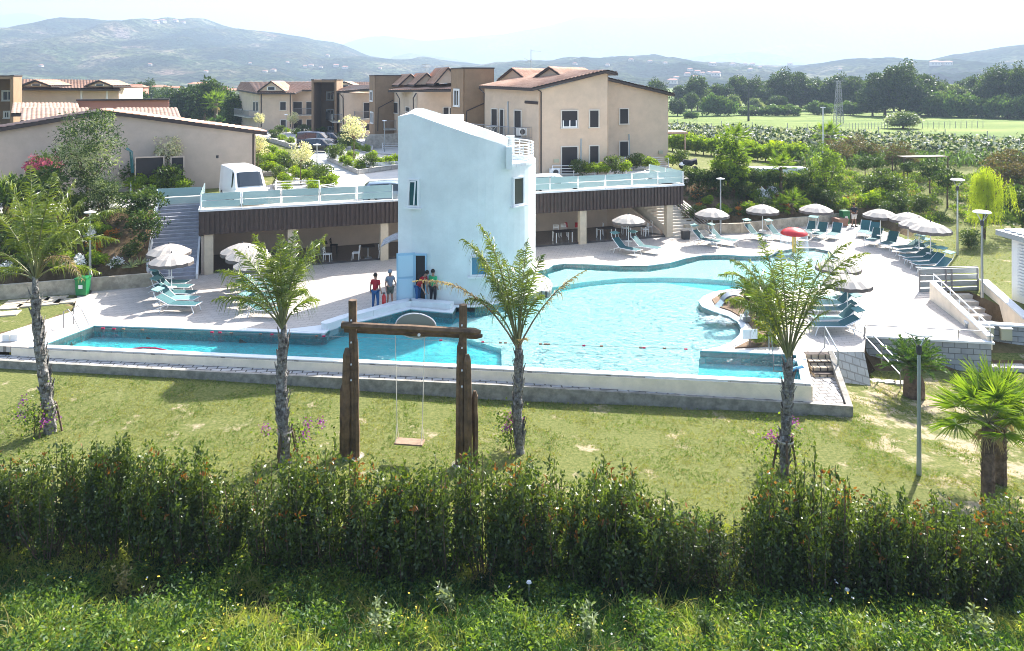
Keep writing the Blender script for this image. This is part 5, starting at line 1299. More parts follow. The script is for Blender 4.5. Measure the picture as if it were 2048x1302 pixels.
for a in [('tall leafy nettle standing in front of the hedge below the swing', 890, 1130, 1.2, 1, 'tree_mid', 420, .16), ('pale broad leaved weed at the lower part below the swing beam', 895, 1235, .8, 2, 'tree_pale', 260, .15), ('upright yellow green dock among the weeds', 300, 1130, .9, 3, 'tree_light', 160, .12),
          ('grey green spiky weed near the bottom edge', 760, 1290, .9, 4, 'tree_pale', 200, .12), ('bushy weed beside the bare earth below the swing', 1180, 1290, .8, 5, 'tree_pale', 260, .13), ('dark broad weed under the right half of the hedge', 1420, 1290, .75, 6, 'tree_mid', 260, .14), ('thin seeding weed with pale stems in the left meadow', 245, 1190, .8, 7, 'grass_dry', 160, .1), ('small pale plant near the lower right corner', 1960, 1290, .7, 8, 'tree_pale', 220, .13)]: tall_weed(*a)
for px, py, lab in ((1694, 1180, 'single white flower head standing before the dark hedge'), (1058, 1165, 'single white daisy below the slender palm')):
    b = G(px, py, hgt(0, 17.5)+.5); mb = MB().lathe((0, 0, 0), [(.0, .02), (.05, .03), (.065, .0)], 10, cap=False).tube([(0, 0, 0), (0, .02, -.5)], .006, 4); tag(mb.build('white_flower', 'flower_white', loc=b), lab, 'flower')
# ---- short lawn tufts
def lawn(n, reg, z, seed, name):
    rg_ = np.random.default_rng(seed); x = rg_.uniform(reg[0], reg[1], n); y = rg_.uniform(reg[2], reg[3], n); ok = np.abs(x) < y*.7+1
    x, y = x[ok], y[ok]; q = noise2(x, y, .6, 2.2)+rg_.normal(size=len(x))*.12 > np.where((x > 12)&(y < 31), .08, -.28); x, y = x[q], y[q]
    zf = np.array([hgt(a, b) for a, b in zip(x, y)]); okz = zf > -1.4; x, y, zf = x[okz], y[okz], zf[okz]
    per = 5; idx = np.repeat(np.arange(len(x)), per); m = len(idx)
    P = np.stack([x[idx]+rg_.normal(size=m)*.05, y[idx]+rg_.normal(size=m)*.05, zf[idx]-.005], 1); Dr = rg_.normal(size=(m, 3))*.8; Dr[:, 2] = .8
    V, Fq = leaf_arrays(P, Dr, rg_.uniform(.05, .11, m), rg_.uniform(.012, .022, m), rg_); mm_ = (noise2(x, y, .9, 6.1) > 0).astype(int)[idx]; mm_ = np.where(rg_.random(m) > .85, 2, mm_)
    tag(np_mesh(name, V, Fq, ['lawn_a', 'lawn_b', 'grass_dry'], mm_), kind='stuff')
lawn(26000, (-19, 16, 20.8, 31), LZ, 1, 'lawn_grass')
lawn(9000, (11.5, 24, 20, 33), LZ, 2, 'lawn_grass')
lawn(9000, (22, 48, 41, 60), 0, 3, 'lawn_grass')
# ================= garden banks, far trees, orchard =================
def on_ground(px, py, it=14):
    """point where the view line meets the land"""
    y = 20.0; step = .25
    while y < 3000:
        p = D(px, py, y)
        if p.z <= hgt(p.x, p.y): break
        y += step*(1+y/200)
    return Vector((p.x, p.y, hgt(p.x, p.y)))
# bank on the left of the stairs
LB = [(15, 575, 'flowerbush', 1.2, 'white flowering bush behind the low wall at the picture edge'), (50, 560, 'darkbush', 1.1, 'dark bush on the bank near the tall leaning palm'), (80, 572, 'flowerbush', 1.3, 'white flowering bush behind the low wall by the palm trunk'),
 (120, 562, 'brightbush', 1.3, 'green bush on the bank beneath the dry drooping frond'), (148, 560, 'flowerbush', 1.4, 'white flowering bush behind the green bin'), (200, 552, 'brightbush', 1.2, 'low green plant behind the wall next to the lamp post'), (232, 547, 'flowerbush', 1.0, 'small white flowering bush past the lamp post'),
 (185, 520, 'rustbush', 1.3, 'rust coloured bush halfway up the bank beside the lamp post'), (225, 486, 'rustbush', 1.2, 'orange bush high on the bank beside the lamp post'), (206, 476, 'brightbush', 1.1, 'bright green bush high on the bank'), (176, 486, 'flowerbush', 1.2, 'pale flowering bush by the middle of the lamp post'),
 (262, 520, 'darkbush', .8, 'small dark bush on bare soil of the left bank'), (290, 500, 'hedgebush', 1.35, 'tall grey green bush against the stair side wall, lower one'), (292, 455, 'hedgebush', 1.5, 'tall grey green bush against the stair side wall, upper one'), (268, 440, 'hedgebush', 1.0, 'grey green bush below the white railing beside the stairs'),
 (120, 520, 'darkbush', 1.6, 'dark bush in the shade under the pale feathery tree'), (90, 500, 'darkbush', 1.5, 'dark bush in shade behind the leaning palm trunk'), (30, 520, 'darkbush', 1.7, 'dark bush high on the bank at the picture edge'), (150, 450, 'darkbush', 1.6, 'dark bush under the pale feathery tree near the car park'), (40, 470, 'hedgebush', 2, 'tall bush behind the crown of the leaning palm'), (90, 450, 'hedgebush', 2, 'tall bush behind the leaning palm, close to the feathery tree'), (210, 440, 'hedgebush', 1.3, 'grey bush at the top of the left bank')]
for px, py, k, s, l in LB: tree(k, l, 'bush', on_ground(px, py), s)
for px, py in ((263, 547), (281, 545)):
    b = on_ground(px, py); rg_ = np.random.default_rng(px); dd = rv(rg_, 26); dd[:, 2] = abs(dd[:, 2])+.2; V, Fq = blade_arrays(np.zeros((26, 3)), dd, np.full(26, .55), np.full(26, .06), .2, rg_); t = np_mesh('agave', V, Fq, ['tree_pale'], loc=b); tag(t, 'spiky agave behind the low wall near the two parasols, '+('farther from' if px < 270 else 'nearer to')+' the stairs', 'agave')
tree('acacia', 'pale feathery tree with silvery flowers in front of the long low house', 'tree', on_ground(165, 440)+Vector((0, .5, 0)), 1.05)
tree('acacia', 'dark lower crown beside the feathery tree on the bank', 'tree', on_ground(205, 450)+Vector((.1, 0, -.8)), .6)
tree('pinkshrub', 'pink flowering small tree in front of the dark house opening', 'tree', on_ground(88, 405), 1.25)
fan_palm('bright fan palm behind the leaning palm at the picture edge', on_ground(12, 430), .8, .15, 14, 31, .9, skirt=2)
# yard level planters with clipped bright shrubs and railings
def planter(label, px, z=PZ, h=.45, wall='plot_stone'):
    t = MB(); P_ = [G(x, y, z) for x, y in px]; n = len(P_)
    for i in range(n): a, b = P_[i], P_[(i+1) % n]; t.wall(a[:2], b[:2], z-.2, z+h, .18)
    t.prism([tuple(p[:2]) for p in P_], z-.2, z+h-.08)
    o = t.build('planter', wall); tag(o, label, 'planter'); return P_
pl1 = planter('raised stone planter of bright shrubs in the middle of the car park', [(656, 322), (716, 350), (800, 338), (800, 318), (740, 314), (682, 306)])
pl2 = planter('low curved planter in front of the white van with a white railing', [(548, 376), (560, 392), (640, 392), (668, 384), (672, 368), (640, 352), (600, 344), (560, 352)], h=.25)
pl3 = planter('planter strip between the low house and the drive', [(512, 352), (584, 350), (585, 340), (545, 300), (515, 292), (508, 300)], h=.3)
pl4 = planter('long narrow planter behind the dark parked cars', [(540, 283), (588, 298), (600, 290), (648, 278), (655, 264), (600, 262), (555, 266)], h=.5)
pl5 = planter('planter with shrubs beside the tall flowering tree near the brown block', [(682, 300), (742, 316), (745, 300), (700, 284), (680, 286)], h=.5)
def yard_bushes(pts, what):
    for i, (px, py, s) in enumerate(pts): 
        b = G(px, py, PZ+.15); o = tree('brightbush' if i % 4 else 'darkbush', 'bright clipped shrub '+what, 'shrub', b, s*1.05, group='bright shrubs '+what)
yard_bushes([(668, 322, 1.3), (690, 330, 1.2), (702, 336, 1.2), (718, 342, 1.1), (735, 340, 1.2), (755, 336, 1.2), (775, 334, 1.2), (792, 332, 1.3), (680, 316, 1.2), (705, 320, 1.2), (740, 322, 1.2)], 'in the raised stone planter')
yard_bushes([(560, 366, 1.1), (575, 372, 1.2), (600, 360, 1.3), (620, 366, 1.4), (640, 374, 1.4), (655, 378, 1.3), (630, 384, 1.1), (590, 352, 1.2), (610, 352, 1.2), (640, 360, 1.3), (575, 384, .8), (662, 372, 1.1)], 'in the planter next to the white van')
yard_bushes([(515, 330, 1.6), (530, 332, 1.6), (548, 335, 1.6), (565, 338, 1.6), (578, 342, 1.3), (520, 312, 1.7), (540, 318, 1.7), (556, 326, 1.5), (516, 345, 1.2), (535, 346, 1.2), (555, 347, 1.2)], 'beside the end of the long low house')
yard_bushes([(550, 280, 1.2), (565, 284, 1.2), (580, 290, 1.2), (592, 272, 1.3), (610, 270, 1.3), (630, 270, 1.4), (645, 268, 1.3), (600, 280, 1.1), (560, 270, 1.2), (575, 268, 1.2)], 'behind the two dark cars')
yard_bushes([(690, 290, 1.4), (700, 296, 1.3), (715, 304, 1.3), (730, 308, 1.2), (688, 300, 1.3), (705, 288, 1.4)], 'near the brown block entrance')
yard_bushes([(275, 378, 1.8), (290, 380, 1.6), (305, 382, 1.4), (322, 382, 1.4), (340, 382, 1.6), (358, 382, 1.5), (268, 386, 1.5), (368, 384, 1.1)], 'in front of the garage shutter')
yard_bushes([(1160, 350, 1.1), (1178, 349, 1.2), (1195, 349, 1.2), (1212, 349, 1.2), (1230, 348, 1.3), (1245, 347, 1.3)], 'in front of the large beige house door')
yard_bushes([(1272, 338, 1.2), (1290, 336, 1.2), (1308, 337, 1.1), (1345, 332, 1.3), (1362, 331, 1.2), (1270, 332, 1.1)], 'beside the end wall of the large beige house')
OL = [(335, 378, 1.25, 'white flowering standard tree in front of the dark garage shutter'), (602, 372, 1.05, 'white flowering standard tree in the planter by the white van'), (708, 333, 1.5, 'largest white flowering standard tree, in the raised stone planter'), (585, 272, 1.1, 'white flowering standard tree before the eyebrow dormer house'), (518, 268, 1.0, 'white flowering standard tree at the balcony of the dormer house'), (516, 352, 1.1, 'white flowering tree beside the corner of the long low house')]
for px, py, s, l in OL: tree('oleander', l, 'tree', G(px, py, PZ+.1), s, name='flowering_tree')
def picket(label, pts, z, h=.6, rows=4, m='white_paint', step=2.0):
    P_ = [G(x, y, z) for x, y in pts]; t = thing('railing', label, 'railing'); mb = MB()
    for a, b in zip(P_, P_[1:]):
        for k in range(rows): f_ = (k+1)/rows*h; mb.tube([a+Vector((0, 0, f_)), b+Vector((0, 0, f_))], .025, 5)
    mb.build('rail', m, t)
    for a, b in zip(P_, P_[1:]):
        n = max(1, round((b-a).length/step))
        for i in range(n+1): p = a.lerp(b, i/n); MB().box((p.x, p.y, z+h/2), (.06, .06, h+.06)).build('post', m, t)
picket('white horizontal railing along the planter next to the van', [(552, 384), (638, 382)], PZ+.2, .75)
picket('white low railing round the end of the van planter', [(640, 384), (668, 380), (672, 370)], PZ+.2, .45)
picket('cream railing on the raised stone planter', [(657, 312), (717, 336), (798, 332)], PZ+.4, .4)
picket('white railing in front of the beige house door, by the air conditioner', [(1105, 353), (1190, 353)], PZ, .9, 4)
picket('curved white railing round the shrubs before the beige house', [(1212, 347), (1245, 344), (1252, 350)], PZ, .6)
picket('white railing in front of the box at the far corner of the beige house', [(1236, 340), (1262, 330), (1300, 334), (1337, 336)], PZ, .9, 5)
picket('white railing at the garage shutter of the low house', [(262, 392), (262, 384), (308, 387)], PZ, .9, 4)
picket('white railing beside the low house and the drive', [(508, 342), (585, 344)], PZ, .7, 3)
picket('grey railing near the entrance of the brown block', [(765, 300), (800, 300)], PZ, .8, 3)
pw_ = MB(); pw_.wall(D(730, 300, 88)[:2], D(797, 300, 90)[:2], 3, 5.2, .3); tag(pw_.build('boundary_wall', 'kerb_concrete'), 'grey concrete wall before the tall brown block', 'wall')
# right bank: bushes, young trees, hydrangeas
RB = [(1392, 440, 'darkbush', 1.0, 'dark bush at the head of the pale stairs'), (1400, 425, 'rustbush', 1.1, 'rusty bush beside the pale stairs railing'), (1412, 412, 'brightbush', 1.0, 'bright bush beside the pale stairs railing'), (1425, 446, 'rustbush', 1.0, 'orange leaved bush behind the wall near the first far parasol'), (1450, 444, 'brightbush', 1.2, 'green bush behind the wall next to the lamp with round head'), (1480, 446, 'rustbush', 1.1, 'rusty low bush behind the wall past the lamp'),
 (1486, 398, 'darkbush', 1.3, 'dark round bush high on the bank'), (1505, 404, 'brightbush', 1.2, 'yellow green bush in the middle of the bank'), (1530, 408, 'flowerbush', 1.7, 'large white flowered bush in the middle of the bank'), (1548, 396, 'flowerbush', 1.3, 'white hydrangea under the small fan palm'), (1528, 372, 'flowerbush', 1.2, 'white hydrangea high on the bank'), (1612, 378, 'flowerbush', 1.7, 'large white bush near the bright young conifer'),
 (1500, 436, 'brightbush', 1.4, 'wide green bush behind the far parasol in the centre'), (1522, 432, 'darkbush', 1.2, 'dark bush behind the far parasol pole'), (1545, 440, 'brightbush', 1.3, 'green bush behind the wall past the second far parasol'), (1570, 436, 'rustbush', 1.1, 'mixed rust bush behind the wall'), (1600, 432, 'brightbush', 1.4, 'bright bush behind the wall before the third far parasol'), (1632, 410, 'darkbush', 1.2, 'dark bush under the bright young conifer'), (1655, 400, 'flowerbush', 1.2, 'pale bush under the bright young conifer'),
 (1660, 430, 'darkbush', 1.3, 'dark bush behind the terracotta planter'), (1680, 425, 'brightbush', 1.2, 'bright bush behind the man in black'), (1735, 430, 'brightbush', 1.7, 'bright green mound of leaves behind the man in black'), (1765, 415, 'brightbush', 1.8, 'bright green mound further up the slope'), (1745, 395, 'darkbush', 1.7, 'dark green mound up the grass slope'), (1790, 400, 'darkbush', 1.9, 'dark spreading shrub on the grass slope'), (1800, 430, 'darkbush', 1.6, 'dark spreading shrub low on the grass slope'), (1770, 375, 'darkbush', 1.5, 'dark mound near the top of the grass slope'), (1840, 425, 'darkbush', 1.3, 'dark shrub at the foot of the slope'),
 (1448, 400, 'darkbush', .9, 'small dark bush behind the lamp with round head'), (1462, 380, 'brightbush', 1.2, 'bright bush below the hedge near the lamp'), (1716, 355, 'tree', 0, '')]
for px, py, k, s, l in RB[:-1]: tree(k, l, 'bush', on_ground(px, py), s)
fan_palm('small fan palm on the garden bank behind the far loungers', on_ground(1583, 428), .7, .12, 13, 41, .75, skirt=1)
fan_palm('low fan palm beside the white hydrangeas', on_ground(1556, 424), .3, .12, 11, 42, .6, skirt=0)
fan_palm('fan palm with slim trunk in front of the dark hedge', on_ground(1561, 392), 2.2, .13, 14, 43, .85, skirt=3)
fan_palm('taller fan palm behind the hedge, with yellowing leaves', on_ground(1490, 352)+Vector((0, 3, 0)), 3.2, .16, 16, 44, 1.0, skirt=4, mats=('rachis', 'fan_leaf'))
fan_palm('fan palm rising over the hedge just in front of the taller one', on_ground(1480, 352)+Vector((0, 1, 0)), 2.0, .16, 14, 45, .9, skirt=3)
fan_palm('solitary fan palm with a dark skirt before the orchard', on_ground(1655, 322), 3.0, .25, 16, 46, 1.1, skirt=10)
tree('conifer', 'bright green young tree beside the round headed lamp', 'tree', on_ground(1455, 390), 1.25); tree('conifer', 'bright green young tree behind the lamp, slightly lower', 'tree', on_ground(1475, 388), .95)
tree('gardenfir', 'bright spreading young tree above the far loungers', 'tree', on_ground(1655, 405), 1.0)
# hedge on the bank crest
hl = [(1378, 384), (1396, 386), (1414, 387), (1430, 388), (1500, 388), (1516, 389), (1532, 389), (1548, 389), (1572, 388), (1588, 386), (1604, 384), (1620, 380), (1640, 372), (1652, 366), (1446, 388), (1480, 388)]
for i, (px, py) in enumerate(hl): tree('hedgebush', 'grey green hedge bush on the crest of the garden bank', 'bush', on_ground(px, py), random.uniform(1.05, 1.3), group='hedge along the crest of the garden bank')
hl2 = [(1345+i*15.5, 304+i*1.1) for i in range(17)]
for i, (px, py) in enumerate(hl2): tree('brightbush', 'dark bright topped hedge bush between the beige house and the orchard', 'bush', Vector((D(px, py, 96-i*.6).x, 96-i*.6, hgt(D(px, py, 96).x, 96))), (3.1, 2.6, 3.1), group='clipped hedge before the orchard')
for i, (px, py) in enumerate([(1690, 330), (1700, 318), (1672, 338), (1720, 326), (1740, 332), (1762, 330), (1790, 340), (1815, 345)]): tree('heather', 'brown heathery bush at the edge of the grass slope, before the orchard', 'bush', on_ground(px, py), random.uniform(1.0, 1.5), group='brown bushes before the orchard')
for i, (px, py, s) in enumerate([(1730, 368, .9), (1748, 363, .85), (1815, 373, .8), (1860, 392, 1.1), (1895, 416, 1.15)]):
    tree('lawntree', ['small tree with a bent trunk at the slope top', 'thin small tree behind the bent one', 'small leaning tree under the shade roof', 'small forked tree on the grass slope', 'small tree nearest the lamp post on the grass slope'][i], 'tree', on_ground(px, py), s*(1.0))
def cover(name, n, ok, x0, x1, y0, y1, seed, mats, leaf=.12, hh=.3, thr=-.1):
    rg = np.random.default_rng(seed); x = rg.uniform(x0, x1, n); y = rg.uniform(y0, y1, n); k = np.array([ok(a, b) and not inpoly(a, b, deck_poly) and hgt(a, b) > .02 for a, b in zip(x, y)]); x, y = x[k], y[k]
    q = noise2(x, y, .7, seed+.3); k = q > thr; x, y, q = x[k], y[k], q[k]; z = np.array([hgt(a, b) for a, b in zip(x, y)]); per = 16; idx = np.repeat(np.arange(len(x)), per); m = len(idx)
    P = np.stack([x[idx]+rg.normal(size=m)*.16, y[idx]+rg.normal(size=m)*.16, z[idx]+rg.uniform(0, 1, m)*hh*(.4+np.clip(q[idx]*3, 0, 1.4))], 1); d = rv(rg, m); d[:, 2] = np.abs(d[:, 2])
    V, Fq = leaf_arrays(P, d, leaf*rg.uniform(.6, 1.4, m), leaf*.5, rg); mi = ((noise2(x, y, .5, seed*2.) > 0).astype(int)+(rg.random(len(x)) > .8))[idx] % len(mats); tag(np_mesh(name, V, Fq, mats, mi), kind='stuff')
cover('slope_weeds', 9000, lambda a, b: b > 56.5+(a-20)*.12 and b < 76, 22, 46, 55, 76, 3, ['tree_mid', 'tree_light', 'grass_dry'], .17, .4, -.05)
cover('bank_plants', 3400, lambda a, b: 56.4+(a-12.9)*.31 < b < 61.5+(a-12.9)*.31, 13, 29, 55, 68, 4, ['tree_mid', 'tree_dark', 'rust_leaf'], .11, .25, .0)
cover('bank_plants', 2800, lambda a, b: ywall_left(a)+.3 < b < ywall_left(a)+6, -36, -20.6, 36, 50, 5, ['tree_mid', 'tree_dark', 'heather'], .09, .22, -.02)
# shade roof on posts
sr = thing('shade_roof', 'old thin shade roof on posts among the small trees', 'shelter', on_ground(1845, 362)); MB().box((0, 0, 2.3), (4.6, 1.4, .08), .2).build('roof', 'heather', sr)
for x, y in ((-2.3, -1), (2.3, -.2), (-2.4, .9), (2.2, 1.5)): MB().tube([(x, y, -.3), (x, y, 2.3)], .06, 6).build('post', 'bark_brown', sr)
# weeping willow
wb = on_ground(1966, 478); wt = thing('willow_tree', 'yellow green weeping willow beside the lawn lamp posts', 'tree', wb, s=1.15)
rg_ = np.random.default_rng(77); mb = MB(); mb.tube([(0, 0, 0), (.1, 0, 1.3), (.5, .1, 2.8), (.3, .1, 4.0)], [.15, .13, .1, .05], 8); mb.tube([(.3, .05, 2.0), (1.0, 0, 3.0), (1.8, 0, 3.8)], [.07, .05, .02], 6); mb.tube([(.4, .1, 2.6), (-.3, .2, 3.6)], [.06, .03], 6); mb.build('trunk', 'bark_brown', wt, smooth=True)
Ps, Ds = [], []
for i in range(220):
    c = np.array([.2, 0, 4.1]) if i < 190 else np.array([1.5, 0, 3.5]); a = rg_.uniform(0, 6.28); r_ = rg_.uniform(.1, .8 if i < 190 else .5); st = c+np.array([math.cos(a)*r_, math.sin(a)*r_, rg_.uniform(-.2, .6)-r_*.4]); L = rg_.uniform(1.2, 3.4 if i < 190 else 1.6)
    k = int(L*22); t_ = np.linspace(0, 1, k)[:, None]; P = st+np.concatenate([np.cos(a)*t_*.25, np.sin(a)*t_*.25, -t_*L], 1); Ps.append(P); d = rg_.normal(size=(k, 3))*.5; d[:, 2] = -1; Ds.append(d)
P = np.concatenate(Ps); V, Fq = leaf_arrays(P, np.concatenate(Ds), .14, .03, rg_); np_mesh('crown', V, Fq, ['willow'], parent=wt)
tree('darkbush', 'bare twiggy bush between the two lawn lamp posts', 'bush', on_ground(1940, 500), 1.2); tree('hedgebush', 'dark bush at the picture edge above the white hut', 'bush', on_ground(2046, 470), 2.2); tree('darkbush', 'rounded dark shrub behind the last far parasol', 'bush', on_ground(1773, 452), 1.1)
for i, (px, py) in enumerate([(2035, 400), (2015, 395), (1990, 380), (2040, 370), (2000, 365)]): tree('heather', 'brownish bush at the field corner beyond the willow', 'bush', on_ground(px, py), 1.5, group='bushes beyond the willow')
# ---- kiwi orchard: long pergola canopies seen as one silvery mass
rg_ = np.random.default_rng(9)
n = 130000; y = rg_.uniform(78, 134, n); x = rg_.uniform(22, 95, n); ok = (x < y*.75)&(x > 20+(y-100)*.12)&(y < 134-(x-29)*.92)&(y > 101-(x-24)*.55); x, y = x[ok], y[ok]
bumps = np.sin(y*2*math.pi/4.6)*.25+np.sin(x*.9+y*.3)*.2+rg_.normal(size=len(x))*.25
P = np.stack([x, y, 3.3+bumps*1.2], 1); V, Fq = leaf_arrays(P, rv(rg_, len(x))*[1, 1, .6], rg_.uniform(.35, .75, len(x)), rg_.uniform(.22, .42, len(x)), rg_)
tag(np_mesh('orchard_foliage', V, Fq, ['orchard_leaf', 'tree_dark'], (rg_.random(len(x)) > .52).astype(int)), kind='stuff')
n = 16000; y = rg_.uniform(72, 103, n); x = rg_.uniform(26, 75, n); ok = (x > 30+(y-72)*.15)&(x < y*.72)&(y > 78+.12*(x-30)); x, y = x[ok], y[ok]
P = np.stack([x, y, 2+rg_.uniform(0, 1.2, len(x))], 1); d = rg_.normal(size=(len(x), 3))*.5; d[:, 2] = 1; V, Fq = blade_arrays(P, d, rg_.uniform(.7, 1.5, len(x)), rg_.uniform(.07, .14, len(x)), .9, rg_); tag(np_mesh('reed_bed', V, Fq, ['reed', 'tree_mid'], np.tile((rg_.random(len(x)) > .5).astype(int), 2)), kind='stuff')
pst = MB().tube([(0, 0, 0), (0, 0, 3.0)], .06, 5)
first = None; kk_ = 0
for r_ in range(3):
    for i in range(13):
        xx = 25+i*3.6+random.uniform(-1, 1); yy = 133-(xx-29)*.92-r_*11
        if first is None: first = pst.build('orchard_post', 'kerb_concrete', loc=(xx, yy, 2-.2)); tag(first, 'thin post of the orchard pergola standing above the vines', 'post', 'posts of the orchard pergola')
        else:
            c = first.copy(); COL.objects.link(c); c.location = (xx, yy, 1.8)
for i in range(26):
    px = 1692+i*6.4 if i < 14 else 1845+(i-14)*11; p = D(px, 262, 146+i*.3); c = first.copy(); COL.objects.link(c); c.location = (p.x, p.y, .3); c['label'] = 'short stake in the row standing in the green field beyond the orchard'; c['group'] = 'stakes in the green field'; c.name = 'field_stake'
tree('pale', 'lone rounded tree at the far edge of the orchard', 'tree', Vector((D(1806, 270, 150).x, 150, 2)), (.8, .9, .42))
# ---- wood at the far end of the fields, tree by tree
far = [(1355, 218, 205, 'round', .55), (1383, 222, 225, 'ragged', .6), (1395, 205, 240, 'ragged', 1.1), (1412, 215, 235, 'pale', .7), (1440, 205, 245, 'round', 1.05), (1465, 215, 232, 'pale', .8), (1475, 203, 250, 'ragged', 1.0), (1505, 205, 245, 'big', .74), (1530, 210, 240, 'round', .9), (1512, 222, 228, 'pale', .65), (1555, 205, 245, 'ragged', 1.1), (1580, 208, 242, 'big', .84), (1600, 205, 245, 'big', .78), (1555, 222, 225, 'round', .65),
       (1635, 205, 240, 'round', 1.2), (1660, 210, 235, 'ragged', 1.0), (1690, 210, 232, 'big', .82), (1712, 212, 228, 'ragged', 1.05), (1735, 205, 235, 'pale', 1.0), (1770, 220, 205, 'big', .90), (1800, 222, 203, 'big', 1.0), (1745, 222, 204, 'round', .9), (1838, 215, 208, 'big', .80), (1825, 224, 200, 'round', 1.0), (1866, 218, 210, 'ragged', .95), (1880, 222, 205, 'pale', .9), (1905, 215, 212, 'pale', 1.15), (1930, 218, 215, 'round', .8), (1955, 210, 225, 'ragged', 1.0), (1985, 218, 200, 'big', .80), (2015, 218, 198, 'big', .95), (2045, 218, 196, 'big', .92), (2062, 222, 194, 'round', 1.0), (1960, 222, 204, 'round', .8), (2040, 228, 190, 'pale', .8)]
kind_l = {'round': 'rounded dark tree', 'ragged': 'ragged upright tree', 'pale': 'pale grey green tree', 'big': 'tall massive dark tree'}
far += [(1370+i*26, 205, 262+(i*7) % 12, ['round', 'ragged', 'pale'][i % 3], [1.0, .85, 1.05, .8][i % 4]) for i in range(14)]+[(1740+i*24, 208, 236, ['ragged', 'round'][i % 2], .95) for i in range(12)]
for i, (px, py, Y, k, s) in enumerate(far):
    tree(k, kind_l[k]+' in the wood beyond the green fields', 'tree', Vector((D(px, py, Y).x, Y, 1.6)), s*random.uniform(.88, 1.0), group=kind_l[k]+'s of the far wood')
for i, (px, Y, s) in enumerate([(1430, 205, (1, 1, 1.5)), (1452, 205, (.8, 1, 1.2)), (1550, 205, (1, 1, .8)), (1575, 204, (.9, 1, .8)), (1640, 210, 1), (1700, 208, 1), (1865, 198, (1.1, 1, 1.6)), (1895, 196, (1.2, 1, 1.7)), (1925, 195, (1.1, 1, 1.5)), (1955, 194, (1.2, 1, 1.4)), (1985, 192, (1.2, 1, 1.4)), (2015, 190, (1.2, 1, 1.5)), (2045, 188, (1.3, 1, 1.5)), (1500, 206, (.9, 1, .7)), (1382, 190, .5)]): tree('low', 'low reedy thicket at the foot of the far wood', 'bush', Vector((D(px, 230, Y).x, Y, 1.8)), s, group='reedy thickets before the far wood')
# trees behind the houses at the left
lt = [(252, 150, 'round', .6), (275, 160, 'ragged', .62), (300, 165, 'round', .6), (325, 160, 'big', .42), (345, 175, 'big', .5), (362, 150, 'round', .75), (378, 148, 'round', .9), (400, 155, 'big', .55), (425, 150, 'ragged', .85), (445, 160, 'big', .5), (465, 165, 'round', .7), (262, 190, 'round', .8), (290, 230, 'big', .6), (250, 260, 'round', .9), (330, 240, 'pale', .9), (365, 220, 'pale', .7), (395, 100, 'ragged', .28), (352, 105, 'round', .45), (375, 100, 'round', .3), (470, 130, 'ragged', .6), (300, 130, 'round', .5)]
for i, (px, Y, k, s) in enumerate(lt): tree(k, kind_l[k]+' behind the houses, before the big hill', 'tree', Vector((D(px, 200, Y).x, Y, 2)), s, group=kind_l[k]+'s before the big hill')
for i, (px, Y, s) in enumerate([(388, 150, 1.9), (408, 148, 1.5), (432, 146, 1.4), (262, 140, 1.3)]): fan_palm(['tall fan palm above the trees, before the big hill', 'second tall fan palm above the trees', 'shorter fan palm above the trees', 'fan palm before the pinkish house'][i], Vector((D(px, 200, Y).x, Y, 2)), 5.0 if i < 3 else 3, .3, 16, 60+i, 1.6, skirt=6)
tree('low', 'low green crop mass before the far car', 'bush', Vector((D(455, 240, 135).x, 135, 2)), (1, 1, .8)); tree('low', 'low green hedge beside the white far van', 'bush', Vector((D(430, 235, 128).x, 128, 2)), (1, 1, .7))
tree('big', 'dark tree rising behind the large beige house', 'tree', Vector((D(1312, 200, 240).x, 240, 2)), .62)
# small houses among the trees and on the hills
def small_house(px, py, Y, w, h, label, wallm='pale_house', roofm='red_roof', d=None):
    p = D(px, py, Y); t = thing('small_house', label, 'house', p, .2+random.uniform(-.3, .5)); d = d or w*.7
    m_ = MB(); m_.box((0, 0, h/2), (w, d, h)); m_.build('wall', wallm, t)
    r_ = MB(); e = w*.06; r_.add([(-w/2-e, -d/2-e, h), (w/2+e, -d/2-e, h), (w/2+e, d/2+e, h), (-w/2-e, d/2+e, h), (-w/2*.6, 0, h*1.35), (w/2*.6, 0, h*1.35)], [(0, 1, 5, 4), (1, 2, 5), (2, 3, 4, 5), (3, 0, 4), (3, 2, 1, 0)]); r_.build('roof', roofm, t)
    g_ = MB(); 
    for k in (-.3, 0, .3): MB().box((k*w, -d/2-.03, h*.5), (w*.1, .1, h*.25)).build('window', 'shutter', t)
VILL = [(270, 190, 200, 9, 5, 'pinkish house with a red roof among the trees below the big hill', 'pink_house'), (315, 186, 260, 12, 5, 'long pale house with a red roof below the big hill'), (350, 184, 280, 10, 4, 'pale house half hidden by trees below the big hill'), (400, 178, 300, 12, 5, 'pale house just behind the tall fan palms'), (435, 184, 290, 12, 4, 'low pale house beside the dormer house'), (455, 190, 260, 14, 4, 'long low shed beside the dormer house'), (250, 190, 240, 12, 4, 'red roofed house at the end of the dormered row')]
for v in VILL: small_house(v[0], v[1], v[2], v[3]*.62, v[4]*.42, *v[5:])
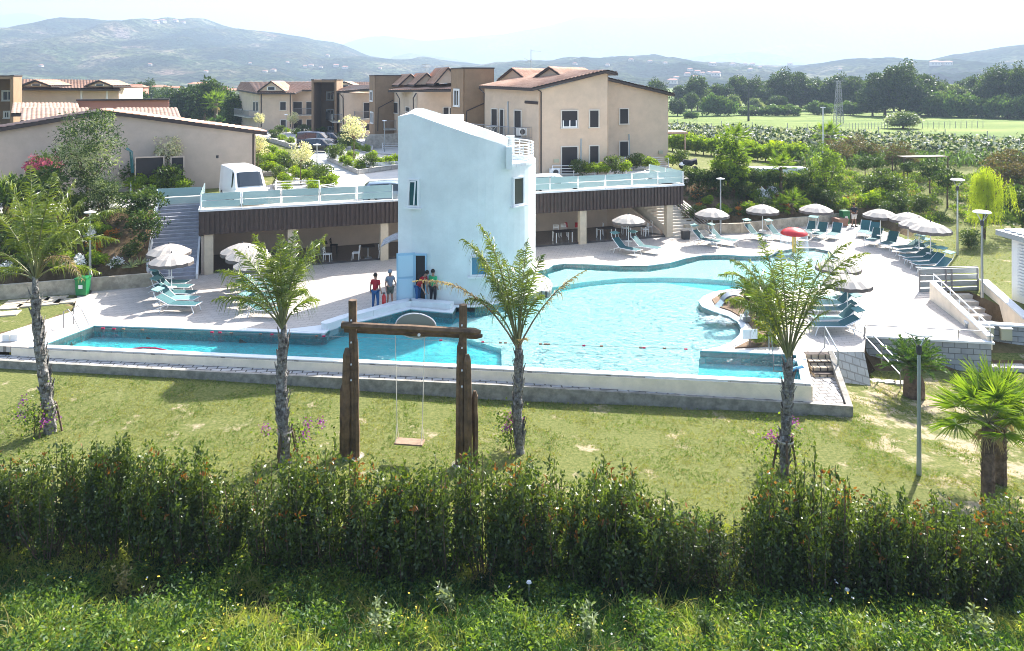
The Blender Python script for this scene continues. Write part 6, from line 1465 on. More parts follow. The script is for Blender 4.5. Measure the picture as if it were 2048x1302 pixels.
# white far van and lamp posts etc. are with the objects
# ================= swing =================
def log(mb, a, b, r, sharpen=0, n=10, seed=0):
    rg = random.Random(seed); a, b = Vector(a), Vector(b); k = 9; pts, rs = [], []
    for i in range(k+1):
        t = i/k; pts.append(a.lerp(b, t)+Vector((rg.uniform(-1, 1), rg.uniform(-1, 1), 0))*r*.08); rs.append(r*(1+rg.uniform(-.06, .06)))
    if sharpen: pts.append(b+(b-a).normalized()*sharpen); rs.append(r*.45)
    mb.tube(pts, rs, n)
S0, S1 = G(706, 912, LZ), G(926, 928, LZ)
sg = thing('swing', 'tall rustic timber swing with crossbeam, rope and a plank seat on the lawn', 'swing', S0)
sv = S1-S0; su = sv.normalized(); sn = Vector((-su.y, su.x, 0))
def post(base, top, side, seed):
    m_ = MB(); log(m_, base, (base.x, base.y, top), .15, 0, n=6, seed=seed); log(m_, base+su*side*.20-sn*.12, tuple(base+su*side*.17-sn*.12+Vector((0, 0, top*.66))), .14, .2, n=6, seed=seed+1)
    log(m_, base+su*side*.40+sn*.1, tuple(base+su*side*.37+sn*.1+Vector((0, 0, top*.42))), .11, .18, n=6, seed=seed+2); log(m_, base-su*side*.16-sn*.05, tuple(base-su*side*.10-sn*.05+Vector((0, 0, top*.74))), .10, .15, n=6, seed=seed+3)
    o = m_.build('post', 'timber', sg, smooth=False); MB().lathe(tuple(base), [(.42, -.1), (.38, .0), (.2, .02)], 14).build('footing', 'kerb_dark', sg)
    b_ = MB()
    for z in (.88, .74, .6, .5): b_.box((base.x-sn.x*.16, base.y-sn.y*.16-.02, top*z), (.045, .06, .045))
    b_.build('bolt', 'white_paint', o)
z0 = Vector((0, 0, 0)); topL = D(704, 600, S0.y).z-S0.z; topR = D(905, 609, S1.y).z-S0.z
post(z0, topL, -1, 1); post(sv, topR, 1, 5)
zbL = D(685, 655, S0.y).z-S0.z; zbR = D(935, 666, S1.y).z-S0.z
bm = MB(); 
for o_, dz, sd in ((-.16, .12, 11), (.13, -.11, 12)):
    a = z0-su*.32+sn*o_+Vector((0, 0, zbL+dz)); b = sv+su*.42+sn*o_+Vector((0, 0, zbR+dz)); log(bm, a, b, .115, .2, n=7, seed=sd)
bm.build('beam', 'timber', sg)
ov = MB(); oc = z0.lerp(sv, .545)+Vector((0, 0, (zbL+zbR)/2+.02))+sn*.42
for k in range(28):
    pass
pr_ = []
N_ = 30
vs = [tuple(oc+su*math.cos(2*math.pi*k/N_)*.68+Vector((0, 0, math.sin(2*math.pi*k/N_)*.40))+sn*s_*.02) for s_ in (-1, 1) for k in range(N_)]
ov.add(vs, [tuple(range(N_)), tuple(range(2*N_-1, N_-1, -1))]+[(k, (k+1) % N_, N_+(k+1) % N_, N_+k) for k in range(N_)]); oo = ov.build('oval_board', 'oval_board', sg)
rim_ = MB(); rim_.tube([oc+su*math.cos(2*math.pi*k/N_)*.69+Vector((0, 0, math.sin(2*math.pi*k/N_)*.41)) for k in range(N_+1)], .025, 6, cap=False); rim_.build('rim', 'white_coping', oo)
seatz = D(810, 876, S0.y).z-S0.z; sc_ = z0.lerp(sv, .52)
MB().box(tuple(sc_+Vector((0, 0, seatz))), (.95, .42, .05), math.atan2(su.y, su.x)).build('seat', 'seat_wood', sg)
for f_, e_ in ((-.43, .39), (.43, .66)):
    p = sc_+su*f_; q = z0.lerp(sv, e_ if f_ < 0 else .655); r_ = MB()
    r_.tube([p+sn*-.18+Vector((0, 0, seatz)), p+Vector((0, 0, seatz+.6)), q+Vector((0, 0, zbL-.2))], .012, 5); r_.tube([p+sn*.18+Vector((0, 0, seatz)), p+Vector((0, 0, seatz+.6))], .012, 5); r_.build('rope', 'cream_paint', sg)
pb = MB().tube([z0.lerp(sv, .63)-sn*.33+Vector((0, 0, zbL-.02)), z0.lerp(sv, .63)-sn*.36+Vector((0, 0, zbL-.02))], .05, 8); pb.build('plate', 'white_paint', sg)
# ================= parasols =================
def make_umbrella(label, loc, rz=0):
    t = thing('parasol', label, 'parasol', loc, rz, 'beige parasols round the pool')
    n = 12; m_ = MB(); rings = [(0, 2.62), (.35, 2.54), (.8, 2.38), (1.22, 2.14)]
    o = 0; V_ = [(0, 0, 2.62)]
    for r_, z in rings[1:]:
        for k in range(n*2):
            a = math.pi*k/n; f_ = 1 if k % 2 == 0 else .965; V_.append((math.cos(a)*r_*f_, math.sin(a)*r_*f_, z-(0 if k % 2 == 0 else .035*r_)))
    N2 = n*2; Fc = [(0, 1+k, 1+(k+1) % N2) for k in range(N2)]
    for j in range(len(rings)-2):
        for k in range(N2): a = 1+j*N2+k; b = 1+j*N2+(k+1) % N2; Fc.append((a, a+N2, b+N2, b))
    m_.add(V_, Fc); m_.build('canopy', 'canvas', t)
    tr_ = MB(); L0 = 1+2*N2; rim = V_[L0:L0+N2]
    for k in range(N2):
        a, b = Vector(rim[k]), Vector(rim[(k+1) % N2]); tr_.add([a*1.004, b*1.004, b*1.01+Vector((0, 0, -.19)), a*1.01+Vector((0, 0, -.19))], [(0, 1, 2, 3)])
    tr_.build('valance', 'canvas_trim', t)
    MB().tube([(0, 0, 0), (0, 0, 2.6)], .028, 8).build('pole', 'white_paint', t); MB().lathe((0, 0, 2.6), [(.03, 0), (.04, .05), (.01, .12)], 8).build('finial', 'dark_metal', t)
    rb = MB()
    for k in range(n): a = 2*math.pi*k/n; rb.tube([(0, 0, 2.56), (math.cos(a)*1.2, math.sin(a)*1.2, 2.12)], .01, 4)
    rb.build('rib', 'white_paint', t); MB().lathe((0, 0, 0), [(.28, 0), (.28, .05), (.05, .1), (.045, .35)], 14).build('base', 'white_coping', t)
    tt = MB().lathe((0, 0, .62), [(.26, 0), (.27, .02), (.26, .035)], 16); tt.build('drinks_shelf', 'white_paint', t)
    return t
UM = [(338, 577, 'farther of the two parasols in front of the grey stairs', .95), (343, 597, 'nearer of the two parasols in front of the grey stairs', .95), (485, 577, 'farthest of the three parasols behind the medium palm', .95), (497, 590, 'middle one of the three parasols behind the medium palm', .95), (512, 608, 'nearest of the three parasols behind the medium palm', .95),
      (1257, 500, 'parasol standing alone in front of the open bar', .95), (1424, 488, 'parasol near the foot of the pale stairs', .95), (1525, 478, 'second far parasol along the garden wall', .95), (1632, 477, 'third far parasol along the garden wall, behind the red mushroom', .95), (1761, 488, 'parasol behind the loungers just past the man in black', .95),
      (1816, 499, 'first of the three overlapping parasols by the lawn', 1.0), (1838, 515, 'middle of the three overlapping parasols by the lawn', 1.0), (1861, 527, 'nearest of the three overlapping parasols by the lawn', 1.0), (1676, 610, 'farther of two parasols over the loungers beside the peninsula', .93), (1695, 648, 'nearer of two parasols over the loungers beside the peninsula', .93)]
u0 = None
for i, (px, py, l, s) in enumerate(UM):
    loc = G(px, py, .004); l = 'beige parasol with dark edging, '+l
    if u0 is None: u0 = make_umbrella(l, loc); u0.scale = (s, s, s)
    else: dup(u0, l, loc, random.uniform(0, .5), s*random.uniform(.97, 1.03))
# ================= sun loungers =================
def make_lounger(label, loc, rz, ang, fab='lounge_teal', shade=1, fab2=None):
    """head towards +x"""
    t = thing('sun_lounger', label, 'sun lounger', loc, rz, 'sun loungers round the pool', 1.1); fab2 = fab2 or fab
    L, W, hz = 1.25, .62, .36; fr = MB()
    for s in (-1, 1): fr.tube([(-L, s*W/2, hz), (.0, s*W/2, hz), (.12, s*W/2, hz)], .022, 6)
    fr.tube([(-L, -W/2, hz), (-L, W/2, hz)], .022, 6); fr.tube([(.1, -W/2, hz), (.1, W/2, hz)], .022, 6)
    for s in (-1, 1): fr.tube([(.1, s*W/2, hz), (.75, s*W/2, .10)], .016, 5)
    fr.build('frame', 'white_paint', t)
    st_ = MB().box((-L/2, 0, hz+.012), (L-.04, W-.05, .03)); st_.build('seat', fab, t)
    c_, s_ = math.cos(ang), math.sin(ang); bl = .72; b_ = MB()
    b_.box((c_*bl/2, 0, hz+.015+s_*bl/2), (bl, W-.07, .03), ry=-ang); bo = b_.build('backrest', fab2, t)
    f2 = MB()
    for s in (-1, 1): f2.tube([(0, s*W/2, hz), (c_*bl, s*W/2, hz+s_*bl)], .02, 6)
    f2.tube([(c_*bl, -W/2, hz+s_*bl), (c_*bl, W/2, hz+s_*bl)], .02, 6); f2.build('back_frame', 'white_paint', bo)
    for x in (-L+.18, .35):
        for s in (-1, 1): MB().tube([(x, s*W/2, hz if x < 0 else .27), (x-.12 if x < 0 else x+.1, s*W/2, 0)], .02, 6).build('leg', 'white_paint', t)
    if shade:
        q = MB(); hx_, hz_ = c_*bl, hz+s_*bl
        for s in (-1, 1): q.tube([(hx_, s*W/2, hz_), (hx_+.18*c_-.05, s*W/2, hz_+.3)], .014, 5)
        q.tube([(hx_+.18*c_-.05, -W/2, hz_+.29), (hx_+.18*c_-.05, W/2, hz_+.29)], .014, 5)
        sm = q.build('sunshade', 'white_paint', t); MB().box((hx_+.05, 0, hz_+.31), (.34, W-.02, .03), ry=-.25).build('shade_cloth', 'lounge_aqua' if shade == 1 else fab, sm)
    return t
LP = {}
def lounger(label, px, py, rz, typ=0):
    loc = G(px, py, .004); label = label
    if typ not in LP:
        LP[typ] = make_lounger(label, loc, rz, *[(.75, 'lounge_teal', 1), (.12, 'lounge_aqua', 0, 'lounge_teal'), (.75, 'lounge_aqua', 0, 'lounge_teal'), (.9, 'lounge_teal', 0), (.45, 'lounge_teal', 1)][typ])
        return LP[typ]
    return dup(LP[typ], label, loc, rz)
rzp = R(-6)+math.pi   # heads to the left
rows1 = [(345, 622, 4, 'nearest the pool'), (343, 610, 2, 'second from the pool'), (340, 598, 4, 'third from the pool'), (333, 586, 0, 'fourth from the pool'), (328, 577, 0, 'farthest from the pool')]
for px, py, ty_, w in rows1: lounger('teal sun lounger in the row before the grey stairs, '+w, px, py, rzp+random.uniform(-.05, .05), ty_)
rows2 = [(520, 633, 4, 'nearest the pool'), (517, 617, 2, 'second from the pool'), (512, 603, 4, 'third from the pool'), (508, 592, 2, 'fourth from the pool'), (505, 583, 0, 'fifth from the pool'), (500, 574, 0, 'farthest from the pool')]
for px, py, ty_, w in rows2: lounger('teal sun lounger in the row behind the medium palm, '+w, px, py, rzp+random.uniform(-.05, .05), ty_)
B_ = [(1245, 506, 2.35, 0, 'left of the lone parasol before the bar'), (1283, 503, 2.5, 0, 'right of the lone parasol before the bar'), (1405, 489, 2.4, 0, 'nearer the stairs, beside the parasol at their foot'), (1438, 487, 2.4, 0, 'away from the stairs, beside the parasol at their foot'), (1508, 477, 2.2, 0, 'before the second far parasol'), (1552, 478, 2.2, 0, 'just past the second far parasol'),
      (1622, 470, .9, 0, 'directly under the third far parasol'), (1643, 474, .9, 3, 'behind the red mushroom, first after the parasol'), (1672, 475, .9, 3, 'behind the red mushroom, second after the parasol'), (1730, 470, .95, 3, 'before the man in black, left of the parasol pole'), (1748, 474, .9, 3, 'before the man in black, right of the parasol pole'), (1752, 487, .8, 3, 'in the middle of the far corner, under the parasol edge'), (1783, 494, .75, 3, 'at the bend of the deck edge by the lawn'),
      (1822, 504, .30, 4, 'first in the row by the lawn'), (1832, 512, .28, 4, 'second in the row by the lawn'), (1840, 522, .25, 4, 'third in the row by the lawn'), (1852, 530, .22, 4, 'fourth in the row by the lawn'), (1866, 538, .2, 0, 'fifth in the row by the lawn'), (1880, 548, .2, 0, 'last in the row by the lawn, closest to the grey gate')]
for px, py, rz, ty_, w in B_: lounger('teal sun lounger '+w, px, py, rz, ty_)
C_ = [(1682, 666, .0, 3, 'closest to the pool corner'), (1684, 652, .05, 2, 'second from the pool corner'), (1680, 634, .0, 4, 'third from the pool corner'), (1680, 620, .05, 2, 'fourth from the pool corner'), (1678, 611, .0, 2, 'fifth from the pool corner')]
for px, py, rz, ty_, w in C_: lounger('teal sun lounger beside the peninsula, '+w, px, py, rz, {3: 4}.get(ty_, ty_))
# ================= lamps =================
def lamp(label, px, py, ytop, z=0, style='disc', name='street_lamp'):
    b = G(px, py, z) if z is not None else on_ground(px, py); h = D(px, ytop, b.y).z-b.z
    t = thing(name, label, 'lamp post', b); MB().tube([(0, 0, 0), (0, 0, h*.5), (0, 0, h)], [.075, .06, .05], 10).build('pole', 'steel' if style != 'green' else 'grey_metal', t)
    if style in ('disc', 'green'):
        MB().lathe((0, 0, h), [(.06, -.3), (.09, -.26), (.09, -.04), (.05, 0)], 10).build('collar', 'dark_metal', t)
        hd = MB().lathe((0, 0, h+.38), [(.05, -.03), (.42, 0), (.44, .04), (.36, .09), (.1, .13)], 20).build('lamp_head', 'white_paint', t)
        a_ = MB()
        for k in range(4): q = k*math.pi/2+.4; a_.tube([(math.cos(q)*.06, math.sin(q)*.06, h-.05), (math.cos(q)*.36, math.sin(q)*.36, h+.38)], .014, 5)
        a_.build('bracket', 'steel', hd)
    else:
        MB().lathe((0, 0, h), [(.05, -.02), (.3, .0), (.3, .04), (.05, .1)], 14).build('lamp_head', 'white_paint', t)
    return t
lamp('grey lamp post with a flat round head standing on the front lawn', 1838, 950, 690, LZ, 'green')
lamp('lamp post with round head standing close behind the grey gate', 1964, 595, 440, 0.3)
lamp('lamp post with round head farther off on the lawn behind the three parasols', 1915, 510, 372, None)
lamp('lamp post with flat head on the garden side of the pale stairs', 1441, 469, 358, 0, 'flat'); lamp('thin lamp post without visible head by the green bin', 180, 586, 425, 0, 'flat')
for px, y0_, y1_, l in ((634, 362, 290, 'slim lamp post in the planter beside the van'), (769, 304, 242, 'slim lamp post near the grey concrete wall'), (572, 276, 230, 'slim lamp post before the dormer house'), (665, 268, 238, 'slim lamp post before the brown stair tower')):
    b = G(px, y0_, PZ); h = D(px, y1_, b.y).z-b.z; t = thing('street_lamp', l, 'lamp post', b); MB().tube([(0, 0, 0), (0, 0, h)], [.06, .045], 8).build('pole', 'grey_metal', t); MB().lathe((0, 0, h), [(.05, -.02), (.3, .0), (.3, .05), (.05, .1)], 12).build('lamp_head', 'white_paint', t)
for px, Y, yt, yb, l in ((1473, 92, 268, 330, 'white lamp post beside the fan palms before the orchard'), (1646, 85, 215, 322, 'tall white pole beside the solitary fan palm')):
    p = D(px, yb, Y); h = (yb-yt)*Y/F; t = thing('street_lamp', l, 'lamp post', (p.x, p.y, p.z)); MB().tube([(0, 0, -1), (0, 0, h)], [.09, .06], 8).build('pole', 'white_paint', t); MB().box((0, 0, h), (.5, .2, .08)).build('lamp_head', 'white_paint', t)
p = D(1497, 246, 175); h = (246-175)*175/F; t = thing('utility_pole', 'dark utility pole standing in the green field', 'pole', p); MB().tube([(0, 0, -.5), (0, 0, h)], [.28, .16], 8).build('pole', 'dark_metal', t); MB().box((0, 0, h-.6), (2.4, .15, .15)).build('crossarm', 'dark_metal', t)
p = D(1677, 268, 160); h = (268-162)*160/F; t = thing('pylon', 'lattice electricity pylon between the orchard and the field', 'pylon', p); mb = MB(); w0, w1 = .95, .3
for a, b in ((-1, -1), (1, -1), (1, 1), (-1, 1)): mb.tube([(a*w0, b*w0, -.5), (a*w1, b*w1, h)], .06, 4)
for k in range(14):
    z0_, z1_ = h*k/14, h*(k+1)/14; wa, wb_ = w0+(w1-w0)*k/14, w0+(w1-w0)*(k+1)/14
    for s in (-1, 1): mb.tube([(-wa, s*wa, z0_), (wb_, s*wb_, z1_)], .035, 4); mb.tube([(wa, s*wa, z0_), (-wb_, s*wb_, z1_)], .035, 4); mb.tube([(s*wa, -wa, z0_), (s*wb_, wb_, z1_)], .035, 4)
mb.build('lattice', 'rail_steel', t); MB().box((.4, 0, h), (2.6, .15, .15)).build('crossarm', 'rail_steel', t)
# ================= pool furniture =================
def ladder(label, a, b, inn, h=.9, down=.5, m='rail_steel'):
    t = thing('pool_ladder', label, 'pool ladder', a)
    for q in (Vector((0, 0, 0)), b-a): MB().tube([q, q+Vector((0, 0, h*.85)), q+inn*.35+Vector((0, 0, h)), q+inn*.75+Vector((0, 0, h*.75)), q+inn*1.4+Vector((0, 0, -.1)), q+inn*1.4+Vector((0, 0, -1.0))], .025, 8).build('rail', m, t)
    mb = MB()
    for z in (-.25, -.5, -.75): p = inn*1.4+Vector((0, 0, z)); mb.tube([p, p+(b-a)], .022, 6)
    mb.build('rung', m, t)
ladder('steel pool ladder arching into the corner by the lounger row', G(127, 656, .0), G(147, 648, 0), Vector((.75, -.28, 0)))
ladder('steel pool ladder at the pool corner beside the peninsula', G(1538, 708, 0), G(1566, 709.5, 0), Vector((0, -.4, 0)), 1.1)
rg = MB(); pts_ = [G(185, 656, -.05), G(500, 667, -.05), G(700, 674, -.05), G(1000, 686, -.05), G(1405, 699, -.05)]; rg.tube(pts_, .012, 5); rt = thing('lane_rope', 'thin rope with small dark red floats stretched across the pool', 'rope'); rg.build('rope', 'cloth_white', rt)
for px in (206, 228, 247, 285, 424, 440, 463, 521, 544, 633, 648, 882, 929, 966, 1001, 1011, 1081, 1091, 1097, 1168, 1203, 1281, 1288, 1329, 1372):
    y_ = 656+(px-185)*.0357; p = G(px, y_, -.03); MB().tube([p-Vector((.07, 0, 0)), p+Vector((.06, 0, 0))], .042, 8).build('float', 'terracotta' if px % 2 else 'noodle', rt)
nd = MB(); nd.tube([G(264, 697.5, -.02), G(285, 695.5, -.02), G(310, 696, -.02), G(334, 701, -.02)], .035, 8); tag(nd.build('pool_noodle', 'noodle', smooth=True), 'crimson foam noodle floating in the pool near the front wall', 'pool noodle')
for k, (px, py) in enumerate([(1598, 721), (1594, 738)]):
    p = G(px, py, -.0); tag(MB().tube([p-Vector((.25, .1, 0)), p+Vector((.25, .1, 0))], [.09, .12], 10).build('float_toy', 'white_coping' if k == 0 else 'glass_blue'), ['white and blue roll floating in the pool corner', 'blue inflatable floating in the pool corner'][k], 'pool toy')
mt = G(1588, 505, -.1); t = thing('mushroom_fountain', 'red mushroom fountain on a yellow stem with falling water in the shallow pool', 'fountain', mt); zc = D(1588, 468, mt.y).z-mt.z; Rm = 26/F*mt.y
MB().tube([(0, 0, 0), (0, 0, zc+.1)], .12, 12).build('stem', 'yellow_plastic', t); MB().lathe((0, 0, zc), [(Rm*.9, -.04), (Rm, 0), (Rm*.97, .1), (Rm*.8, .25), (Rm*.5, .38), (Rm*.15, .44), (0.01, .45)], 28).build('cap', 'red_plastic', t, smooth=True)
mat('falling_water', (.85, .93, .95), .2, alpha=.35)
dr = MB(); rg_ = random.Random(3)
for k in range(60): a = 2*math.pi*k/60; dr.tube([(math.cos(a)*Rm*.98, math.sin(a)*Rm*.98, zc-.05), (math.cos(a)*Rm*1.05, math.sin(a)*Rm*1.05, .05)], .012, 4, cap=False)
dr.build('water_curtain', 'falling_water', t)
cb = G(1484, 641, .04); t = thing('water_spout', 'curved steel swan neck spout pouring water into the pool from the peninsula', 'fountain', cb); mb = MB(); V_ = []; n = 18; Rr = .62
for k in range(n+1):
    a = R(-40+k*(215/n)); x = -.35+Rr*math.cos(a); z = .65+Rr*math.sin(a)
    for s in (-1, 1): V_.append((x, s*.26-x*.25, z))
mb.add(V_, [(2*k, 2*k+1, 2*k+3, 2*k+2) for k in range(n)]); mb.add([(v[0]*.95-.02, v[1], v[2]-.05) for v in V_], [(2*k+2, 2*k+3, 2*k+1, 2*k) for k in range(n)]); mb.build('neck', 'steel', t, smooth=True); MB().box((.15, 0, .12), (.35, .5, .25)).build('base', 'steel', t)
fm = MB(); rg2 = np.random.default_rng(4); c = G(1436, 639, -.05)
for k in range(60):
    a = rg2.uniform(0, 6.28); r_ = abs(rg2.normal())*.38; fm.lathe((c.x+math.cos(a)*r_*1.5, c.y+math.sin(a)*r_, c.z-.03), [(.10, 0), (.06, .03), (.01, .04)], 6)
fm.lathe((c.x, c.y, c.z-.035), [(.42, 0), (.3, .02), (.01, .03)], 14)
rr2 = random.Random(8); fm.prism([(c.x+math.cos(q)*1.25*k, c.y+math.sin(q)*.9*k) for q, k in [(i*.21, rr2.uniform(.45, 1)) for i in range(30)]], c.z-.03, c.z-.012)
tag(fm.build('splash_foam', 'foam', smooth=True), 'white foam where the spout water hits the pool', 'foam')
ws = MB(); a0 = Vector((cb.x-.95, cb.y-.05, 1.0)); 
for k in range(14):
    s = (k-6.5)*.035; ws.tube([a0+Vector((0, s*1.2, 0)), a0+Vector((-.45, s*1.2-.3, -.3)), Vector((c.x+.3, c.y+s*1.5, -.05))], .018, 4, cap=False)
ws.build('falling_water', 'falling_water', None); o = bpy.data.objects['falling_water']; tag(o, 'thin sheet of water falling from the steel spout', 'water')
def board(label, px, py, pyb, z, w=.62, h=.42):
    b = G(px, pyb, z); zt = D(px, py, b.y).z; t = thing('info_board', label, 'sign', b, .05); MB().box((0, .03, (zt-b.z)/2), (.08, .05, zt-b.z+.3)).build('post', 'yellow_plastic' if px < 100 else 'seat_wood', t)
    for s in (-1, 1): MB().box((s*w*.27, 0, zt-b.z), (w*.5, .03, h)).build('panel', 'white_paint', t)
board('two small white panels on a yellow post at the left end of the pool', 20, 679, 712, -.66); board('two small white panels on a wooden post on the peninsula', 1500, 668, 694, 0)
def bin_(label, px, py, z, h, mt_='green_plastic', w=.58):
    b = G(px, py, z) if z is not None else on_ground(px, py); t = thing('wheelie_bin', label, 'bin', b, .1); MB().box((0, 0, h/2+.05), (w*.88, w*.9, h), taper=1.12).build('body', mt_, t); l_ = MB().box((0, 0, h+.09), (w*1.08, w*1.12, .07)); l_.box((0, .0, h+.13), (w*.8, w*.8, .04)); l_.build('lid', mt_, t)
    for s in (-1, 1): MB().tube([(s*w*.4, w*.45, .09), (s*w*.5, w*.45, .09)], .09, 10).build('wheel', 'rubber', t)
    MB().box((0, -w*.5, h*.6), (w*.35, .03, h*.22)).build('sticker', 'white_paint', t)
bin_('green wheelie bin in front of the low garden wall near the lamp post', 166, 590, 0, .85); bin_('green wheelie bin beside the man in black', 1689, 449, 0, 1.0)
def pot(label, px, py, w, h, m, sq=True):
    b = G(px, py, 0); t = thing('plant_pot', label, 'plant pot', b, .2)
    if sq: MB().box((0, 0, h/2), (w*.82, w*.82, h), taper=1.2).build('pot', m, t)
    else: MB().lathe((0, 0, 0), [(w*.36, 0), (w*.5, h), (w*.44, h), (w*.42, h*.9)], 14).build('pot', m, t)
    MB().lathe((0, 0, h-.05), [(w*.4, 0), (.01, .03)], 8).build('soil', 'soil', t)
pot('square terracotta planter next to the green bin by the far loungers', 1680, 451, .95, .6, 'terracotta'); pot('dark conical pot at the foot of the pale stairs', 1371, 478, .55, .62, 'dark_metal'); pot('dark conical pot next to the shrubs of the pale stairs', 1382, 472, .1, .1, 'dark_metal', False)
for px, py, l in ((1412, 791, 'small square wall light on the paved strip'), (909, 752, 'second small square wall light on the paved strip')):
    p = G(px, py, -.66); tag(MB().box((0, 0, .1), (.26, .2, .2)).lathe((0, 0, .2), [(.1, 0), (.1, .06)], 10).build('ground_light', 'cream_paint', loc=p), l+(' below the right part of the pool' if px > 1000 else ' near the swing post'), 'light')
for px, py in ((980, 786), (1432, 809)): p = G(px, py, -1); tag(MB().box((0, 0, .03), (.4, .25, .08)).build('stone_block', 'kerb_concrete', loc=p), 'pale stone block lying on the lawn by the kerb, '+('near the slender palm' if px < 1000 else 'before the sparse palm'), 'stone')
# ================= tables and chairs of the bar =================
def chair_mesh(t, m):
    w = .44
    MB().box((0, 0, .45), (w, w, .04)).build('seat', m, t); 
    for x in (-1, 1):
        for y in (-1, 1): MB().tube([(x*w*.44, y*w*.44, .44), (x*w*.5, y*w*.5, 0)], .02, 5).build('leg', m, t)
    q = MB()
    for s in (-1, 1): q.tube([(s*w*.44, w*.46, .45), (s*w*.42, w*.56, .88)], .02, 5)
    for z in (.58, .68, .78, .87): q.box((0, w*.52, z), (w*.9, .03, .045))
    q.build('backrest', m, t)
CH = {}
def chair(label, px, py, rz, m='white_paint', z=.12):
    loc = G(px, py, z)
    if m not in CH: t = thing('chair', label, 'chair', loc, rz, 'chairs of the open bar'); chair_mesh(t, m); CH[m] = t; return
    dup(CH[m], label, loc, rz)
TB = {}
def table(label, px, py, rz=0, kind=0, z=.12):
    loc = G(px, py, z)
    if kind in TB: dup(TB[kind], label, loc, rz); return
    t = thing('table', label, 'table', loc, rz, 'tables of the open bar')
    if kind == 0: MB().box((0, 0, .74), (.8, .8, .04)).build('tabletop', 'shutter', t); MB().tube([(0, 0, 0), (0, 0, .72)], .04, 8).build('column', 'steel', t); MB().box((0, 0, .015), (.45, .45, .03)).build('base', 'steel', t)
    else:
        MB().box((0, 0, .74), (1.3, .8, .04)).build('tabletop', 'shutter', t)
        for x in (-1, 1):
            for y in (-1, 1): MB().tube([(x*.6, y*.35, 0), (x*.6, y*.35, .72)], .03, 6).build('leg', 'white_paint', t)
    TB[kind] = t
table('small dark table between two white chairs in the open bar', 736, 515, .3, 0); chair('white chair facing the small dark table in the open bar', 712, 519, 1.6+3.14); chair('white chair beyond the small dark table, by the tower side', 766, 515, 1.5); chair('white chair near the farther dark table in the bar', 655, 522, 1.5)
table('dark table deeper in the bar beside the dark chair', 642, 508, .3, 0); chair('dark chair deeper in the open bar', 668, 503, 1.6, 'cloth_black')
table('long table with white legs next to the bar pillar', 1125, 483, .3, 1); chair('first white chair at the long table with white legs', 1112, 475, 0, z=.12); chair('second white chair at the long table with white legs', 1128, 473, .1); chair('dark chair with a red cloth past the long table', 1163, 468, .3, 'cloth_black')
table('dark table near the middle of the right hand bar', 1212, 476, .3, 1); chair('white chair beside the middle table of the bar', 1200, 470, 1.6+3.14); table('dark table behind the lone parasol', 1272, 472, .3, 1); chair('white chair right of the lone parasol, nearer', 1290, 470, -1.4); chair('white chair right of the lone parasol, farther', 1297, 465, -1.4); chair('third white chair behind the parasol pole', 1250, 468, 1.7)
for px, l in ((1132, 'red towel hanging at the long table of the bar'), (1153, 'red bag on the dark chair of the bar')): p = G(px, 470, .12); tag(MB().box((0, 0, .75), (.22, .16, .35), .2, taper=.8).build('red_bag', 'cloth_red', loc=p), l, 'bag')
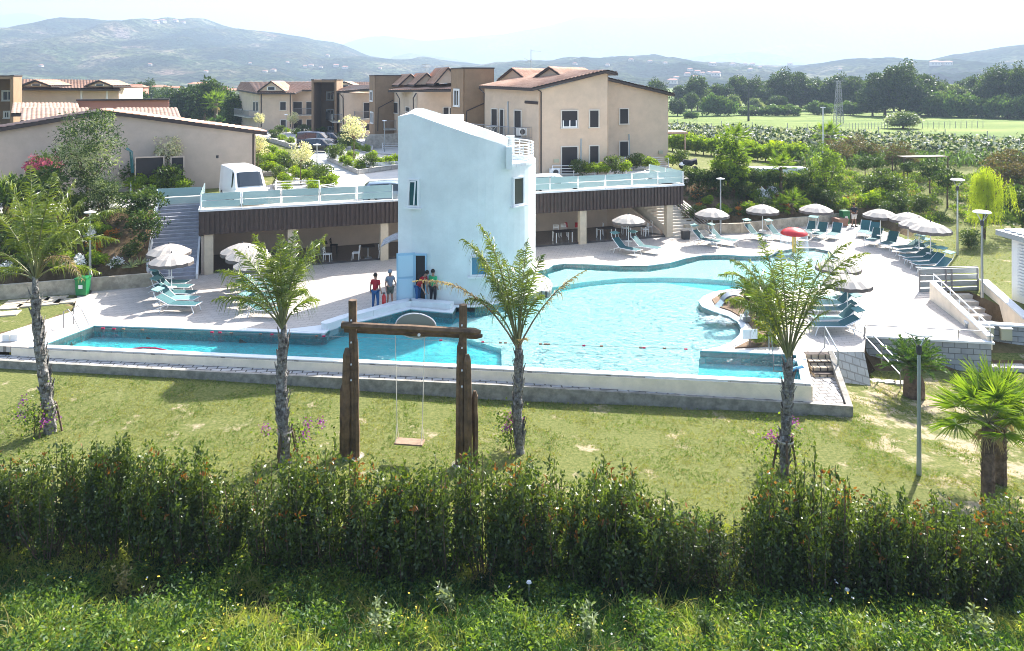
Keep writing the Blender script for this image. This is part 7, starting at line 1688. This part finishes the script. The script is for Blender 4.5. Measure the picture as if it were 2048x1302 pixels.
# ================= people =================
def skin(name, joints, edges, m, parent=None, sub=2):
    """joints: (x,y,z,r)"""
    me = bpy.data.meshes.new(name); me.from_pydata([j[:3] for j in joints], edges, []); me.materials.append(M[m])
    o = bpy.data.objects.new(name, me); COL.objects.link(o)
    if parent: o.parent = parent
    md = o.modifiers.new('skin', 'SKIN'); md.use_smooth_shade = True
    for i, j in enumerate(joints):
        sv_ = me.skin_vertices[0].data[i]; r_ = j[3]; sv_.radius = (r_, r_) if not isinstance(r_, tuple) else r_; sv_.use_root = (i == 0)
    s = o.modifiers.new('sub', 'SUBSURF'); s.levels = sub; s.render_levels = sub
    return o
def person(label, loc, rz, top, legs, skinm='skin', armL=None, armR=None, shorts=False, cap=None, lean=0, crouch=False, hairm='hair', shoes='shoe', s=1):
    t = thing('person', label, 'person', loc, rz, None, s)
    pz = .92 if not crouch else .45; ly = -lean
    sh = pz+.50; nk = pz+.58; hd = pz+.72
    hipL, hipR = (-.10, 0, pz-.04), (.10, 0, pz-.04)
    if crouch: kL, kR, aL, aR = (-.16, -.42, .48), (.16, -.40, .50), (-.16, -.2, .08), (.16, -.18, .08)
    else: kL, kR, aL, aR = (-.12, -.03, .48), (.11, .01, .48), (-.13, .03, .08), (.14, .0, .08)
    armL = armL or [(-.23, .02, sh-.28), (-.25, -.06, sh-.52)]; armR = armR or [(.23, .02, sh-.28), (.25, -.06, sh-.52)]
    def lz(p): k = max(0, (p[2]-pz))/.5; return (p[0], p[1]-lean*k, p[2])
    J = [(0, 0, pz, .115), (*lz((0, 0, pz+.22)), .11), (*lz((0, 0, sh-.06)), .125), (*lz((0, 0, nk-.02)), .055), (*lz((0, -.01, hd)), .088), (*lz((0, -.01, hd+.11)), .072),
         (*lz((-.17, 0, sh)), .06), (*armL[0], .042), (*armL[1], .032), (*lz((.17, 0, sh)), .06), (*armR[0], .042), (*armR[1], .032),
         (*hipL, .095), (*kL, .058), (*aL, .042), (aL[0], aL[1]-.14, .035, .035), (*hipR, .095), (*kR, .058), (*aR, .042), (aR[0], aR[1]-.14, .035, .035)]
    E = [(0, 1), (1, 2), (2, 3), (3, 4), (4, 5), (2, 6), (6, 7), (7, 8), (2, 9), (9, 10), (10, 11), (0, 12), (12, 13), (13, 14), (14, 15), (0, 16), (16, 17), (17, 18), (18, 19)]
    n0 = len(J)
    for sgn, w in ((-1, armL[1]), (1, armR[1])):     # palm and fingers
        wi = 8 if sgn < 0 else 11; J.append((w[0], w[1]-.02, w[2]-.07, .028)); pi_ = len(J)-1; E.append((wi, pi_))
        for k in range(4): J.append((w[0]+(k-1.5)*.018*sgn, w[1]-.04-.004*k, w[2]-.15+.008*abs(k-1.5), .008)); E.append((pi_, len(J)-1))
        J.append((w[0]-sgn*.045, w[1]-.05, w[2]-.09, .009)); E.append((pi_, len(J)-1))
    b = skin('body', J, E, skinm, t)
    # shirt
    Js = [(0, 0, pz-.02, .145), (*lz((0, 0, pz+.22)), .14), (*lz((0, 0, sh-.05)), .155), (*lz((0, 0, nk-.05)), .075), (*lz((-.18, 0, sh)), .085), (*((Vector(lz((-.18, 0, sh)))*.35+Vector(armL[0])*.65)), .062), (*lz((.18, 0, sh)), .085), (*((Vector(lz((.18, 0, sh)))*.35+Vector(armR[0])*.65)), .062)]
    skin('shirt', Js, [(0, 1), (1, 2), (2, 3), (2, 4), (4, 5), (2, 6), (6, 7)], top, t)
    def md_(a, b_, k): return tuple(Vector(a).lerp(Vector(b_), k))
    if shorts: Jp = [(0, 0, pz+.03, .14), (*hipL, .12), (*md_(hipL, kL, .85), .085), (*hipR, .12), (*md_(hipR, kR, .85), .085)]; Ep = [(0, 1), (1, 2), (0, 3), (3, 4)]
    else: Jp = [(0, 0, pz+.03, .14), (*hipL, .12), (*kL, .075), (*aL, .06), (*hipR, .12), (*kR, .075), (*aR, .06)]; Ep = [(0, 1), (1, 2), (2, 3), (0, 4), (4, 5), (5, 6)]
    skin('shorts' if shorts else 'trousers', Jp, Ep, legs, t)
    hc = lz((0, 0, hd+.05)); hb_ = MB().lathe((hc[0], hc[1]+.012, hc[2]), [(.098, -.03), (.108, .03), (.1, .08), (.06, .13), (.01, .145)], 14); hb_.build('cap' if cap else 'hair', cap or hairm, t, smooth=True)
    if cap: MB().box((hc[0], hc[1]-.12, hc[2]+.03), (.15, .12, .015)).build('peak', cap, t)
    fc = MB(); fc.box((hc[0], hc[1]-.105, hc[2]-.02), (.025, .04, .05)); fc.build('nose', skinm, t)
    ey = MB(); 
    for s_ in (-1, 1): ey.box((hc[0]+s_*.035, hc[1]-.095, hc[2]+.005), (.02, .012, .012))
    ey.build('eyes', 'hair', t)
    for a in (aL, aR): MB().box((a[0], a[1]-.06, .045), (.11, .27, .09)).build('shoe', shoes, t)
    return t
person('person in red polo shirt and blue jeans seen from behind, carrying a red cylinder', G(751, 618, .004), R(180-14), 'cloth_red', 'cloth_blue', armL=[(-.26, .06, 1.12), (-.3, -.02, .9)], armR=[(.26, .04, 1.14), (.30, -.06, .88)])
fe = G(767, 613, .05); t = thing('fire_extinguisher', 'red cylinder held low by the person in the red polo shirt', 'cylinder', (G(751, 618, 0).x+.42, G(751, 618, 0).y+.02, .12)); MB().lathe((0, 0, 0), [(.09, 0), (.10, .05), (.10, .52), (.05, .6), (.03, .64)], 14).build('cylinder', 'red_plastic', t, smooth=True); MB().box((0, 0, .68), (.14, .04, .06)).build('handle', 'dark_metal', t)
person('person in grey t-shirt, grey cap and shorts walking beside the open tower door', G(780, 610, .004), R(35), 'cloth_grey', 'cloth_olive', shorts=True, cap='cloth_grey', armR=[(.22, -.12, 1.2), (.12, -.38, 1.22)])
person('person in dark red top bending down at the foot of the tower door', G(836, 608, .004), R(60), 'cloth_red', 'cloth_blue', lean=.38, armL=[(-.2, -.4, .95), (-.1, -.5, .7)], armR=[(.2, -.4, .95), (.15, -.5, .7)])
person('person in bright green t-shirt standing close to the tower wall', G(866, 609, .004), R(150), 'cloth_green', 'cloth_black')
person('man in black t-shirt and pale shorts standing with folded hands behind the far loungers', G(1708, 453, .004), R(0), 'cloth_black', 'cloth_white', skinm='skin_dark', shorts=True, armL=[(-.27, -.02, 1.14), (-.06, -.24, 1.12)], armR=[(.27, -.02, 1.14), (.06, -.24, 1.14)], s=1.03)
# ================= vehicles =================
def wheel(t, x, y, r=.33, w=.22):
    o = MB().tube([(x, y-w/2, r), (x, y+w/2, r)], r, 20).build('wheel', 'rubber', t); MB().tube([(x, y-w/2-.012, r), (x, y+w/2+.012, r)], r*.62, 14).build('rim', 'steel', o)
def car(label, loc, rz, st, W, paint, glass_segs, name='parked_car', cat='car', wheels=(-1.35, 1.3), front_lights=True):
    """st: stations (x, zlow, zbelt, zroof, half-width-roof factor) nose at +x"""
    t = thing(name, label, cat, loc, rz); mb = MB(); V_ = []; w = W/2
    for x, zl, zb_, zr, k, wf in st:
        ww = w*wf; V_ += [(x, -ww*.92, zl), (x, -ww, zl+.18), (x, -ww, zb_*.7+.1), (x, -ww*.97, zb_), (x, -ww*k, zr-.06), (x, -ww*k*.8, zr), (x, 0, zr+.015), (x, ww*k*.8, zr), (x, ww*k, zr-.06), (x, ww*.97, zb_), (x, ww, zb_*.7+.1), (x, ww, zl+.18), (x, ww*.92, zl)]
    n = 13; Fc = []
    for i in range(len(st)-1):
        for j in range(n): a = i*n+j; b = i*n+(j+1) % n; Fc.append((a, a+n, b+n, b))
    Fc.append(tuple(range(n))); Fc.append(tuple(range(len(V_)-1, len(V_)-n-1, -1))); mb.add(V_, Fc); o = mb.build('body', paint, t, smooth=True)
    e = o.modifiers.new('e', 'EDGE_SPLIT'); e.split_angle = R(38)
    def P_(i, j): return Vector(V_[i*n+j])
    for i0, kind in glass_segs:
        i1 = i0+1
        if kind == 'side':
            for ja, jb, sg_ in ((3, 4, -1), (9, 8, 1)):
                a, b, c, d = P_(i0, ja), P_(i1, ja), P_(i1, jb), P_(i0, jb); cen = (a+b+c+d)/4; q = [cen+(p-cen)*.86+Vector((0, sg_*.012, 0)) for p in (a, b, c, d)]
                g_ = MB(); g_.add(q, [(0, 1, 2, 3)] if sg_ < 0 else [(3, 2, 1, 0)]); g_.build('side_window', 'glass_dark', t)
        else:
            a, b, c, d = P_(i0, 4), P_(i1, 3), P_(i1, 9), P_(i0, 8)
            if kind == 'rear': a, b, c, d = P_(i1, 4), P_(i0, 3), P_(i0, 9), P_(i1, 8)
            ra, rb_ = [P_(i0, j) for j in range(4, 9)], [P_(i1, j) for j in range(4, 9)]; cen = sum(ra+rb_, Vector((0, 0, 0)))/10; sx = (.03 if kind == 'front' else -.03); q = [cen+(p-cen)*.87+Vector((sx, 0, .03)) for p in ra+rb_]
            g_ = MB(); g_.add(q, [(k, k+1, k+6, k+5) for k in range(4)]); g_.build('windscreen' if kind == 'front' else 'rear_window', 'glass_dark', t)
    for x in wheels:
        for s in (-1, 1): wheel(t, x, s*(w-.09))
    xf = st[-1][0]; xr_ = st[0][0]
    for s in (-1, 1):
        MB().box((xf-.06, s*w*.68, .72), (.12, .3, .16)).build('headlight', 'white_paint', t); MB().box((xr_+.04, s*w*.78, .85), (.1, .16, .3)).build('tail_light', 'red_plastic', t)
    return t
hatch = [(-2.0, .35, .75, .95, .9, .9), (-1.9, .25, .95, 1.25, .8, .97), (-1.6, .22, .98, 1.5, .78, 1), (-.2, .2, .96, 1.56, .78, 1), (.35, .2, .95, 1.5, .78, 1), (1.05, .2, .93, .97, .9, 1), (1.75, .22, .85, .88, .9, .96), (2.0, .3, .7, .74, .9, .85)]
b = G(668, 303, PZ); car('small black crossover car parked nearest the raised stone planter', G(642, 304, PZ+.03), R(-10), hatch, 1.78, 'car_black', [(2, 'side'), (3, 'side'), (4, 'front'), (1, 'rear')])
mpv = [(-2.3, .35, .8, 1.3, .92, .92), (-2.2, .22, 1.0, 1.82, .85, 1), (-1.0, .2, 1.0, 1.88, .85, 1), (.3, .2, 1.0, 1.86, .84, 1), (.75, .2, 1.0, 1.75, .82, 1), (1.5, .2, .98, 1.08, .9, 1), (2.2, .25, .85, .92, .92, .94), (2.35, .3, .7, .75, .9, .88)]
car('dark blue people carrier parked just behind the small black crossover', G(632, 295, PZ+.03)+Vector((0, .6, 0)), R(-12), mpv, 1.9, 'car_navy', [(1, 'side'), (2, 'side'), (3, 'side'), (4, 'front'), (0, 'rear')], wheels=(-1.5, 1.5))
car('dark car mostly hidden between the people carrier and the planter', G(655, 293, PZ+.03)+Vector((0, 2.2, 0)), R(-12), hatch, 1.78, 'car_navy', [(2, 'side'), (3, 'side'), (4, 'front')])
van = [(-2.9, .4, 1.0, 2.1, .9, .96), (-2.8, .3, 1.1, 2.33, .88, 1), (-1.5, .28, 1.1, 2.38, .88, 1), (1.0, .28, 1.1, 2.36, .87, 1), (1.35, .28, 1.12, 2.2, .84, 1), (2.05, .28, 1.12, 1.22, .9, 1), (2.65, .3, .95, 1.02, .92, .96), (2.85, .35, .7, .8, .9, .9)]
vp = D(487, 380, 50.2); car('large white panel van parked by the glass railing before the long low house', (vp.x, vp.y, PZ-.1), R(-58), van, 2.05, 'car_white', [(4, 'front'), (3, 'side')], 'white_van', 'van', wheels=(-1.9, 1.8))
vp = D(775, 372, 50.6); car('grey blue car whose roof shows above the railing beside the tower', (vp.x+.4, vp.y, PZ-.28), R(8), hatch, 1.75, 'car_grey', [(2, 'side'), (3, 'side'), (4, 'front'), (1, 'rear')])
vp = D(1110, 355, 54); car('white car mostly hidden behind the glass railing before the large beige house', (vp.x, vp.y, PZ-.25), R(5), hatch, 1.75, 'car_white', [(2, 'side'), (3, 'side'), (4, 'front')])
vp = D(396, 225, 240); car('distant white van among the trees behind the dormered houses', (vp.x, vp.y, vp.z-1.2), R(4), van, 2.0, 'car_white', [(3, 'side'), (4, 'front')], 'white_van', 'van', wheels=(-1.9, 1.8))
# covered scooter beside the far railing
sc = G(1376, 345, 3.2); t = thing('covered_scooter', 'scooter under a black and white cover at the far end of the glass railing', 'scooter', sc, .3); mb = MB(); mb.tube([(-.8, 0, .5), (-.3, 0, .9), (.3, 0, .85), (.75, 0, 1.05), (.9, 0, .7)], [.2, .34, .3, .25, .1], 10); mb.build('cover', 'cloth_black', t, smooth=True); MB().lathe((-.6, 0, .55), [(.22, 0), (.3, .2), (.1, .42)], 10).build('seat', 'white_paint', t); MB().tube([(.7, -.1, .28), (.7, .1, .28)], .28, 14).build('wheel', 'rubber', t)
bl = on_ground(1515, 345); tag(MB().box((0, 0, 0), (5.0, 1.6, .5), .05).build('sun_canopy', 'white_paint', loc=(bl.x, 70, 3.2)), 'long white and blue canopy showing above the hedge', 'canopy')
# ================= hills, haze, light, camera =================
def hill(name, prof, Y, depth, z0, m, seed, amp, n=140, rows=46, zbump=1, px0=None):
    """prof: (px, py) crest line as seen; built as a solid ridge at distance Y"""
    xs_ = np.linspace(prof[0][0], prof[-1][0], n); ys_ = np.interp(xs_, [p[0] for p in prof], [p[1] for p in prof])
    V = []
    for j in range(rows+1):
        t = j/rows; yy = Y-depth*(1-t) if t <= 1 else Y
        for px, py in zip(xs_, ys_):
            X = (px-CX)/F*(Y-depth*.5*(1-t)); X = (px-CX)/F*Y
            cz = H-(py-HY)*Y/F
            prof_ = math.sin(t*math.pi/2)**1.25
            nz = noise.fractal(Vector((X/amp/6+seed, yy/amp/6, seed)), 1.0, 2.1, 6)*amp*zbump*(1-.75*t)*min(1, t*4)
            rdg = abs(noise.noise(Vector((X/(amp*9)+seed*2, yy/(amp*16), 1))))*amp*1.6*zbump*math.sin(t*math.pi)
            V.append((X, yy, max(z0-5, z0+(cz-z0)*prof_+nz-rdg)))
    for px, py in zip(xs_, ys_): V.append(((px-CX)/F*Y, Y+depth*.8, z0-5))
    nn = n; Fc = []
    for j in range(rows+1):
        i = np.arange(nn-1); Fc.append(np.stack([j*nn+i, j*nn+i+1, (j+1)*nn+i+1, (j+1)*nn+i], 1))
    o = np_mesh(name, np.array(V), np.concatenate(Fc), [m]); me = o.data; me.polygons.foreach_set('use_smooth', [True]*len(me.polygons)); o['kind'] = 'structure'; return o
def hillmat(name, scale, forest, field, bare):
    m = bpy.data.materials.new(name); m.use_nodes = True; nt = m.node_tree; b = nt.nodes['Principled BSDF']; N = nt.nodes; L = nt.links; b.inputs['Roughness'].default_value = 1; b.inputs['Specular IOR Level'].default_value = 0
    tc = N.new('ShaderNodeTexCoord')
    n1 = N.new('ShaderNodeTexNoise'); n1.inputs['Scale'].default_value = scale; n1.inputs['Detail'].default_value = 10; n1.inputs['Roughness'].default_value = .7; L.new(tc.outputs['Object'], n1.inputs['Vector'])
    v = N.new('ShaderNodeTexVoronoi'); v.inputs['Scale'].default_value = scale*2.2; L.new(tc.outputs['Object'], v.inputs['Vector'])
    r = N.new('ShaderNodeValToRGB'); e = r.color_ramp.elements; e[0].position = .44; e[0].color = (*forest, 1); e[1].position = .56; e[1].color = (*field, 1); x = e.new(.64); x.color = (*bare, 1); L.new(n1.outputs['Fac'], r.inputs['Fac'])
    n2 = N.new('ShaderNodeTexNoise'); n2.inputs['Scale'].default_value = scale*16; n2.inputs['Detail'].default_value = 6; L.new(tc.outputs['Object'], n2.inputs['Vector'])
    r2 = N.new('ShaderNodeValToRGB'); r2.color_ramp.elements[0].position = .42; r2.color_ramp.elements[0].color = (.35, .35, .35, 1); r2.color_ramp.elements[1].position = .55; L.new(n2.outputs['Fac'], r2.inputs['Fac'])
    mu = N.new('ShaderNodeMixRGB'); mu.blend_type = 'MULTIPLY'; mu.inputs['Fac'].default_value = 1; L.new(r.outputs[0], mu.inputs['Color1']); L.new(r2.outputs[0], mu.inputs['Color2'])
    m3 = N.new('ShaderNodeMixRGB'); m3.inputs['Fac'].default_value = .25; L.new(v.outputs['Color'], m3.inputs['Color2']); L.new(mu.outputs[0], m3.inputs['Color1']); m3.blend_type = 'MULTIPLY'
    L.new(m3.outputs[0], b.inputs['Base Color'])
    bp = N.new('ShaderNodeBump'); bp.inputs['Strength'].default_value = 1; bp.inputs['Distance'].default_value = 8; L.new(n2.outputs['Fac'], bp.inputs['Height']); L.new(bp.outputs[0], b.inputs['Normal'])
    M[name] = m
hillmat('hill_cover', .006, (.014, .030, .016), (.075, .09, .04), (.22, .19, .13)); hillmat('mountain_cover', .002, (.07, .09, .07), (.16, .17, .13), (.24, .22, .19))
hill('hill', [(-260, 140), (-100, 112), (0, 94), (40, 97), (60, 99), (105, 84), (150, 72), (205, 66), (250, 50), (285, 45), (330, 44), (385, 47), (425, 41), (455, 53), (500, 60), (560, 68), (620, 77), (680, 88), (720, 105), (745, 114), (800, 117), (860, 119), (940, 125), (1000, 133), (1080, 150)], 2300, 1350, 2, 'hill_cover', 3, 26)
hill('hill', [(880, 140), (960, 131), (1005, 126), (1040, 122), (1100, 121), (1145, 117), (1180, 118), (1215, 113), (1250, 115), (1290, 113), (1325, 119), (1380, 127), (1440, 131), (1500, 133), (1560, 133), (1620, 131), (1700, 150), (1800, 160)], 1900, 1000, 2, 'hill_cover', 7, 16)
hill('hill', [(1560, 146), (1600, 133), (1640, 127), (1680, 120), (1730, 117), (1780, 121), (1830, 127), (1860, 124), (1900, 112), (1945, 102), (1980, 97), (2040, 90), (2140, 84), (2300, 95), (2400, 130)], 1500, 800, 2, 'hill_cover', 12, 16)
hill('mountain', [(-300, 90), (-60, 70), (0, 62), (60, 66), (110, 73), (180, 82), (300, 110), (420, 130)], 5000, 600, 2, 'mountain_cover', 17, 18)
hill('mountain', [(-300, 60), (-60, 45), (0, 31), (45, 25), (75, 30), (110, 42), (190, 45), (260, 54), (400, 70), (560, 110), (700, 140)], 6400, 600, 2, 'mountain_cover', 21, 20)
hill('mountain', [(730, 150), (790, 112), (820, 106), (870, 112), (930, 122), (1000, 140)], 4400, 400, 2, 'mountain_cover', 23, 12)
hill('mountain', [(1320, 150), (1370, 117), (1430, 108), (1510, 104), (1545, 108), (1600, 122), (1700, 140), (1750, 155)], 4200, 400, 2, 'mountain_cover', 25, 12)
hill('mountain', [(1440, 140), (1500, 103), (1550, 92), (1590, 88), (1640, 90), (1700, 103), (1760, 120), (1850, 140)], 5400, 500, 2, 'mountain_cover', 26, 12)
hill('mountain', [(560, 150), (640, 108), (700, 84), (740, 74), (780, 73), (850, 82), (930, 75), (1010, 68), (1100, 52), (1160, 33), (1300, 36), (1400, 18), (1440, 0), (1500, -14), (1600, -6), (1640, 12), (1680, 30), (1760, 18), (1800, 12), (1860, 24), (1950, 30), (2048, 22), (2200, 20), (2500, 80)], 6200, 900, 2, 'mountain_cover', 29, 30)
# hill houses: small pale blocks scattered where the photograph shows villages
_deps = bpy.context.evaluated_depsgraph_get(); _deps.update()
def ray(px, py):
    d = Vector(((px-CX)/F, 1, -(py-HY)/F)).normalized(); h_, loc, *_ = bpy.context.scene.ray_cast(_deps, Vector((0, 700, H))+Vector(((px-CX)/F*700, 0, -(py-HY)/F*700)), d)
    return loc if h_ else None
hv = [(530, 145, 7), (547, 143, 8), (610, 135, 8), (622, 133, 9), (642, 136, 7), (672, 134, 10), (690, 138, 10), (655, 113, 8), (412, 145, 6), (312, 47, 14), (325, 46, 16), (351, 44, 12), (366, 47, 12), (82, 134, 7), (760, 138, 7), (1262, 123, 9), (1425, 132, 12), (1465, 131, 10), (1490, 130, 8), (1505, 131, 10), (1560, 131, 10), (1580, 131, 12), (1380, 142, 8), (1395, 147, 9), (1405, 150, 8), (1418, 148, 7), (1432, 153, 13), (1375, 152, 9), (1390, 158, 9), (1352, 158, 7), (1345, 168, 12), (1870, 132, 14), (1882, 130, 10), (1895, 131, 12), (1300, 125, 8), (1330, 128, 7), (1500, 141, 7), (1520, 136, 6), (1215, 132, 7), (1150, 130, 8), (300, 131, 6), (500, 128, 6), (575, 126, 6), (1680, 140, 6)]
hp = None
for i, (px, py, w) in enumerate(hv):
    q = ray(px, py)
    if q is None: continue
    lab = 'tiny pale house with a red roof on the distant hills'
    if hp is None:
        small_house(px, py, q.y, w, w*.45, lab); hp = [o for o in bpy.data.objects if o.name.startswith('small_house') and o.get('label') == lab][0]; hp.location = q; hp['group'] = 'houses on the distant hills'; W0 = w
    else: dup(hp, lab, q, random.uniform(-.5, .5), w/W0)
# air: even haze
mz = bpy.data.materials.new('haze_air'); mz.use_nodes = True; nt = mz.node_tree
for n in list(nt.nodes):
    if n.type != 'OUTPUT_MATERIAL': nt.nodes.remove(n)
pvn = nt.nodes.new('ShaderNodeVolumePrincipled'); pvn.inputs['Color'].default_value = (.50, .64, .84, 1); pvn.inputs['Density'].default_value = HAZE; pvn.inputs['Anisotropy'].default_value = .15
nt.links.new(pvn.outputs[0], [n for n in nt.nodes if n.type == 'OUTPUT_MATERIAL'][0].inputs['Volume']); M['haze_air'] = mz
hz = MB().box((0, 3800, 380), (12000, 7900, 780)); o = hz.build('haze', 'haze_air'); o['kind'] = 'stuff'
sc_ = bpy.context.scene
w = bpy.data.worlds.new('World'); sc_.world = w; w.use_nodes = True; nt = w.node_tree; bg = nt.nodes['Background']; sky = nt.nodes.new('ShaderNodeTexSky'); sky.sky_type = 'NISHITA'; sky.sun_disc = False
AZ, EL = 37.0, 39.0
sky.sun_elevation = R(EL); sky.sun_rotation = R(AZ); sky.dust_density = 3.0; sky.air_density = 1.0; sky.ozone_density = 1.0
nt.links.new(sky.outputs[0], bg.inputs[0]); bg.inputs[1].default_value = SKY
sd = bpy.data.lights.new('sun', 'SUN'); sd.energy = SUN; sd.angle = R(.53); sd.color = (1, .955, .88); so = bpy.data.objects.new('sun', sd); COL.objects.link(so)
dv = Vector((math.sin(R(AZ))*math.cos(R(EL)), math.cos(R(AZ))*math.cos(R(EL)), math.sin(R(EL)))); so.rotation_euler = dv.to_track_quat('Z', 'Y').to_euler()
cam = bpy.data.cameras.new('camera'); cam.sensor_width = 36; cam.lens = 36*F/2048; cam.shift_y = -(651-HY)/2048; cam.clip_end = 20000; cam.clip_start = .1
co = bpy.data.objects.new('camera', cam); COL.objects.link(co); co.location = (0, 0, H); co.rotation_euler = (R(90), 0, 0); sc_.camera = co
sc_.view_settings.view_transform = 'Standard'; sc_.view_settings.look = 'None'; sc_.view_settings.exposure = EXPO; sc_.view_settings.gamma = 1; sc_.view_settings.use_curve_mapping = False
c = sc_.cycles; c.use_denoising = True; c.use_adaptive_sampling = True; c.adaptive_threshold = .015; c.filter_width = .95; c.max_bounces = 8; c.diffuse_bounces = 4; c.glossy_bounces = 3; c.transmission_bounces = 4; c.transparent_max_bounces = 16; c.volume_bounces = 0; c.caustics_reflective = False; c.caustics_refractive = False
c.sample_clamp_indirect = 6
